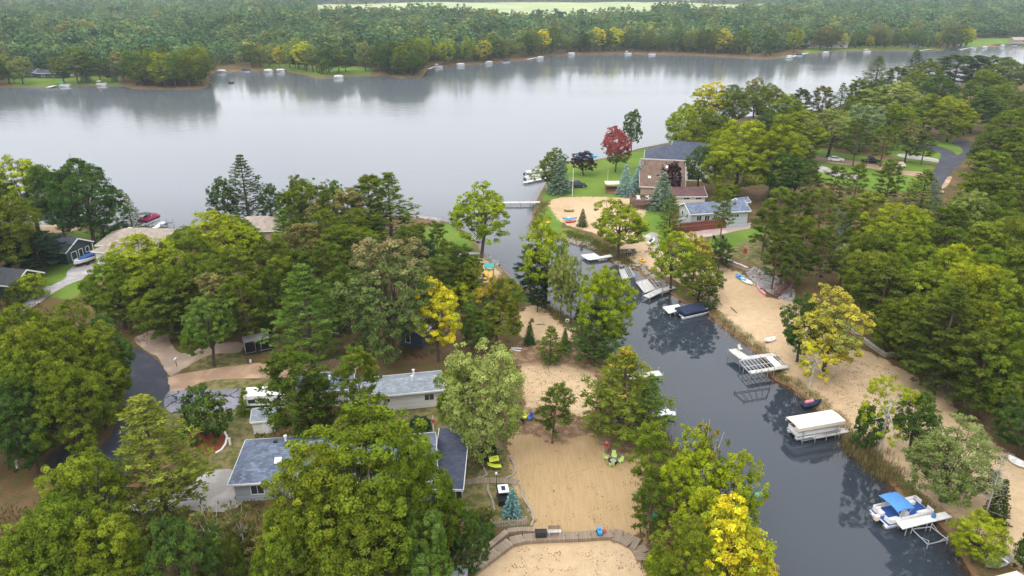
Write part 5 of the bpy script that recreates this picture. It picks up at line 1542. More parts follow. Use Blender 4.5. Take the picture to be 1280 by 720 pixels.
# houses on the far shore
for px, L_, D_, ev, ri, wm, rm, rz_, lab in [
    ((458, 80), 9, 8, 3.0, 2.2, M_SIDE_TAN, M_ROOF_GREY, 8, 'grey roofed cabin on the far shore behind a sandy bank'),
    ((62, 98), 16, 9, 3.0, 1.6, M_SIDE_GRN, M_ROOF_BLK, -5, 'dark house beside the purple tree on the far left shore'),
    ((90, 95), 9, 8, 4.0, 2.6, M_SIDE_WHT, M_ROOF_GREY, 10, 'white gabled house on the far left shore'),
    ((34, 97), 10, 8, 3.0, 2.0, M_SIDE_NAVY, M_ROOF_BLUE, 0, 'blue-grey house at the left end of the far lawn'),
    ((290, 76), 14, 8, 3.0, 1.8, M_SIDE_TAN, M_ROOF_DARK, 0, 'long brown cabin above a sandy far landing'),
    ((695, 58), 11, 8, 4.2, 1.0, M_SIDE_WHT, M_ROOF_TAN, -4, 'pale cottage with flat roof on a sandy gap in the far woods'),
    ((803, 60), 10, 8, 3.2, 2.4, M_SIDE_NAVY, M_ROOF_DARK, 6, 'dark house under the trees in the middle of the far shore'),
    ((948, 63), 10, 8, 4.2, 2.6, M_SIDE_WHT, M_ROOF_GREY, 4, 'small white house between far shore trees'),
    ((1012, 60), 18, 10, 3.2, 3.0, M_SIDE_TAN, M_ROOF_TAN, 2, 'big house with tan roof on the far lawn'),
    ((1046, 60), 20, 11, 4.0, 3.6, M_SIDE_WHT, M_ROOF_GREY, -3, 'big house with grey roof and white porch on the far lawn'),
    ((1142, 60), 8, 6, 2.6, 1.4, M_SIDE_TAN, M_ROOF_GREY, 0, 'small grey boathouse on the far shore'),
    ((1276, 54), 14, 9, 3.2, 2.0, M_SIDE_TAN, M_ROOF_TAN, 0, 'tan house at the right end of the far shore'),
    ((862, 4.5), 42, 20, 7, 7, M_SIDE_WHT, M_WHITE, 5, 'white farm building at the far edge of the pale field'),
    ((383, 6), 36, 16, 6, 6, M_SIDE_WHT, M_WHITE, 0, 'white barn at the left end of the pale field'),
]:
    x, y = P(*px, 1.6)
    h = thing('lake_house' if px[1] > 10 else 'farm_building', lab, 'house' if px[1] > 10 else 'barn', (x, y, 1.5))
    block(h, (0, D_ / 2, 0), R(rz_), L_, D_, ev, ri, wm, rm, over=0.5, wins=[('f', -0.25, 1.6, 1.8, 1.3), ('f', 0.2, 1.6, 1.8, 1.3)])
# ------------------------------------------------------------------ boats, docks, lifts
def pontoon(label, stern, bow, z=0.0, L=None, W=2.5, canopy=M_BLUECAN, floor=M_BLUE, cover=None, group=None, seats=True, rail=M_WHITE, lift=0.0, motor=True):
    c, ang, ln = seg(stern, bow, z + 0.6)
    L = L or ln
    r = thing('pontoon_boat', label, 'boat', (c[0], c[1], z + lift), ang, group)
    h = L / 2
    for sy in (-1, 1):
        m = MB(); m.tube([(-h, sy * W * .36, 0.22), (h * .72, sy * W * .36, 0.22), (h * .9, sy * W * .36, 0.30), (h, sy * W * .36, 0.42)], [0.31, 0.31, 0.22, 0.05], 10)
        m.build('pontoon', M_ALU, r, smooth=True)
    m = MB(); m.box((0, 0, 0.59), (L * .96, W, 0.12)); m.build('deck', floor, r)
    m = MB(); m.box((0, 0, 0.58), (L * .985, W + 0.06, 0.10)); m.build('deck_edge', M_WHITE, r)
    m = MB()
    for sy in (-1, 1):
        m.box((0.0, sy * (W / 2 - 0.05), 1.0), (L * .90, 0.05, 0.5)); m.tube([(-L * .45, sy * (W / 2 - 0.05), 1.3), (L * .45, sy * (W / 2 - 0.05), 1.3)], 0.03, 6)
    for sx in (-1, 1):
        for sy in (-1, 1):
            m.box((sx * L * .45, sy * W * .31, 1.0), (0.05, W * .30, 0.5)); m.tube([(sx * L * .45, sy * W * .15, 1.3), (sx * L * .45, sy * W * .46, 1.3)], 0.03, 6)
    m.build('rail', rail, r)
    if cover is not None:
        rings = []
        for i in range(9):
            t = i / 8; x = -L * .46 + L * .92 * t
            hh = 0.42 + 0.28 * math.sin(math.pi * t) + 0.06 * math.sin(i * 2.1)
            rings.append([(x, -W * .52, 0.75), (x, -W * .52, 1.28), (x, -W * .2, 1.28 + hh * .75), (x, 0, 1.28 + hh), (x, W * .2, 1.28 + hh * .75), (x, W * .52, 1.28), (x, W * .52, 0.75)])
        MB().loft(rings).build('cover', cover, r, smooth=True)
    elif seats:
        for x, y, sx, sy in ((-L * .33, -W * .34, L * .2, 0.55), (-L * .40, 0.25 * W, 0.6, W * .4), (L * .30, -W * .34, L * .22, 0.55), (L * .22, W * .34, L * .30, 0.55)):
            m = MB(); m.box((x, y, 0.85), (sx, sy, 0.42)); m.box((x, y + (0.2 if y > 0 else -0.2), 1.12), (sx, 0.16, 0.35)); m.build('seat', M_WHITE, r, bevel=0.05)
        m = MB(); m.box((-L * .06, -W * .25, 1.02), (0.6, 0.7, 0.8), taper=0.8); m.build('console', M_WHITE, r, bevel=0.04)
    if canopy is not None:
        cl = L * .36; cx = -L * .20; rings = []
        for i in range(7):
            t = i / 6; x = cx - cl / 2 + cl * t
            rings.append([(x, W * .52 * math.cos(math.pi * k / 8), 2.45 + 0.22 * math.sin(math.pi * k / 8) - 0.05 * (2 * t - 1) ** 2 * 2) for k in range(9)] + [(x, W * .52 * math.cos(math.pi * k / 8), 2.40 + 0.22 * math.sin(math.pi * k / 8) - 0.05 * (2 * t - 1) ** 2 * 2) for k in range(8, -1, -1)])
        MB().loft(rings).build('canopy', canopy, r)
        m = MB()
        for sy in (-1, 1):
            for dx in (-.45, .45): m.tube([(cx, sy * W * .48, 0.9), (cx + cl * dx, sy * W * .5, 2.42)], 0.03, 5)
        m.build('canopy_frame', M_ALU, r)
    if motor:
        m = MB(); m.box((-h - 0.25, 0, 0.75), (0.5, 0.42, 0.6)); m.build('motor', M_TAN if motor == 'tan' else M_DARK, r, bevel=0.1)
    return r


def post_tubes(r, pts, z0, z1, rad=0.045, m=M_GALV, name='post'):
    for x, y in pts:
        MB().tube([(x, y, z0), (x, y, z1)], rad, 6).build(name, m, r)


def dock(label, px, width, z=0.5, m=M_DOCK, group=None, post_h=0.5, name='dock', step=2.4, railing=False):
    pts = [P(a, b, z) for a, b in px]
    x0, y0 = pts[0]
    r = thing(name, label, 'dock', (x0, y0, 0), 0, group)
    for i in range(len(pts) - 1):
        (ax, ay), (bx, by) = pts[i], pts[i + 1]
        ln = math.hypot(bx - ax, by - ay); an = math.atan2(by - ay, bx - ax)
        d_ = MB(); d_.box((0, 0, 0), (ln, width, 0.09))
        o = d_.build('deck', m, r); o.location = ((ax + bx) / 2 - x0, (ay + by) / 2 - y0, z - 0.045 + 0.004 * i); o.rotation_euler = (0, 0, an)
        e = MB()
        for s in (-1, 1): e.box((0, s * (width / 2 + 0.02), -0.02), (ln, 0.05, 0.16))
        o2 = e.build('edge_beam', M_GALV, r); o2.location = o.location; o2.rotation_euler = o.rotation_euler
        n_ = max(1, int(ln / step))
        nx_, ny_ = -math.sin(an), math.cos(an)
        for k in range(n_ + 1):
            t = k / n_
            for s in (-1, 1):
                qx, qy = ax + (bx - ax) * t + nx_ * s * (width / 2 + 0.08), ay + (by - ay) * t + ny_ * s * (width / 2 + 0.08)
                g_ = gz(qx, qy)
                if g_ < z - 0.15: post_tubes(r, [(qx - x0, qy - y0)], max(g_, -1.6), z + post_h)
    return r


def slab_px(root, name, px, z, t, m):
    w = [P(a, b, z) for a, b in px]
    return MB().slab([(x - root.location.x, y - root.location.y, z - root.location.z) for x, y in w], t).build(name, m, root)


def canopy_lift(label, c4, z, hull=True, cm=M_TAN, group=None):
    """boat on a lift below a tented canvas; c4 = pixel corners of the canvas top at height z: left, right, near right, near left"""
    w = [P(a, b, z) for a, b in c4]
    cx, cy = sum(p[0] for p in w) / 4, sum(p[1] for p in w) / 4
    ux, uy = (w[1][0] + w[2][0] - w[0][0] - w[3][0]) / 2, (w[1][1] + w[2][1] - w[0][1] - w[3][1]) / 2
    L = math.hypot(ux, uy); an = math.atan2(uy, ux)
    vx, vy = (w[0][0] + w[1][0] - w[2][0] - w[3][0]) / 2, (w[0][1] + w[1][1] - w[2][1] - w[3][1]) / 2
    W = abs(-math.sin(an) * vx + math.cos(an) * vy)
    r = thing('boat_lift', label, 'boat lift', (cx, cy, 0), an, group)
    rings = []
    N_ = 9
    for i in range(N_):
        t = i / (N_ - 1); x = -L / 2 + L * t
        e = 1 - abs(2 * t - 1) ** 6 * 0.16
        rings.append([(x, -W / 2, z - 0.75), (x, -W / 2 * 1.0, z - 0.26), (x, -W * .30, z - 0.05 - (1 - e)), (x, 0, z + 0.03 - (1 - e)), (x, W * .30, z - 0.05 - (1 - e)), (x, W / 2, z - 0.26), (x, W / 2, z - 0.75),
                      (x, W / 2 - .05, z - 0.75), (x, W / 2 - .05, z - 0.3), (x, 0, z - 0.06 - (1 - e)), (x, -W / 2 + .05, z - 0.3), (x, -W / 2 + .05, z - 0.75)])
    MB().loft(rings).build('canopy', cm, r)
    # end flaps with a dark opening left above
    for sx in (-1, 1):
        MB().add([(sx * L / 2, -W / 2 + .03, z - 0.3), (sx * L / 2, -W * .29, z - 0.22), (sx * L / 2, -W * .15, z - 0.75), (sx * L / 2, -W / 2 + .03, z - 0.75), (sx * (L / 2 - .03), -W / 2 + .03, z - 0.3), (sx * (L / 2 - .03), -W * .29, z - 0.22), (sx * (L / 2 - .03), -W * .15, z - 0.75), (sx * (L / 2 - .03), -W / 2 + .03, z - 0.75)],
                 [(0, 1, 2, 3), (7, 6, 5, 4), (0, 4, 5, 1), (1, 5, 6, 2), (2, 6, 7, 3), (3, 7, 4, 0)]).build('end_flap', cm, r)
    for sx in (-1, 1):
        for sy in (-1, 1):
            MB().tube([(sx * L * .36, sy * W * .46, -1.6), (sx * L * .36, sy * W * .46, z - 0.35)], 0.055, 6).build('post', M_ALU, r)
    m = MB()
    for sx in (-1, 1): m.box((sx * L * .36, 0, 0.35), (0.12, W * .92, 0.14))
    for sy in (-1, 1): m.box((0, sy * W * .40, 0.30), (L * .74, 0.10, 0.12))
    m.build('cradle', M_ALU, r)
    if hull:
        b = thing('pontoon_boat', hull, 'boat', (cx, cy, 0.35), an, None)
        for sy in (-1, 1):
            MB().tube([(-L * .47, sy * W * .3, 0.25), (L * .40, sy * W * .3, 0.25), (L * .5, sy * W * .3, 0.42)], [.28, .28, .06], 8).build('pontoon', M_ALU, b, smooth=True)
        MB().box((0, 0, 0.6), (L * .95, W * .8, 0.12)).build('deck', M_ALU, b)
        m = MB()
        for sy in (-1, 1): m.box((0, sy * W * .38, 0.98), (L * .9, 0.05, 0.6))
        for sx in (-1, 1): m.box((sx * L * .45, 0, 0.98), (0.05, W * .7, 0.6))
        m.build('rail', M_WHITE, b)
        MB().box((-L * .2, 0, 0.9), (L * .3, W * .5, 0.4)).build('seat', M_TAN, b, bevel=0.05)
    return r


def kayak(label, a, b, m, w=0.75, h=0.36, name='kayak', open_=False, m2=None, group=None, z=None, cat=None, tilt=0):
    c, an, L = seg(a, b, z)
    r = thing(name, label, cat or name.split('_')[-1], c, an, group)
    rings = []; n = 13
    for i in range(n):
        t = -1 + 2 * i / (n - 1); x = t * L / 2
        f = max(0.03, (1 - abs(t) ** 2.4)); ww = w / 2 * f ** 0.75; up = 0.22 * abs(t) ** 3
        if open_:
            rings.append([(x, -ww, h + up), (x, -ww * .82, h * .35 + up * .6), (x, 0, 0.02 + up * .4), (x, ww * .82, h * .35 + up * .6), (x, ww, h + up), (x, ww * .88, h + up), (x, ww * .68, h * .45 + up * .6), (x, 0, 0.08 + up * .5), (x, -ww * .68, h * .45 + up * .6), (x, -ww * .88, h + up)])
        else:
            rings.append([(x, -ww, h * .62 + up), (x, -ww * .7, h * .15 + up * .6), (x, 0, 0.0 + up * .5), (x, ww * .7, h * .15 + up * .6), (x, ww, h * .62 + up), (x, ww * .6, h * .92 + up), (x, 0, h + up), (x, -ww * .6, h * .92 + up)])
    MB().loft(rings).build('hull', m, r, smooth=True)
    if not open_:
        MB().tube([(-L * .06, 0, h - 0.06), (-L * .06, 0, h + 0.045)], [w * .30, w * .27], 10).build('cockpit', m2 or M_DARK, r)
    else:
        for x in (-.22, .22): MB().box((x * L, 0, h * .72), (0.22, w * .82, 0.04)).build('seat', m2 or M_WOODG, r)
    if tilt:
        r.rotation_euler = (R(tilt), 0, an)
    return r


# --- the blue pontoon, its gangway and bare lift frame
pontoon('open blue and white pontoon boat with a blue bimini top beside the white gangway', (1098, 648), (1157, 634), W=2.6, motor='tan')
r = thing('gangway', 'broad white gangway sloping from the bank beside the blue pontoon boat', 'dock', (*P(1155, 652, 0.9), 0))
w_ = [P(1120, 652, 1.0), P(1181, 639.5, 1.0), P(1190, 646, 1.0), P(1128.5, 661, 1.0)]
MB().slab([(x - r.location.x, y - r.location.y, 1.0) for x, y in w_], 0.12).build('deck', M_DOCKW, r)
for a, b in ((0.08, 3), (0.5, 3), (0.9, 3), (0.08, 0), (0.5, 0)):
    p3, p2 = (w_[3], w_[2]) if b == 3 else (w_[0], w_[1])
    x, y = p3[0] + (p2[0] - p3[0]) * a - r.location.x, p3[1] + (p2[1] - p3[1]) * a - r.location.y
    post_tubes(r, [(x, y)], -1.5, 0.9, 0.05)
MB().box((P(1167, 645, 1.2)[0] - r.location.x, P(1167, 645, 1.2)[1] - r.location.y, 1.25), (0.35, 0.3, 0.5)).build('winch_box', M_BLUECAN, r, bevel=0.04)
r = thing('boat_lift', 'bare grey metal lift frame standing in the water in front of the white gangway', 'boat lift', (*P(1160, 670, 0.3), 0))
q = [P(1140, 661, 0.6), P(1164, 658, 0.6), P(1185, 674, 0.6), P(1160, 680, 0.6)]
q = [(x - r.location.x, y - r.location.y) for x, y in q]
for i in range(4):
    MB().tube([(*q[i], 0.55), (*q[(i + 1) % 4], 0.55)], 0.05, 6).build('beam', M_GALV, r)
    MB().tube([(*q[i], -1.4), (*q[i], 1.0)], 0.055, 6).build('post', M_GALV, r)
    MB().tube([(*q[i], 1.0), ((q[i][0] + q[(i + 1) % 4][0]) / 2, (q[i][1] + q[(i + 1) % 4][1]) / 2, 0.55)], 0.03, 5).build('brace', M_GALV, r)

# --- tan covered lift
canopy_lift('boat lift under a plain tan canvas canopy beside the reeds', [(984, 518), (1041, 510.5), (1056.5, 523), (998, 535)], 2.7, hull='white pontoon boat parked below the tan canvas canopy')
r = thing('dock', 'grey plank dock in front of the tan covered lift', 'dock', (*P(1036, 543, 0.6), 0))
w_ = [P(1011, 541, 0.6), P(1057, 534.5, 0.6), P(1063, 539.5, 0.6), P(1017.5, 548, 0.6)]
MB().slab([(x - r.location.x, y - r.location.y, 0.6) for x, y in w_], 0.14).build('deck', M_DOCK, r)
for t in (0.04, 0.35, 0.7):
    post_tubes(r, [(w_[3][0] + (w_[2][0] - w_[3][0]) * t - r.location.x, w_[3][1] + (w_[2][1] - w_[3][1]) * t - r.location.y)], -1.4, 0.75)
canopy_lift('boat lift under a white canvas canopy cut off at the bottom right corner', [(1190, 730), (1268, 713), (1300, 728), (1220, 752)], 2.7, hull=False)


canopy_lift('boat lift with a bright blue canopy behind the purple tree on the lawn', [(722, 192.5), (742, 190.5), (744, 194), (724, 196)], 2.7, hull=False, cm=M_SKYB)


def jetski(label, a, b, m, m2, z=0.05):
    c, an, L = seg(a, b, z)
    r = thing('jet_ski', label, 'jet ski', (c[0], c[1], z), an)
    rings = []
    for i in range(9):
        t = -1 + 2 * i / 8; f = max(.08, 1 - max(0, t) ** 2.2); x = t * L / 2; w = 0.58 * f
        rings.append([(x, -w, .45), (x, -w * .6, .1), (x, 0, 0), (x, w * .6, .1), (x, w, .45), (x, w * .55, .62 + .12 * (t > 0)), (x, 0, .66 + .16 * (t > 0)), (x, -w * .55, .62 + .12 * (t > 0))])
    MB().loft(rings).build('hull', m, r, smooth=True)
    MB().box((-L * .18, 0, .82), (L * .42, .4, .3)).build('seat', m2, r, bevel=0.08)
    MB().tube([(L * .12, -.38, 1.08), (L * .10, 0, 1.02), (L * .12, .38, 1.08)], .035, 6).build('handlebar', M_DARK, r)
    return r


jetski('navy jet ski with pink cover moored behind the tan covered lift', (1003, 510), (1026, 505), M_NAVY, M_PINK, 0.1)
# --- navy covered pontoon and its white roof neighbour
pontoon('pontoon boat under a navy blue cover at the east bank', (848, 393), (880, 386), W=2.7, cover=M_NAVY, canopy=None, motor=True)
r = thing('swim_raft', 'white slatted dock platform beside the navy covered pontoon', 'dock', (*P(841, 384, 0.8), 0))
slab_px(r, 'deck', [(828.5, 383.5), (848, 380), (854, 386.5), (836, 391.5)], 0.9, 0.14, M_DOCKW)
for a in ((831, 385), (838, 391), (852, 386)):
    x, y = P(*a, 0.8); post_tubes(r, [(x - r.location.x, y - r.location.y)], -1.4, 1.1)
# --- metal lift docks
Z1 = 1.25
r = thing('lift_dock', 'grey dock with open ladder-like metal frames on tall posts below the yellow tree', 'dock', (*P(948, 455, Z1), 0))
slab_px(r, 'end_platform', [(910, 437), (920, 435.5), (938, 447), (927, 450)], Z1, 0.12, M_DOCK)
slab_px(r, 'walkway', [(929, 449.5), (934, 445), (966, 441), (971, 444.5)], Z1 + 0.005, 0.12, M_DOCK)
slab_px(r, 'walkway', [(938.5, 467), (936, 463.5), (983, 456), (986.5, 459)], Z1 + 0.01, 0.16, M_DOCK)
slab_px(r, 'panel', [(957, 446.5), (965, 445), (978, 457), (969, 458.5)], Z1 + 0.02, 0.05, M_DOCKW)
for t in np.linspace(0, 1, 12):
    a = (924 + (972 - 924) * t, 451 + (443.5 - 451) * t); b = (937 + (986 - 937) * t, 466 + (457 - 466) * t)
    p, q = P(*a, Z1), P(*b, Z1)
    MB().tube([(p[0] - r.location.x, p[1] - r.location.y, Z1 - 0.05), (q[0] - r.location.x, q[1] - r.location.y, Z1 - 0.05)], 0.05, 6).build('rung', M_ALU, r)
for a, b in (((924, 451), (972, 443.5)), ((937, 466), (986, 457)), ((930.5, 458.5), (979, 450.5))):
    p, q = P(*a, Z1), P(*b, Z1)
    MB().tube([(p[0] - r.location.x, p[1] - r.location.y, Z1 - 0.06), (q[0] - r.location.x, q[1] - r.location.y, Z1 - 0.06)], 0.06, 6).build('frame_rail', M_ALU, r)
for a in ((911, 438), (926, 450), (938, 467), (945, 466), (952, 465), (960, 464), (968, 462), (930, 457), (950, 448)):
    x, y = P(*a, Z1)
    if gz(x, y) < 0.4: post_tubes(r, [(x - r.location.x, y - r.location.y)], -1.6, Z1 + 0.35, 0.05, M_ALU)
r2 = thing('folding_chair', 'pale folding chair on the end of the ladder-framed dock', 'chair', (*P(925, 438, Z1), Z1), R(30))
m = MB(); m.box((0, 0, 0.32), (0.55, 0.5, 0.05)); m.build('seat', M_CREAM, r2); m = MB(); m.box((0, 0.28, 0.62), (0.55, 0.06, 0.6), rx=R(-20)); m.build('backrest', M_CREAM, r2)
m = MB()
for sx in (-1, 1):
    m.tube([(sx * .26, -.25, 0), (sx * .26, .3, .7)], .02, 5); m.tube([(sx * .26, .25, 0), (sx * .26, -.25, .4)], .02, 5)
m.build('leg_frame', M_ALU, r2)
r = thing('boat_lift', 'dark bars on the water standing in for the reflection of the ladder-framed dock', 'boat lift', (*P(942, 494, 0.1), 0))  # no real lift: dark bars modelled as the dock's reflection in the water
q = [P(918, 491, 0.1), P(962, 485, 0.1), P(958, 497, 0.1), P(930, 502, 0.1)]; q = [(x - r.location.x, y - r.location.y) for x, y in q]
for i in range(4): MB().tube([(*q[i], 0.12), (*q[(i + 1) % 4], 0.12)], 0.045, 6).build('beam', M_DARK, r)
for t in (.2, .4, .6, .8):
    MB().tube([(q[0][0] + (q[1][0] - q[0][0]) * t, q[0][1] + (q[1][1] - q[0][1]) * t, .1), (q[3][0] + (q[2][0] - q[3][0]) * t, q[3][1] + (q[2][1] - q[3][1]) * t, .1)], .025, 5).build('rung', M_DARK, r)
for k in range(4): MB().tube([(*q[k], -1.5), (*q[k], 0.5)], 0.04, 6).build('post', M_DARK, r)
# --- docks higher up the channel
r = thing('dock', 'grey T-shaped dock beside the yellow-green beach tree', 'dock', (*P(740, 322, 0.6), 0))
slab_px(r, 'platform', [(726, 318.5), (743, 316.5), (752, 322), (735, 324.5)], 0.6, 0.14, M_DOCKW)
slab_px(r, 'walkway', [(736, 323), (737.5, 324.8), (766, 320.5), (763, 318)], 0.605, 0.14, M_DOCKW)
for a in ((727, 319), (735, 324), (744, 323), (752, 322)):
    x, y = P(*a, .6); post_tubes(r, [(x - r.location.x, y - r.location.y)], -1.5, .75)
dock('long grey dock with railing posts on the bend of the channel near the metal frames', [(842, 358), (824, 363), (808, 371)], 1.4, 0.7, M_DOCK, post_h=0.9)
for lab, px in (('stacked pale dock frames lying in the shallows left of the long grey dock', [(795, 352), (822, 345), (832, 356), (806, 366)]), ('pale dock frame stored at the bank below the rock edge', [(774, 337), (787, 334), (794, 345), (778, 349)])):
    r = thing('stored_dock', lab, 'dock', (*P(*px[0], .4), 0))
    q = [P(a, b, .45) for a, b in px]; q = [(x - r.location.x, y - r.location.y) for x, y in q]
    for i in range(4): MB().tube([(*q[i], .4), (*q[(i + 1) % 4], .4)], 0.08, 6).build('beam', M_GALV, r)
    for t in np.linspace(.1, .9, 7):
        MB().tube([(q[0][0] + (q[1][0] - q[0][0]) * t, q[0][1] + (q[1][1] - q[0][1]) * t, .4), (q[3][0] + (q[2][0] - q[3][0]) * t, q[3][1] + (q[2][1] - q[3][1]) * t, .4)], .05, 5).build('rung', M_GALV, r)
    MB().add([(*q[0], .36), ((q[0][0] + q[1][0]) / 2, (q[0][1] + q[1][1]) / 2, .36), ((q[2][0] + q[3][0]) / 2, (q[2][1] + q[3][1]) / 2, .36), (*q[3], .36)], [(0, 1, 2, 3)]).build('panel', M_DOCK, r)
    for k in range(4): post_tubes(r, [q[k]], -1.2, 0.7)
dock('pale flat footbridge crossing the channel mouth', [(626, 253), (675, 252.5)], 1.2, 0.8, M_DOCK, name='footbridge', post_h=0.2)
dock('small white dock on the tip of the grassy point', [(582, 297), (600, 298.5)], 1.3, 0.5, M_DOCKW)
dock('pale wooden dock under the orange-tipped pine', [(785, 471), (826, 466)], 1.4, 0.6, M_DOCK)
dock('white dock end poking out below the green tamarack', [(806, 519), (838, 514), (838.5, 518.5)], 1.2, 0.6, M_WHITE)
for lab, a, b in (('white pontoon boat moored off the corner of the east lawn', (656, 218), (681, 216)), ('second white pontoon boat behind the sparse pale birch', (657, 224), (676, 221))):
    pontoon(lab, a, b, W=2.1, canopy=None, floor=M_ALU, cover=M_GALV if 'second' not in lab else None)
dock('low white dock between the two pontoon boats and the east lawn', [(655, 228), (684, 222)], 1.1, 0.5, M_DOCKW)
# --- left lake dock with maroon covered boat
pontoon('boat under a maroon cover on a lift beside the left dock', (178, 283), (196, 275), W=2.6, cover=M_MAG, canopy=M_DARK, lift=0.8, motor=False)
dock('pale dock running out beside the maroon covered boat', [(183, 289), (197, 283), (204, 277)], 1.3, 0.7, M_DOCKW)
for k, a in enumerate(((206, 282), (212, 280))):
    r = thing('boat_lift', ('empty metal jet ski lift next to the left dock', 'outermost empty jet ski lift off the left dock')[k], 'boat lift', (*P(*a, 0.5), 0), R(20))
    for sx in (-1, 1):
        for sy in (-1, 1): MB().tube([(sx * .8, sy * .9, -1.5), (sx * .8, sy * .9, 1.6)], .05, 5).build('post', M_GALV, r)
    for sx in (-1, 1): MB().tube([(sx * .8, -1, .7), (sx * .8, 1, .7)], .05, 5).build('beam', M_GALV, r)
    MB().box((0, 0, .75), (1.6, .3, .1)).build('bunk', M_NAVY, r)
dock('low white dock behind the tall lakeside pine', [(300, 279), (318, 276.5)], 1.2, 0.5, M_DOCKW)
# --- speedboat on the left driveway
c, an, L_ = seg((99, 333), (121, 325))
r = thing('speedboat', 'white speedboat under a blue cover parked on the curved driveway', 'boat', c, an + math.pi)
rings = []
for i in range(9):
    t = -1 + 2 * i / 8; f = max(.05, 1 - max(0, t) ** 2.5); x = t * 2.9; w = 1.1 * f
    rings.append([(x, -w, 1.25 + .15 * (t + 1) / 2), (x, -w * .8, .75), (x, 0, .45 + .35 * max(0, t) ** 3), (x, w * .8, .75), (x, w, 1.25 + .15 * (t + 1) / 2), (x, 0, 1.3 + .15 * (t + 1) / 2)])
MB().loft(rings).build('hull', M_WHITE, r, smooth=False)
rings = []
for i in range(7):
    t = -0.85 + 1.5 * i / 6; f = max(.05, 1 - max(0, t) ** 2.5); w = .92 * f; hh = .42 * math.sin(math.pi * (i + .5) / 7)
    rings.append([(t * 2.9, -w, 1.33), (t * 2.9, -w * .5, 1.36 + hh), (t * 2.9, 0, 1.38 + hh * 1.3), (t * 2.9, w * .5, 1.36 + hh), (t * 2.9, w, 1.33)])
MB().loft(rings).build('cover', M_BLUE, r, smooth=True)
m = MB(); m.box((0, 0, .38), (5.2, .9, .1)); m.box((-3, 0, .36), (1.4, .1, .08)); m.build('trailer_frame', M_DARK, r)
for sy in (-1, 1): MB().tube([(.8, sy * .85, .32), (.8, sy * 1.05, .32)], .32, 12).build('wheel', M_RUBBER, r)
# --- kayaks, canoes and small craft
kayak('white and blue kayak lying on top of the red one beside the small spruce', (703, 274), (721, 273.5), M_SKYB, z=G + 0.35, m2=M_WHITE, w=0.9)
kayak('red kayak beside the small spruce on the east beach', (707, 279), (720, 277.5), M_RED, z=G)
kayak('olive canoe lying alone on the upper east beach', (705, 264.5), (717.5, 264.5), mat('olive_paint', (0.16, 0.14, 0.03)), open_=True, name='canoe', w=0.95)
kayak('yellow kayak on the bank beside the white and blue one', (677, 278.5), (688, 279), M_YEL, w=0.9)
kayak('white and blue kayak at the water edge of the east bank', (674, 283), (684, 281), M_WHITE, m2=M_SKYB, w=0.9)
kayak('orange-yellow kayak beside the dark utility trailer on the beach', (799, 325), (807, 328.5), M_YEL, w=0.9)
kayak('blue paddle boat beside the white one at the foot of the grey stone bank', (920, 345), (932, 352), M_SKYB, open_=True, m2=M_DARK, w=1.3, h=.4, name='paddle_boat', cat='boat')
kayak('white paddle boat at the foot of the grey stone bank', (926, 350), (940, 357), M_WHITE, open_=True, m2=M_WHITE, w=1.3, h=.4, name='paddle_boat', cat='boat')
kayak('pink kayak lying at the foot of the stone bank left of the stairs', (946, 358), (957, 370), M_PINK)
kayak('white canoe on the sand above the ladder-framed dock', (955, 429), (969, 424), M_WHITE, open_=True, name='canoe', m2=M_ALU, w=1.1, h=.4)
kayak('small white rowing boat on the sand at the right edge', (1259, 574), (1283, 587), M_WHITE, open_=True, name='rowing_boat', m2=M_WHITE, w=1.3, h=.45, cat='boat')
kayak('grey aluminium fishing boat pulled up in the bottom right corner', (1230, 713), (1262, 697), M_GALV, open_=True, name='fishing_boat', m2=M_ALU, w=1.5, h=.5, cat='boat')
kayak('bright blue kayak half hidden behind the channel trees', (777, 404), (786, 396), M_SKYB, w=0.8)
kayak('pink paddle board lying flat on the beach', (806, 315.5), (815, 312), M_PINK, w=0.7, h=0.14, name='paddle_board', cat='board')
jetski('white jet ski standing on the sand behind the yellow-green beach tree', (811, 307), (818, 300), M_WHITE, M_DARK, G + 0.05)
kayak('teal kayak overhanging the dark water at the bottom', (934, 623), (949, 620), M_TEAL, w=0.95, z=0.35)
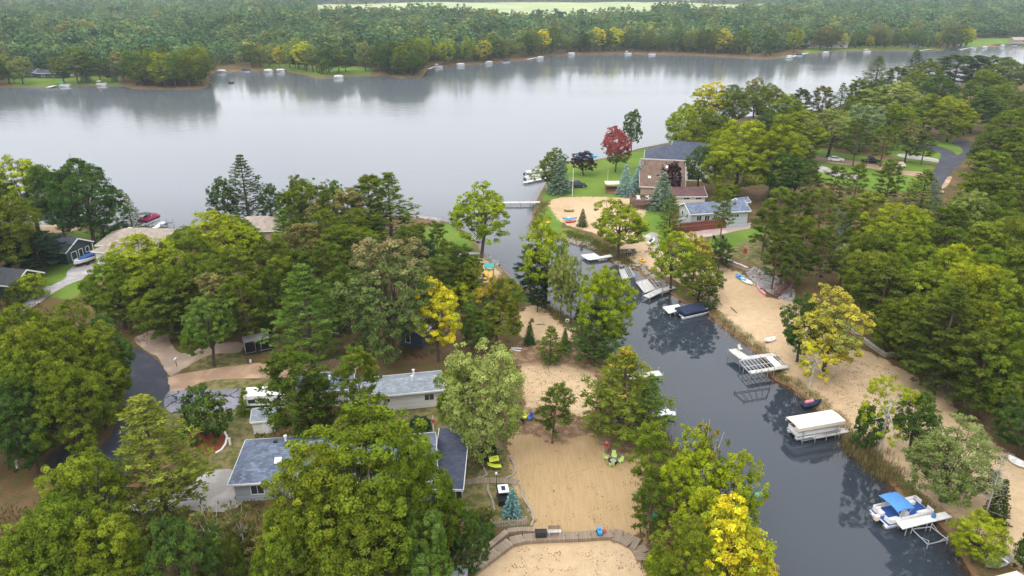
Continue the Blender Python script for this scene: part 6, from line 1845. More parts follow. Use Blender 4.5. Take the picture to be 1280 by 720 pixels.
# --- boats along the far shore
far_boat = None
FB = [((77, 107), (86, 107), M_TEAL, 'white boat with a green top moored at the far left lawn'), ((121, 105.5), (134, 105.5), M_TAN, 'boat under a white roof at the far left shore'), ((331, 89), (341, 89), M_WHITE, 'leftmost white boat before the wooded far bank, left of the yellow tree'),
      ((346, 88.5), (357, 88.5), M_WHITE, 'white covered boat moored below the bright far yellow tree'), ((419, 96.5), (428, 96.5), M_GALV, 'small grey boat at the sandy far point'), ((273, 89.5), (281, 89.5), M_WHITE, 'white boat at the left of the sandy far landing'), ((303, 88.5), (312, 88.5), M_BLUECAN, 'white boat with dark blue cover right of the sandy far landing'),
      ((540, 84), (556, 83.5), M_TAN, 'pair of long pale rafts at the far landing right of the wooded point'), ((569, 81.5), (582, 81), M_WHITE, 'white roofed boat on the far shore right of the pale rafts'), ((606, 79), (616, 78), M_WHITE, 'white boat below the wide yellow far tree'), ((626, 77.5), (640, 76.5), M_BLUECAN, 'boat with dark blue cover on the middle far shore'),
      ((668, 73), (682, 72), M_WHITE, 'long white boat near the pale far cottage'), ((711, 67.5), (718, 67.5), M_GALV, 'grey boat right of the pale far cottage'), ((781, 67), (789, 67), M_TAN, 'small tan boat on the middle of the far shore'), ((812, 68), (818, 68), M_MAG, 'little boat with reddish top on the far shore'),
      ((981, 71.5), (992, 71), M_WHITE, 'white boat at a jetty left of the big far houses'), ((994, 69.5), (1003, 69), M_BLUECAN, 'boat with dark blue cover left of the big far houses'), ((1026, 66.5), (1038, 66), M_WHITE, 'white boat in front of the big far house'), ((1078, 64.5), (1090, 64.5), M_TAN, 'tan boat on the far shore right of the big houses'),
      ((1212, 61), (1222, 60), M_TEAL, 'green topped boat at the right end of the far woods'), ((1225, 59.5), (1236, 59), M_WHITE, 'white boat at the far right lawn'), ((1248, 58), (1258, 57), M_WHITE, 'second white boat at the far right lawn'), ((1262, 57), (1274, 56), M_BLUECAN, 'dark blue covered boat at the far right lawn')]
for a, b, cm, lab in FB:
    cm = M_GALV if cm is M_WHITE else M_NAVY if cm is M_BLUECAN else cm
    pontoon(lab, a, b, rail=M_ALU, L=6.0, W=2.2, canopy=cm if cm not in (M_NAVY, M_GALV) else None, cover=cm if cm in (M_NAVY, M_GALV) else None, floor=M_ALU, motor=False, seats=False, group='boats moored along the far shore')
r = kayak('dark little fishing boat drifting near the far left shore', (285, 104), (293, 104), M_DARK, open_=True, name='fishing_boat', w=1.6, h=.6, z=0.0, cat='boat')
ANGLER_AT = (*P(289, 104, 0), 0.30)
for lab, a, b in (('pale jetty at the far landing with the rafts', (536, 86), (548, 81)), ('long jetty below the far shore woods near the big houses', (985, 72), (1010, 66)), ('jetty at the middle of the far shore', (660, 74), (676, 71)), ('small jetty at the left far lawn', (60, 109), (72, 106)), ('jetty beside the small grey boathouse', (1150, 63), (1165, 61.5)), ('jetty at the right end of the far shore', (1200, 62), (1216, 59))):
    dock(lab, [a, b], 2.0, 0.6, M_DOCKW, group=None, step=6)
# ------------------------------------------------------------------ vehicles
def car(label, a, b, paint, kind='suv', z=None, name='parked_car'):
    """a = rear pixel, b = front pixel on the ground"""
    c, an, L0 = seg(a, b)
    L = {'suv': 4.9, 'sedan': 4.7, 'van': 5.2, 'pickup': 5.5}[kind]; W = 1.86
    r = thing(name, label, 'car' if kind != 'van' else 'van', c, an)
    h = L / 2
    prof = [(-h, .42), (-h, .95), (-h + .08, 1.02), (h - 1.35, 1.05), (h - .12, .88), (h, .70), (h, .38), (h - .1, .28), (-h + .1, .28)]
    m = MB(); rings = []
    for y, ins in ((-W / 2, .05), (-W / 2 + .08, 0), (W / 2 - .08, 0), (W / 2, .05)):
        rings.append([(x * (1 - ins * .25), y, z_ + (ins if z_ < .5 else -ins)) for x, z_ in prof])
    m.loft(rings); m.build('body', paint, r, bevel=0.02)
    if kind == 'suv': cab = (-h + .05, -h + .35, h - 2.0, h - 1.30, 1.78)
    elif kind == 'van': cab = (-h + .02, -h + .1, h - 1.5, h - .7, 2.2)
    elif kind == 'pickup': cab = (-.9, -.7, h - 2.3, h - 1.6, 1.8)
    else: cab = (-h + .55, -h + 1.25, h - 2.35, h - 1.40, 1.48)
    x0, x1, x2, x3, zt = cab
    cb = [(x0, 1.02), (x1, zt), (x2, zt), (x3, 1.04)]
    rings = []
    for y, tz in ((-W / 2 + .05, 0), (-W / 2 + .2, 1), (W / 2 - .2, 1), (W / 2 - .05, 0)):
        rings.append([(x, y if z_ < 1.1 else y * .92, z_ - (0.06 if not tz and z_ > 1.2 else 0)) for x, z_ in cb])
    MB().loft(rings).build('cabin', M_GLASS, r)
    MB().box(((x1 + x2) / 2, 0, zt + .015), (x2 - x1 + .1, W - .42, .07)).build('roof', paint, r, bevel=0.02)
    m = MB()
    for y in (-W / 2 + .14, W / 2 - .14):
        for (xa, za), (xb, zb) in (((x0, 1.03), (x1, zt)), ((x3, 1.05), (x2, zt)), (((x0 + x3) / 2 - .2, 1.03), ((x1 + x2) / 2 - .1, zt))):
            m.tube([(xa, y * 1.06, za), (xb, y * .94, zb)], .05, 5)
    m.build('pillars', paint, r)
    for sx in (-1, 1):
        for sy in (-1, 1):
            w_ = MB().tube([(sx * L * .30, sy * (W / 2 - .2), .34), (sx * L * .30, sy * (W / 2 + .02), .34)], .34, 14).build('wheel', M_RUBBER, r)
            MB().tube([(sx * L * .30, sy * (W / 2 + .02), .34), (sx * L * .30, sy * (W / 2 + .035), .34)], .2, 10).build('rim', M_ALU, w_)
    for sy in (-1, 1):
        MB().box((h - .03, sy * .68, .72), (.1, .34, .16)).build('headlight', M_WHITE, r)
        MB().box((-h + .02, sy * .72, .85), (.08, .26, .2)).build('tail_light', M_RED, r)
    return r


P_NAVY = mat('navy_car_paint', (0.015, 0.03, 0.065), .25, .05, coat=.6)
P_WHITE = mat('white_car_paint', (0.74, .74, .74), .3, .04, coat=.5)
P_BLACK = mat('black_car_paint', (0.012, .013, .018), .22, .05, coat=.6)
car('dark blue estate car parked on the east lawn beside the flagpole', (711, 234.5), (733, 233.5), P_NAVY)
car('second dark car mostly hidden behind the grey-green spruce', (698, 235.5), (708, 235), P_NAVY)
car('white sedan parked along the sandy lane on the hill', (1035, 201), (1054, 202.5), P_WHITE, 'sedan')
car('dark pickup in tree shade left of the roadside shelter', (1082, 204), (1094, 203.5), P_BLACK, 'pickup')
car('black car parked at the back of the loop road lawn', (1190, 168), (1202, 169), P_BLACK, 'sedan')
car('black van with pale roof showing between the bright pine and the brown-tipped maple', (418, 423), (432, 405), P_BLACK, 'van')
# camper behind the small shed
c, an, L_ = seg((318, 512), (352, 510))
r = thing('camper', 'white camper parked on the cracked asphalt behind the pine', 'camper', c, an)
MB().profile([(-1.15, .55), (1.15, .55), (1.15, 2.75), (.9, 2.9), (-.9, 2.9), (-1.15, 2.75)], -2.6, 2.6).build('body', M_WHITE, r, bevel=0.05)
MB().box((0, -1.17, 1.15), (5.0, .04, .28)).build('stripe', M_DARK, r)
for x in (-1.6, .2, 1.7):
    w_ = MB().box((x, -1.17, 1.95), (.9, .05, .55)).build('window', M_DARK, r); MB().box((x, -1.2, 1.95), (.8, .03, .46)).build('pane', M_GLASS, w_)
for x in (-.5, .5):
    for sy in (-1, 1): MB().tube([(x, sy * .85, .35), (x, sy * 1.1, .35)], .35, 12).build('wheel', M_RUBBER, r)
MB().box((.6, 0, 2.98), (.8, .7, .2)).build('roof_vent', M_WHITE, r)
# black enclosed trailer
c, an, L_ = seg((310, 437), (326, 443))
r = thing('cargo_trailer', 'black enclosed trailer with silver edges on the sandy drive', 'trailer', (*PG(324, 438)[:2], G), R(26))
m = MB(); rings = []
for y in (-1.05, 1.05): rings.append([(-2.0, y, .45), (1.5, y, .45), (2.1, y, .5), (1.7, y, 2.3), (-2.0, y, 2.3)])
m.loft(rings).build('body', mat('black_trailer_skin', (.008, .008, .012), .6, .15, spec=.2), r)
MB().box((-.15, 0, 2.33), (3.75, 2.14, .08)).build('roof', mat('dull_grey_roof', (.22, .21, .20), .8), r)
m = MB()
for x in (-2.0, -.55, .25):
    for y in (-1.06, 1.06): m.box((x, y, 1.4), (.05, .05, 1.8))
for y in (-1.06, 1.06): m.box((-.1, y, .46), (3.9, .06, .07)); m.box((-.1, y, 2.27), (3.7, .06, .05))
for y in (-.98, .98): m.box((-2.03, y, 1.4), (.06, .12, 1.8))
m.box((-2.03, 0, .48), (.06, 2.1, .12)); m.build('edge_trim', M_ALU, r)
MB().box((-2.04, .35, 1.95), (.03, .55, .14)).build('number_plate', M_WHITE, r)
for sy in (-1, 1): MB().tube([(-.3, sy * .95, .34), (-.3, sy * 1.12, .34)], .34, 12).build('wheel', M_RUBBER, r)
MB().box((2.6, 0, .5), (1.2, .12, .1)).build('tow_bar', M_DARK, r)
# utility trailer on the beach
c, an, L_ = seg((775, 319), (796, 317.5))
r = thing('utility_trailer', 'dark open trailer loaded with junk under the beach tree', 'trailer', c, an)
MB().box((0, 0, .62), (3.2, 1.7, .12)).build('bed', M_DARK, r)
m = MB()
for sy in (-1, 1): m.box((0, sy * .85, .85), (3.2, .06, .32))
m.box((-1.6, 0, .85), (.06, 1.7, .32)); m.build('side_rail', M_WOODG, r)
for k, (x, y, s, mm) in enumerate(((-.9, .1, .7, M_WOODG), (.1, -.2, .8, M_ROCK), (.9, .2, .6, M_WOODB))): MB().box((x, y, .9), (s, s * .8, .45), rz=k).build('load', mm, r, bevel=.05)
for sx in (-.4, .5):
    for sy in (-1, 1):
        w_ = MB().tube([(sx, sy * .9, .36), (sx, sy * 1.08, .36)], .36, 12).build('wheel', M_RUBBER, r); MB().tube([(sx, sy * 1.08, .36), (sx, sy * 1.1, .36)], .18, 10).build('rim', M_GALV, w_)
MB().box((2.1, 0, .55), (1.1, .1, .1)).build('tow_bar', M_DARK, r)


# ------------------------------------------------------------------ people
def person_mesh(joints, edges, rad):
    me = bpy.data.meshes.new('person'); me.from_pydata(joints, edges, []); me.update()
    o = bpy.data.objects.new('person_skeleton', me); C.objects.link(o)
    md = o.modifiers.new('skin', 'SKIN'); md.use_smooth_shade = True
    for i, v in enumerate(me.skin_vertices[0].data): v.radius = (rad[i], rad[i] * .85); v.use_root = (i == 0)
    o.modifiers.new('sub', 'SUBSURF').levels = 1
    dg = bpy.context.evaluated_depsgraph_get()
    out = bpy.data.meshes.new_from_object(o.evaluated_get(dg))
    C.objects.unlink(o); bpy.data.objects.remove(o)
    return out


def person(label, loc, rz, sit=False, name='person'):
    if not sit:
        J = [(0, 0, .95), (0, 0, 1.15), (0, 0, 1.38), (0, .01, 1.52), (0, .02, 1.66), (0, .01, 1.76), (-.19, 0, 1.43), (-.27, .02, 1.15), (-.24, .14, .93), (-.22, .20, .86), (.19, 0, 1.43), (.27, .0, 1.15), (.26, .10, .92), (.25, .15, .84),
             (-.10, 0, .90), (-.12, .02, .50), (-.13, -.02, .08), (-.14, .12, .04), (.10, 0, .90), (.12, .03, .50), (.14, 0, .08), (.15, .14, .04)]
    else:
        J = [(0, 0, .45), (0, .02, .65), (0, .05, .9), (0, .07, 1.02), (0, .10, 1.15), (0, .1, 1.25), (-.19, .05, .95), (-.26, .1, .70), (-.2, .3, .58), (-.15, .36, .58), (.19, .05, .95), (.26, .1, .70), (.2, .3, .62), (.15, .38, .64),
             (-.10, .06, .44), (-.13, .46, .48), (-.13, .48, .08), (-.13, .6, .04), (.10, .06, .44), (.13, .46, .48), (.13, .48, .08), (.13, .6, .04)]
    E = [(0, 1), (1, 2), (2, 3), (3, 4), (4, 5), (2, 6), (6, 7), (7, 8), (8, 9), (2, 10), (10, 11), (11, 12), (12, 13), (0, 14), (14, 15), (15, 16), (16, 17), (0, 18), (18, 19), (19, 20), (20, 21)]
    Rr = [.16, .15, .17, .065, .105, .06, .085, .055, .04, .035, .085, .055, .04, .035, .10, .07, .05, .045, .10, .07, .05, .045]
    me = person_mesh(J, E, Rr)
    o = bpy.data.objects.new(name, me); C.objects.link(o)
    for m in (M_SHIRT, M_TROUS, M_SKIN, M_DARK): me.materials.append(m)
    zw, zn = (.98, 1.47) if not sit else (.5, .98)
    for p in me.polygons:
        c = p.center
        if c.z > zn: k = 2
        elif abs(c.x) > .17 and c.y > .10 and c.z < zw + .02 and c.z > .5: k = 2
        elif c.z > zw or (sit and c.z > .52 and c.y < .2): k = 0
        elif c.z < .1: k = 3
        else: k = 1
        p.material_index = k
    o.location = loc; o.rotation_euler = (0, 0, rz)
    tag(o, label, 'person')
    hz_ = 1.70 if not sit else 1.19
    hy_ = .005 if not sit else .085
    MB().ball((0, hy_, hz_), (.105, .115, .10), 10, 8).build('hair', M_HAIR, o, smooth=True)
    return o


person('person in a red shirt and grey trousers standing by the ring of lime chairs', PG(757.5, 566), R(165))
person('person hunched in the dark little fishing boat near the far left shore', ANGLER_AT, R(90), sit=True)


# ------------------------------------------------------------------ garden furniture
def lawn_chair(label, px, rz, m, s=1.0, group=None, name='lawn_chair', loc=None):
    r = thing(name, label, 'chair', loc or PG(*px), rz, group); r.scale = (s, s, s)
    MB().box((0, 0, .40), (.62, .58, .06), rx=R(6)).build('seat', m, r, bevel=0.015)
    m_ = MB()
    for k in range(5): m_.box((-.24 + .12 * k, .34, .75), (.10, .05, .78), rx=R(-18))
    m_.box((0, .44, 1.02), (.58, .04, .08), rx=R(-18)); m_.build('backrest', m, r)
    for sx in (-1, 1):
        MB().box((sx * .34, 0.02, .60), (.09, .66, .04)).build('armrest', m, r)
        for y in (-.27, .27): MB().box((sx * .32, y, .30), (.06, .06, .60)).build('leg', m, r)
    return r


lawn_chair('pale lime chair at the left of the fire pit, below the person in red', (757.5, 574.5), R(70), M_PALELIME, .74)
lawn_chair('pale lime chair behind the fire pit, largest of the ring', (767.5, 573), R(0), M_PALELIME, .82)
lawn_chair('pale lime chair at the right of the fire pit', (775.5, 578.5), R(-60), M_PALELIME, .74)
lawn_chair('pale lime chair on the near side of the fire pit', (764.5, 583), R(190), M_PALELIME, .74)
r = thing('fire_pit', 'round black fire pit ringed by pale lime chairs', 'fire pit', PG(766, 578.5))
MB().tube([(0, 0, 0), (0, 0, .38)], [.5, .55], 16).build('ring', M_DARK, r)
MB().ball((.05, 0, .36), (.42, .4, .12)).build('ash', mat('ash', (.35, .34, .33), .9, .3), r)
lawn_chair('lime green lawn chair at the trunk of the pale feathery tree', (656, 524), R(20), M_LIME, .9)
lawn_chair('blue lawn chair next to the lime green one at the edge of the raked sand', (662.5, 525), R(-40), mat('blue_plastic', (.02, .12, .5), .45), .85)
lawn_chair('low dark chair in the leaf litter in front of the lime green lawn chair', (653.5, 529), R(160), M_DARK, .8)
# lime swing lounger
r = thing('arc_lounger', 'lime green arc lounger with a matching sunshade on the mown yard', 'lounger', PG(618, 588), R(10)); r.scale = (.8, .8, .8)
rings = []
for i in range(9):
    t = i / 8; x = -1.0 + 2.0 * t; z_ = .55 + .55 * (1 - t) ** 2 * 1.3 + .12 * t * t
    rings.append([(x, -.38, z_), (x, .38, z_), (x, .38, z_ + .1), (x, -.38, z_ + .1)])
MB().loft(rings).build('cushion', M_LIME, r)
MB().slab([(-.75, -.6, 2.0), (.65, -.6, 2.15), (.65, .6, 2.15), (-.75, .6, 2.0)], .05).build('sunshade', M_LIME, r)
m = MB(); m.tube([(.9, .5, .05), (1.15, .3, .8), (.8, .1, 1.9), (0, 0, 2.25), (-.1, 0, 2.1)], .035, 6); m.tube([(-.9, .6, .04), (.9, .6, .04), (.9, -.6, .04), (-.9, -.6, .04)], .035, 6); m.build('stand', M_DARK, r)
# cart
r = thing('garden_cart', 'dark utility cart with a white top carrying a black panel, beside the turquoise spruce', 'cart', PG(629, 626), R(8))
MB().box((0, 0, .55), (1.15, 2.0, .5)).build('body', M_DARK, r, bevel=0.06)
MB().box((0, -.15, 1.75), (1.15, 1.35, .1)).build('roof', M_WHITE, r, bevel=0.03)
MB().box((0, -.15, 1.815), (.42, .7, .05)).build('panel', M_NAVY, r)
for sx in (-1, 1):
    for y in (-.75, .4): MB().tube([(sx * .5, y, .7), (sx * .5, y, 1.72)], .03, 5).build('roof_post', M_DARK, r)
    for y in (-.7, .75): MB().tube([(sx * .48, y, .26), (sx * .62, y, .26)], .26, 10).build('wheel', M_RUBBER, r)
MB().box((0, .1, .95), (.9, .5, .3)).build('seat', M_DARK, r, bevel=.05)
# poles, post lamp, mailbox, small posts
def pole(name, label, px, h, r0, m, cat, extra=None):
    r = thing(name, label, cat, PG(*px))
    MB().tube([(0, 0, -.2), (0, 0, h)], [r0, r0 * .7], 8).build('pole', m, r)
    if extra: extra(r)
    return r


pole('utility_pole', 'tall pale pole rising at the back edge of the blue house roof', (543, 560), 4.6, .10, M_CREAM, 'pole', lambda r: MB().box((0, -.1, 3.9), (.35, .12, .5)).build('meter_box', M_RED, r))
pole('lamp_post', 'thin black lamp post on the path beside the cart', (620.5, 611), 2.0, .05, M_DARK, 'lamp post', lambda r: MB().ball((0, 0, 2.1), (.14, .14, .18)).build('lamp_head', M_WHITE, r))
pole('flagpole', 'white flagpole without a flag beside the dark blue car', (715.5, 246), 7.5, .07, M_WHITE, 'flagpole', lambda r: MB().ball((0, 0, 7.55), .12).build('finial', M_YEL, r))
pole('white_pole', 'thin white pole on the lawn left of the garden pavilion', (759.5, 226), 3.2, .05, M_WHITE, 'pole')
pole('white_post', 'white post at the far right end of the hill drive', (1033, 338), .5, .1, M_DARK, 'post')
r = pole('mailbox', 'white mailbox on a wooden post where the sandy drive meets the road', (221, 458), 1.1, .06, M_WOODB, 'mailbox')
MB().box((0, 0, 1.2), (.28, .6, .3)).build('box', M_WHITE, r, bevel=.05)
for px, lab in (((199, 405), 'small white marker post under the oaks above the gravel drive'), ((24, 563), 'upper of two short white posts on the left verge'), ((22, 585), 'lower of two short white posts on the left verge'), ((288, 556), 'small white marker on the yard beside the mulch ring')):
    r = thing('marker_post', lab, 'post', PG(*px)); MB().box((0, 0, .45), (.22, .22, .9)).build('post', M_WHITE, r); MB().box((0, 0, .93), (.28, .28, .1)).build('cap', M_CREAM, r)
r = pole('signpost', 'dark post with a small white box in front of the black trailer', (310, 455), 1.2, .07, M_DARK, 'post'); MB().box((.45, .0, .5), (.2, .2, .5)).build('box', M_WHITE, r)
r = pole('white_statue', 'slim white wooden post figure beside the reddish deck', (556, 712), 1.5, .13, M_CREAM, 'post'); MB().box((-.1, 0, .5), (.45, .2, .16)).build('arm', M_CREAM, r)
MB_ = thing('antenna', 'thin rooftop aerial above the maroon roof', 'antenna', (*PG(844, 250)[:2], G + 3.2)); MB().tube([(0, 0, 0), (0, 0, 3.0)], .05, 5).build('mast', M_GALV, MB_)
m = MB(); m.tube([(-1, 0, 2.9), (1, .2, 2.9)], .04, 4); m.tube([(-.8, 0, 2.4), (.7, .2, 2.4)], .035, 4); m.build('arms', M_GALV, MB_)
# beach things
for px, rz, mm, lab in (((896.5, 379), 40, M_WOODO, 'low brown wooden chair on the sand near the dark little tree'), ((901.5, 361), -20, M_DARK, 'dark chair on the sand below the young pine'), ((853, 317), 30, M_WHITE, 'white plastic chair behind the yellow beach tree'), ((857, 320), -10, M_WHITE, 'second white plastic chair, right of its twin behind the beach tree'),
                        ((800, 253), 0, M_WHITE, None)):
    if lab: lawn_chair(lab, px, R(rz), mm)
dx, dy, dz = PG(806, 262)
for k, (ox, oy, lab) in enumerate(((-1.2, 3.6, 'white cushioned armchair on the left of the brown deck'), (1.3, 3.4, 'white cushioned armchair at the back right of the brown deck'), (2.0, 1.6, 'white cushioned armchair at the front right of the brown deck'))):
    r = thing('armchair', lab, 'armchair', (dx + ox, dy + oy, dz + 1.585), R(30 * k))
    MB().box((0, 0, .3), (1.1, 1.0, .4)).build('seat', M_WHITE, r, bevel=.06); MB().box((0, .42, .65), (1.1, .2, .6)).build('backrest', M_WHITE, r, bevel=.05)
    for sx in (-1, 1): MB().box((sx * .5, 0, .5), (.16, .9, .35)).build('armrest', M_DARK, r)
for px, lab in (((894, 302), 'cluster of dark garden chairs below the red deck, left one'), ((905, 302), 'dark garden chair set right of its neighbour below the red deck')):
    lawn_chair(lab, px, R(120), M_DARK, 1.3)
r = thing('burn_barrel', 'red metal barrel on the dry grass below the ranch house', 'barrel', PG(931, 316))
MB().tube([(0, 0, 0), (0, 0, .9)], .36, 14).build('drum', M_RED, r)
m = MB()
for z_ in (.28, .6, .88): m.tube([(0, 0, z_), (0, 0, z_ + .04)], .385, 14)
m.build('hoops', M_REDWOOD, r)
r = thing('driftwood', 'bent dark stick lying on the open beach', 'log', PG(917, 388)); MB().tube([(-.2, 1.2, .08), (0, .2, .1), (.25, -1.2, .06)], [.06, .08, .05], 6).build('branch', M_WOODB, r)
r = thing('picnic_table', 'pinkish picnic table at the edge of the woods left of the light green tree', 'picnic table', PG(1029, 340), R(20))
MB().box((0, 0, .75), (1.9, .8, .06)).build('top', mat('faded_red_wood', (.30, .11, .09), .8), r)
for sy in (-1, 1): MB().box((0, sy * .8, .45), (1.9, .3, .06)).build('bench', MATS['faded_red_wood'], r)
for sx in (-1, 1): MB().box((sx * .7, 0, .38), (.08, 1.6, .1)).build('leg_frame', M_WOODB, r); 
r = thing('kettle_grill', 'black kettle grill behind the pinkish picnic table', 'grill', PG(1031, 334))
MB().ball((0, 0, .85), (.35, .35, .3)).build('bowl', M_DARK, r, smooth=True)
for k in range(3): MB().tube([(.15 * math.cos(k * 2.1), .15 * math.sin(k * 2.1), .6), (.4 * math.cos(k * 2.1), .4 * math.sin(k * 2.1), 0)], .025, 5).build('leg', M_GALV, r)
r = thing('old_tyre', 'black tyre lying below the pinkish picnic table', 'tyre', PG(1026, 346))
m = MB(); m.tube([(.3 * math.cos(t * .5236), .3 * math.sin(t * .5236), .12) for t in range(13)], .12, 6); m.build('tread', M_RUBBER, r)
r = thing('play_slide', 'teal tower with two yellow slides on the small beach clearing', 'slide', PG(611, 348), R(-10))
for sx in (-1, 1):
    rings = [[(sx * .5 + (-.28), y, z_), (sx * .5 + .28, y, z_), (sx * .5 + .28, y, z_ + .12), (sx * .5 - .28, y, z_ + .12)] for y, z_ in ((.3, 1.45), (-.5, .9), (-1.1, .35), (-1.5, .12))]
    MB().loft(rings).build('slide', M_YEL, r)
for sx in (-1, 1):
    for y in (.3, 1.2): MB().tube([(sx * .75, y, 0), (sx * .75, y, 2.3)], .06, 6).build('post', M_TEAL, r)
MB().box((0, .75, 1.4), (1.6, 1.0, .1)).build('platform', M_TEAL, r)
MB().slab([(-.95, .1, 2.3), (.95, .1, 2.3), (.95, .75, 2.9), (-.95, .75, 2.9)], .07).add(*[[], []]).slab([(-.95, .75, 2.9), (.95, .75, 2.9), (.95, 1.4, 2.3), (-.95, 1.4, 2.3)], .07).build('roof', M_TEAL, r)
kayak('grey-teal inflatable lying beside the play slide', (602, 351), (609, 348), mat('grey_teal', (.14, .24, .26), .6), w=1.1)
for px, lab, rz in (((814, 654), 'lower of two teal chairs at the right edge of the raked sand', 120), ((818, 648), 'upper of two teal chairs at the right edge of the raked sand', 100)):
    lawn_chair(lab, px, R(rz), M_TEAL, 1.0)
lawn_chair('white plastic chair hidden among the channel trees', (902, 604), R(50), M_WHITE)
lawn_chair('white chair between the raked sand trees and the water', (880, 624), R(-30), M_WHITE)
# debris on the small clearing
for px, lab in (((665, 402), 'dark stump on the small sand clearing'), ((653, 388), 'dark stump at the upper end of the small sand clearing')):
    r = thing('tree_stump', lab, 'stump', PG(*px)); MB().tube([(0, 0, 0), (0, 0, .1), (0, 0, .55)], [.4, .3, .27], 9).build('wood', M_WOODB, r)
r = thing('driftwood', 'grey branch lying across the small sand clearing', 'log', PG(676, 406)); m = MB(); m.tube([(-.9, .1, .08), (0, 0, .14), (.9, -.1, .08)], [.05, .1, .05], 6); m.tube([(.1, 0, .1), (.6, .5, .2)], .05, 5); m.build('branch', M_TIMBER, r)
r = thing('life_ring', 'white ring leaning at the foot of the thin sapling by the water', 'life ring', PG(709, 403)); m = MB(); m.tube([(.28 * math.cos(t * .5236), .0, .32 + .28 * math.sin(t * .5236)) for t in range(13)], .09, 6); m.build('float', M_WHITE, r)
r = thing('white_planks', 'pair of pale planks lying in the leaf litter left of the young pine', 'planks', PG(645, 437), R(-12))
for k in (-1, 1): MB().box((0, k * .35, .06), (1.6, .22, .07), rz=.1 * k).build('plank', M_WHITE, r)
kayak('white paddle board on the bank path below the bright channel tree', (712, 412), (724, 410.5), M_WHITE, w=.8, h=.16, name='paddle_board', cat='board')
r = thing('storage_box', 'white lidded storage box with a dark centre seam at the bottom edge', 'box', PG(574, 722), 0)
MB().box((0, 0, .4), (1.7, 1.2, .75)).build('bin', M_DARK, r)
for sx in (-1, 1): MB().box((sx * .44, 0, .84), (.82, 1.3, .12)).build('lid', mat('pale_blue_grey', (.52, .55, .56), .5), r, bevel=.04)
r = thing('deck_box', 'black deck box on the wooden boardwalk', 'box', (*PG(676, 674)[:2], G + .42), R(2))
MB().box((0, 0, .3), (1.15, .6, .55)).build('bin', M_DARK, r, bevel=.03); MB().box((0, 0, .61), (1.2, .65, .08)).build('lid', M_RUBBER, r, bevel=.02)
r = thing('bench', 'pale wooden bench on the boardwalk right of the black deck box', 'bench', (*PG(693, 672)[:2], G + .42), R(2))
MB().box((0, 0, .42), (1.3, .42, .07)).build('seat', M_DOCK, r); MB().box((0, .24, .72), (1.3, .06, .4), rx=R(-8)).build('backrest', M_WOODG, r)
for sx in (-1, 1): MB().box((sx * .55, 0, .2), (.1, .36, .4)).build('leg', M_DOCK, r)
r = thing('beach_toys', 'bright blue toy truck on the boardwalk', 'toy', (*PG(749, 671)[:2], G + .42), R(10))
MB().box((0, 0, .28), (.42, .75, .28)).build('body', M_SKYB, r, bevel=.03); MB().box((0, .15, .52), (.36, .3, .28)).build('cab', M_SKYB, r, bevel=.03)
for sx in (-1, 1):
    for y in (-.25, .25): MB().tube([(sx * .2, y, .12), (sx * .27, y, .12)], .12, 8).build('wheel', M_RUBBER, r)
r = thing('toy_shovel', 'small red toy beside the bright blue toy truck', 'toy', (*PG(755, 669)[:2], G + .42)); MB().box((0, 0, .08), (.3, .35, .16)).build('bucket', M_RED, r); MB().tube([(0, .1, .1), (.1, .5, .12)], .03, 5).build('handle', M_RED, r)

# ------------------------------------------------------------------ boardwalk, fences, walls
def run(name, label, cat, px, width, z0, h, m, part='deck', cap=None, capm=None, posts=None, gap=0.03):
    pts = [PG(*p) for p in px]
    r = thing(name, label, cat, (pts[0][0], pts[0][1], pts[0][2]))
    for i in range(len(pts) - 1):
        a, b = pts[i], pts[i + 1]
        ln = math.hypot(b[0] - a[0], b[1] - a[1]); an = math.atan2(b[1] - a[1], b[0] - a[0])
        zc = (a[2] + b[2]) / 2 - r.location.z
        o = MB().box((0, 0, z0 + h / 2), (ln + (width * .3 if width < .5 else 0) - gap, width, h)).build(part, m, r)
        place(o, ((a[0] + b[0]) / 2 - r.location.x, (a[1] + b[1]) / 2 - r.location.y, zc + .003 * (i % 2)), an)
        if cap:
            o = MB().box((0, 0, z0 + h + cap / 2), (ln, width + .12, cap)).build('cap', capm or m, r)
            place(o, ((a[0] + b[0]) / 2 - r.location.x, (a[1] + b[1]) / 2 - r.location.y, zc + .003 * (i % 2)), an)
    if posts:
        for p in pts:
            o = MB().box((0, 0, (z0 + h + posts) / 2), (.12, .12, z0 + h + posts)).build('post', m, r); o.location = (p[0] - r.location.x, p[1] - r.location.y, p[2] - r.location.z)
    return r


run('boardwalk', 'weathered boardwalk crossing between the raked sand and the lower beach', 'boardwalk', [(590, 716), (606, 704), (622, 692), (638, 680), (654, 676), (670, 675), (688, 674), (706, 673.5), (722, 673), (738, 672), (752, 671), (766, 670.5)], 1.1, .0, .42, M_WOODG, posts=.12)
run('boardwalk', 'brown steps turning down at the right end of the boardwalk', 'boardwalk', [(766, 670.5), (778, 673), (790, 680), (798, 683)], 1.7, .0, .30, M_WOODG)
run('boardwalk', 'lowest brown landing at the right end of the boardwalk', 'boardwalk', [(796, 684), (803, 693), (806, 702)], 1.6, .0, .2, M_WOODG)
run('retaining_wall', 'grey plank walk along the upper side of the boardwalk', 'wall', [(584, 709), (600, 697), (618, 682), (634, 669), (650, 666.5), (668, 667)], 0.6, 0, .6, M_WOODG, part='planks')
run('retaining_wall', 'dark timber bank wall below the oaks at the bottom', 'wall', [(545, 706), (572, 698), (592, 688), (606, 676), (612, 668)], .3, 0, .7, M_TIMBER, part='timber')
r = thing('picket_fence', 'small grey wooden fence with a gate below the turquoise spruce', 'fence', PG(614, 662))
a, b = PG(614, 662), PG(658, 658); ln = math.hypot(b[0] - a[0], b[1] - a[1]); an = math.atan2(b[1] - a[1], b[0] - a[0])
m = MB()
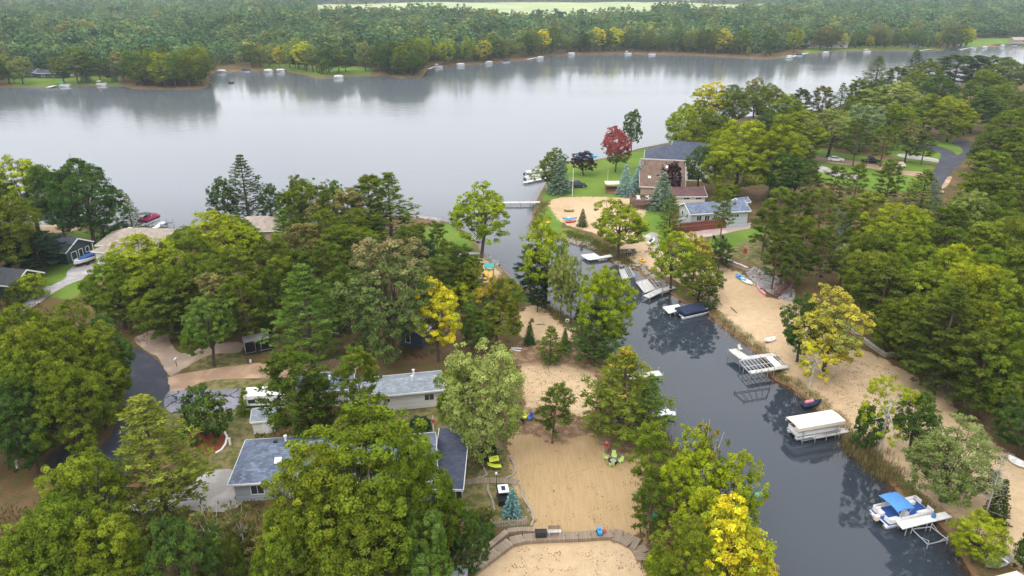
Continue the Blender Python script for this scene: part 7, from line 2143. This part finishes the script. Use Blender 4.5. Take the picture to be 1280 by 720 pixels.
for z_ in (.35, .85): m.box((ln / 2, 0, z_), (ln, .05, .09))
for k in range(int(ln / .26)): m.box((.13 + k * .26, -.05, .6), (.11, .03, 1.05))
place(m.build('rails', M_TIMBER, r), (0, 0, 0), an)
for k in range(5): place(MB().box((ln * k / 4, .03, .62), (.12, .12, 1.25)).build('post', M_TIMBER, r), (0, 0, 0), an)
run('stone_edging', 'pale stone edging wriggling along the left of the yard bed', 'edging', [(599, 570), (602, 580), (606, 588), (609, 594), (603, 597), (596, 598)], .2, 0, .14, M_STONE, part='stones')
run('stone_edging', 'pale stone edging below the path, left of the lamp post', 'edging', [(610, 606), (610, 614), (614, 622), (617, 630), (618, 638), (615, 644)], .2, 0, .14, M_STONE, part='stones')
run('stone_edging', 'curved stone edging between yard and raked sand above the path', 'edging', [(638, 572), (642, 580), (644, 590), (641, 595), (633, 598)], .2, 0, .16, M_STONE, part='stones')
run('stone_edging', 'curved stone edging between the turquoise spruce and the raked sand', 'edging', [(650, 606), (653, 614), (653, 622), (658, 630), (664, 638), (667, 650), (664, 658)], .22, 0, .18, M_STONE, part='stones')
run('stone_edging', 'ring of pale stones round the reddish mulch bed', 'edging', [(281, 541), (284, 547), (282, 556), (277, 563), (270, 567)], .22, 0, .18, M_WHITE, part='stones')
run('stepping_path', 'plank path from the blue house to the raked sand', 'path', [(581, 603), (590, 602), (600, 601), (612, 601), (624, 601), (636, 601), (648, 604)], 1.0, 0, .08, M_WOODG, part='planks')
run('retaining_wall', 'straight pale timber wall ending in a short return below the right hand woods', 'wall', [(1058, 411), (1070, 420), (1082, 429), (1094, 438), (1106, 446), (1118, 445.5)], .35, -.1, .65, M_TIMBER, part='timber', cap=.1, capm=M_DOCK)
run('retaining_wall', 'pale capped wall running down to the grey stone bank', 'wall', [(905, 326), (914, 330), (923, 334), (934, 338)], .35, -.1, .7, M_TIMBER, part='timber', cap=.1, capm=M_DOCK)
r = thing('bank_stairs', 'steps with dark red railings down the grey stone bank', 'stairs', PG(968, 371))
a, b = PG(969, 369), PG(989, 356)
ln = math.hypot(b[0] - a[0], b[1] - a[1]); an = math.atan2(b[1] - a[1], b[0] - a[0]); dzz = 2.0
for k in range(9):
    place(MB().box((ln * (k + .5) / 9, 0, .12 + dzz * (k + .5) / 9), (ln / 9 + .06, 1.3, .1)).build('step', M_WOODB, r), (0, 0, 0), an)
for s in (-1, 1):
    m = MB(); m.tube([(0, s * .7, 1.0), (ln, s * .7, dzz + 1.05)], .055, 6); m.tube([(0, s * .7, .55), (ln, s * .7, dzz + .6)], .04, 6)
    for k in range(6): m.tube([(ln * k / 5, s * .7, dzz * k / 5), (ln * k / 5, s * .7, dzz * k / 5 + 1.02)], .045, 6)
    place(m.build('railing', mat('maroon_paint', (.20, .03, .045), .6), r), (0, 0, 0), an)
run('timber_curb', 'pale timber step at the bend of the stone wall', 'edging', [(1164, 487), (1174, 484), (1183, 480)], .3, 0, .3, M_CREAM, part='timber')


# ------------------------------------------------------------------ loose stone, reeds, bank plants (uncountable)
def stones(name, label, pts, smin, smax, m, seed, kind='stuff', cat='stones'):
    g = np.random.default_rng(seed); mb = MB()
    for x, y, z in pts:
        s = smin + (smax - smin) * g.random() ** 1.6
        mb.ball((x, y, z + s * .15), (s * (.7 + .6 * g.random()), s * (.7 + .6 * g.random()), s * (.45 + .3 * g.random())), 6, 4)
    v = np.array(mb.v); v += g.normal(size=v.shape) * smin * .16; mb.v = [tuple(p) for p in v]
    return tag(mb.build(name, m), label, cat, kind=kind)


def fill_pts(poly, n, seed, z=None):
    g = np.random.default_rng(seed); w = np.array([PG(*p)[:2] for p in poly]); out = []
    lo, hi = w.min(0), w.max(0)
    while len(out) < n:
        q = lo + (hi - lo) * g.random((600, 2)); k = sdf(w, q[:, 0], q[:, 1]) > 0; q = q[k]
        zz = gz_arr(q[:, 0], q[:, 1]); out += [(a, b, c) for (a, b), c in zip(q, zz)]
    return out[:n]


def along_pts(px, n, wd, seed):
    g = np.random.default_rng(seed); p = np.array([PG(*a) for a in px]); out = []
    sl = np.linalg.norm(np.diff(p, axis=0), axis=1); cs = np.concatenate([[0], np.cumsum(sl)])
    for k in range(n):
        s = g.random() * cs[-1]; i = min(np.searchsorted(cs, s, side='right') - 1, len(sl) - 1); q = p[i] + (p[i + 1] - p[i]) * (s - cs[i]) / sl[i]
        x, y = q[0] + g.normal() * wd, q[1] + g.normal() * wd; out.append((x, y, gz(x, y)))
    return out


stones('stone_bank', 'bank of loose grey stones between the beach and the pine slope', fill_pts([(933, 338), (945, 335), (954, 336), (964, 342), (976, 350), (988, 357), (994, 364), (994, 374), (984, 377), (972, 372), (962, 366), (952, 360), (942, 352), (935, 345)], 1500, 3), .13, .30, M_ROCK, 4)
stones('shore_stones', 'pale rock edge along the upper east bank of the channel', along_pts([(703, 297), (712, 301), (724, 304), (736, 305), (742, 310)], 120, .35, 5) + along_pts([(768, 328), (778, 333), (790, 333), (802, 331)], 80, .3, 6) + along_pts([(802, 336), (812, 344), (826, 352), (840, 358)], 90, .35, 7) + along_pts([(664, 285), (664, 293), (672, 297)], 30, .3, 8), .14, .36, M_STONE, 9)
stones('shore_stones', 'flat dark boulders at the tip of the grassy point', along_pts([(608, 320), (614, 324), (621, 329)], 60, .6, 10) + along_pts([(516, 271), (536, 273), (556, 277)], 150, .5, 12), .25, .7, M_ROCK, 11)
r = run('stone_wall', 'broken wall of pale blocks stepping down beside the dark pine', 'wall', [(1145, 445), (1152, 452), (1158, 461), (1164, 469), (1170, 476), (1176, 479)], .5, -.1, .5, M_STONE, part='blocks')
r = run('stone_wall', 'lower stretch of pale block wall at the right beach', 'wall', [(1183, 481), (1188, 489), (1194, 496), (1202, 503), (1210, 502)], .5, -.1, .55, M_STONE, part='blocks')
stones('wall_rubble', 'pale rubble scattered along the block wall of the right beach', along_pts([(1146, 448), (1160, 466), (1172, 478)], 70, .4, 13) + along_pts([(1182, 482), (1194, 498), (1206, 505)], 90, .4, 14), .1, .3, M_STONE, 15)


def blades(name, label, pts, h, w, cols, seed, per=14, r=.35, lean=.35, cat='plants'):
    g = np.random.default_rng(seed); pts = np.array(pts); n = len(pts) * per
    base = np.repeat(pts, per, 0) + np.concatenate([g.normal(size=(n, 2)) * r, np.zeros((n, 1))], 1)
    a = g.random(n) * 6.28; hh = h * (.5 + .8 * g.random(n)); ln = lean * g.random(n)
    d = np.stack([np.cos(a) * ln, np.sin(a) * ln, np.ones(n)], 1); d = nrm(d)
    s = np.stack([-np.sin(a), np.cos(a), np.zeros(n)], 1)
    tip = base + d * hh[:, None]; mid = base + d * hh[:, None] * .55
    V = np.stack([base - [0, 0, .05], mid + s * w, tip, mid - s * w], 1).reshape(-1, 3)
    me = mesh_np(name, V, np.arange(n * 4).reshape(n, 4), M_LEAF, {'vary': ('FACE', g.random(n)), 'turn': ('FACE', np.repeat(g.random(len(pts)), per)), 'hgt': ('FACE', g.random(n))})
    o = link_mesh(name, me); o.color = (*cols[0], 1); o['turn_colour'] = list(cols[1]); o['turn_amount'] = .45; o['turn_top'] = 0.1
    return tag(o, label, cat, kind='stuff')


REED = ((.150, .135, .052), (.21, .155, .07)); BANKG = ((.105, .105, .030), (.20, .15, .06)); TUFT = ((.10, .115, .028), (.19, .155, .06))
blades('reeds', 'tall tan reeds at the water edge beside the tan covered lift', along_pts([(1056, 552), (1066, 563), (1080, 575), (1096, 588), (1112, 600)], 95, .6, 20) + along_pts([(1062, 556), (1090, 572), (1110, 590)], 25, .8, 21), 1.0, .035, REED, 22, per=16)
eb = [(1160, 640), (1148, 632), (1118, 600), (1040, 521), (1022, 506), (1004, 491), (986, 478), (970, 468), (957, 444), (940, 429), (922, 416), (905, 403), (892, 391), (878, 381)]
blades('bank_grass', 'strip of rough brownish grass between the beach and the channel', along_pts(eb, 330, .5, 23), .36, .028, BANKG, 24)
blades('bank_grass', 'greenish weeds along the upper east bank below the beach', along_pts([(706, 291), (722, 296), (738, 302), (752, 310), (762, 316)], 300, .9, 25) + along_pts([(668, 292), (672, 275), (678, 255)], 160, .9, 26) + along_pts([(770, 322), (785, 328)], 80, .9, 27), .5, .03, TUFT, 28)
wb = [(648, 357), (668, 374), (690, 388), (706, 398), (722, 406), (742, 420), (762, 440), (784, 470), (802, 498), (820, 530), (842, 564), (872, 604), (902, 646), (928, 694)]
blades('bank_grass', 'rough grass and weeds along the west bank of the channel', along_pts(wb, 900, 1.0, 29), .45, .028, TUFT, 30)
ug = []
for pl, n, sd in (([(0, 372), (160, 395), (200, 420), (160, 450), (0, 560)], 260, 31), ([(150, 390), (330, 330), (520, 300), (560, 330), (600, 400), (540, 450), (420, 450), (300, 420), (240, 395)], 620, 32), ([(1010, 345), (1060, 352), (1110, 420), (1200, 500), (1290, 540), (1290, 330), (1100, 300), (960, 290)], 900, 33), ([(0, 640), (120, 640), (250, 640), (330, 625), (330, 718), (0, 718)], 320, 34),
                  ([(960, 240), (1160, 240), (1290, 200), (1290, 330), (960, 300)], 300, 35), ([(320, 500), (470, 515), (520, 560), (330, 560)], 120, 36), ([(800, 590), (860, 600), (930, 690), (930, 718), (810, 718)], 260, 37), ([(850, 180), (1000, 165), (1130, 150), (1160, 180), (1000, 195), (900, 240)], 260, 38), ([(570, 430), (640, 430), (650, 520), (600, 600), (560, 520)], 120, 39)):
    ug += fill_pts(pl, n, sd)
blades('undergrowth', 'low weeds, seedlings and fallen leaves under the woods', ug, .42, .07, ((.075, .082, .022), (.16, .095, .04)), 40, per=16, r=.6, lean=1.4)
# fallen leaves and twigs on the open sand
lp = fill_pts([(1040, 440), (1110, 460), (1160, 500), (1200, 560), (1130, 560), (1060, 530), (1020, 495)], 420, 41) + fill_pts([(650, 430), (740, 450), (745, 520), (690, 545), (645, 545), (655, 480)], 420, 42) + fill_pts([(640, 560), (800, 575), (806, 660), (668, 662)], 60, 43) + fill_pts([(650, 685), (790, 690), (800, 718), (620, 718)], 60, 44)
blades('leaf_litter', 'fallen leaves and weed tufts speckling the open sand', lp, .14, .05, ((.19, .135, .07), (.22, .15, .07)), 45, per=5, r=.25, lean=2.2)

# ------------------------------------------------------------------ a label for every tree that was not described by hand
GROUP_PLACE = {
    'oaks massed left of the asphalt bend': 'left of the asphalt bend',
    'bright oaks below the tan roofed house': 'below the tan roofed house',
    'pines and oaks of the left middle woods': 'in the left middle woods',
    'mixed woods of the wooded point': 'on the wooded point',
    'dark pines on the grassy point': 'on the grassy point',
    'trees filling the bottom left corner': 'in the bottom left corner',
    'half bare brush below the concrete drive': 'below the concrete drive',
    'oaks crowded over the blue roofed house': 'over the blue roofed house',
    'woods along the far side of the right hand hill': 'fringing the lake behind the hill',
    'broad crowns on the upper part of the right hand hill': 'high on the hill',
    'pines around the loop road': 'around the loop road',
    'trees on the slope below the loop road': 'below the loop road',
    'dense trees of the lower right woods': 'in the woods above the stone wall'}
ORD = ['leftmost', 'second from left', 'third from left', 'fourth from left', 'fifth from left', 'sixth from left', 'seventh from left', 'eighth from left', 'ninth from left', 'tenth from left']
buckets = {}
for t in TREES:
    if t['label']: continue
    if t['group'] == 'trees in the front row of the far shore':
        t['o']['label'] = f"{t['tone']} {t['words']} in the front row of trees along the far shore"
        continue
    buckets.setdefault((t['group'], t['tone'], t['words']), []).append(t)
for (gname, tone, words), lst in buckets.items():
    lst.sort(key=lambda t: t['px'][0])
    for i, t in enumerate(lst):
        t['o']['label'] = (f"{tone} {words} {GROUP_PLACE[gname]}" + (f", {ORD[i]}" if len(lst) > 1 else ', only one of its colour'))[:200]
# ------------------------------------------------------------------ sky, sun, air, camera
SUN_EL, SUN_AZ = 52.0, 215.0     # azimuth clockwise from +Y
w = bpy.data.worlds.new('World'); S.world = w; w.use_nodes = True
nt = w.node_tree; N = nt.nodes; L = nt.links
bg = N['Background']
sky = N.new('ShaderNodeTexSky'); sky.sky_type = 'NISHITA'; sky.sun_disc = False
sky.sun_elevation = R(SUN_EL); sky.sun_rotation = R(SUN_AZ); sky.dust_density = 4.0; sky.altitude = 300
tc = N.new('ShaderNodeTexCoord')
mp = N.new('ShaderNodeMapping'); mp.inputs['Scale'].default_value = (1, 1, 3.5); L.new(tc.outputs['Generated'], mp.inputs['Vector'])
cl = node_noise(nt, mp.outputs['Vector'], 2.2, 6, 0.55)
cloud = node_mix(nt, node_ramp(nt, cl, 0.3, 0.7), (16.2, 16.6, 17.6), (19.0, 19.1, 19.5))
mixc = node_mix(nt, 0.86, sky.outputs['Color'], cloud)
sz = N.new('ShaderNodeSeparateXYZ'); L.new(tc.outputs['Generated'], sz.inputs[0])
mr = N.new('ShaderNodeMapRange'); mr.inputs['From Min'].default_value = 0.0; mr.inputs['From Max'].default_value = 1.0
mr.inputs['To Min'].default_value = 0.54; mr.inputs['To Max'].default_value = 1.36
L.new(node_math(nt, 'POWER', node_math(nt, 'MAXIMUM', sz.outputs['Z'], 0.0), 0.75), mr.inputs['Value'])
mixc = node_mix(nt, 1.0, mixc, mr.outputs['Result'], 'MULTIPLY')
L.new(mixc, bg.inputs['Color']); bg.inputs['Strength'].default_value = 0.125
sl = bpy.data.lights.new('sun', 'SUN'); sl.energy = 1.5; sl.angle = R(18); sl.color = (1.0, 0.95, 0.88)
so = bpy.data.objects.new('sun', sl); C.objects.link(so)
el, az = R(SUN_EL), R(SUN_AZ)
dv = Vector((math.sin(az) * math.cos(el), math.cos(az) * math.cos(el), math.sin(el)))
so.rotation_euler = dv.to_track_quat('Z', 'Y').to_euler(); so.location = dv * 200

hz = MB().box((0, 2100, 28.5), (8200, 5000, 67)).build('haze', MATS['bark'])
hm = bpy.data.materials.new('hazy_air'); nt2, N2, L2 = nodes_of(hm)
N2.remove(N2['Principled BSDF'])
pv = N2.new('ShaderNodeVolumePrincipled'); pv.inputs['Color'].default_value = (0.80, 0.91, 1.0, 1); pv.inputs['Density'].default_value = 0.00013; pv.inputs['Anisotropy'].default_value = 0.2
L2.new(pv.outputs[0], N2['Material Output'].inputs['Volume'])
hz.data.materials.clear(); hz.data.materials.append(hm)
tag(hz, 'thin pale blue haze over the lake and the far woods', 'haze', kind='stuff')

cam = bpy.data.cameras.new('camera'); co = bpy.data.objects.new('camera', cam); C.objects.link(co)
cam.sensor_width = 36.0; cam.lens = 36.0 * F / 1280.0
cam.clip_start = 0.5; cam.clip_end = 9000
co.location = (0, 0, HC); co.rotation_euler = (R(90) - PITCH, 0, 0)
S.camera = co
S.view_settings.view_transform = 'Standard'; S.view_settings.look = 'None'; S.view_settings.exposure = 0.0; S.view_settings.gamma = 1.0
S.cycles.max_bounces = 6; S.cycles.diffuse_bounces = 3; S.cycles.glossy_bounces = 3; S.cycles.transmission_bounces = 3
S.cycles.transparent_max_bounces = 6; S.cycles.volume_bounces = 0
S.cycles.use_denoising = True
S.cycles.caustics_reflective = False; S.cycles.caustics_refractive = False
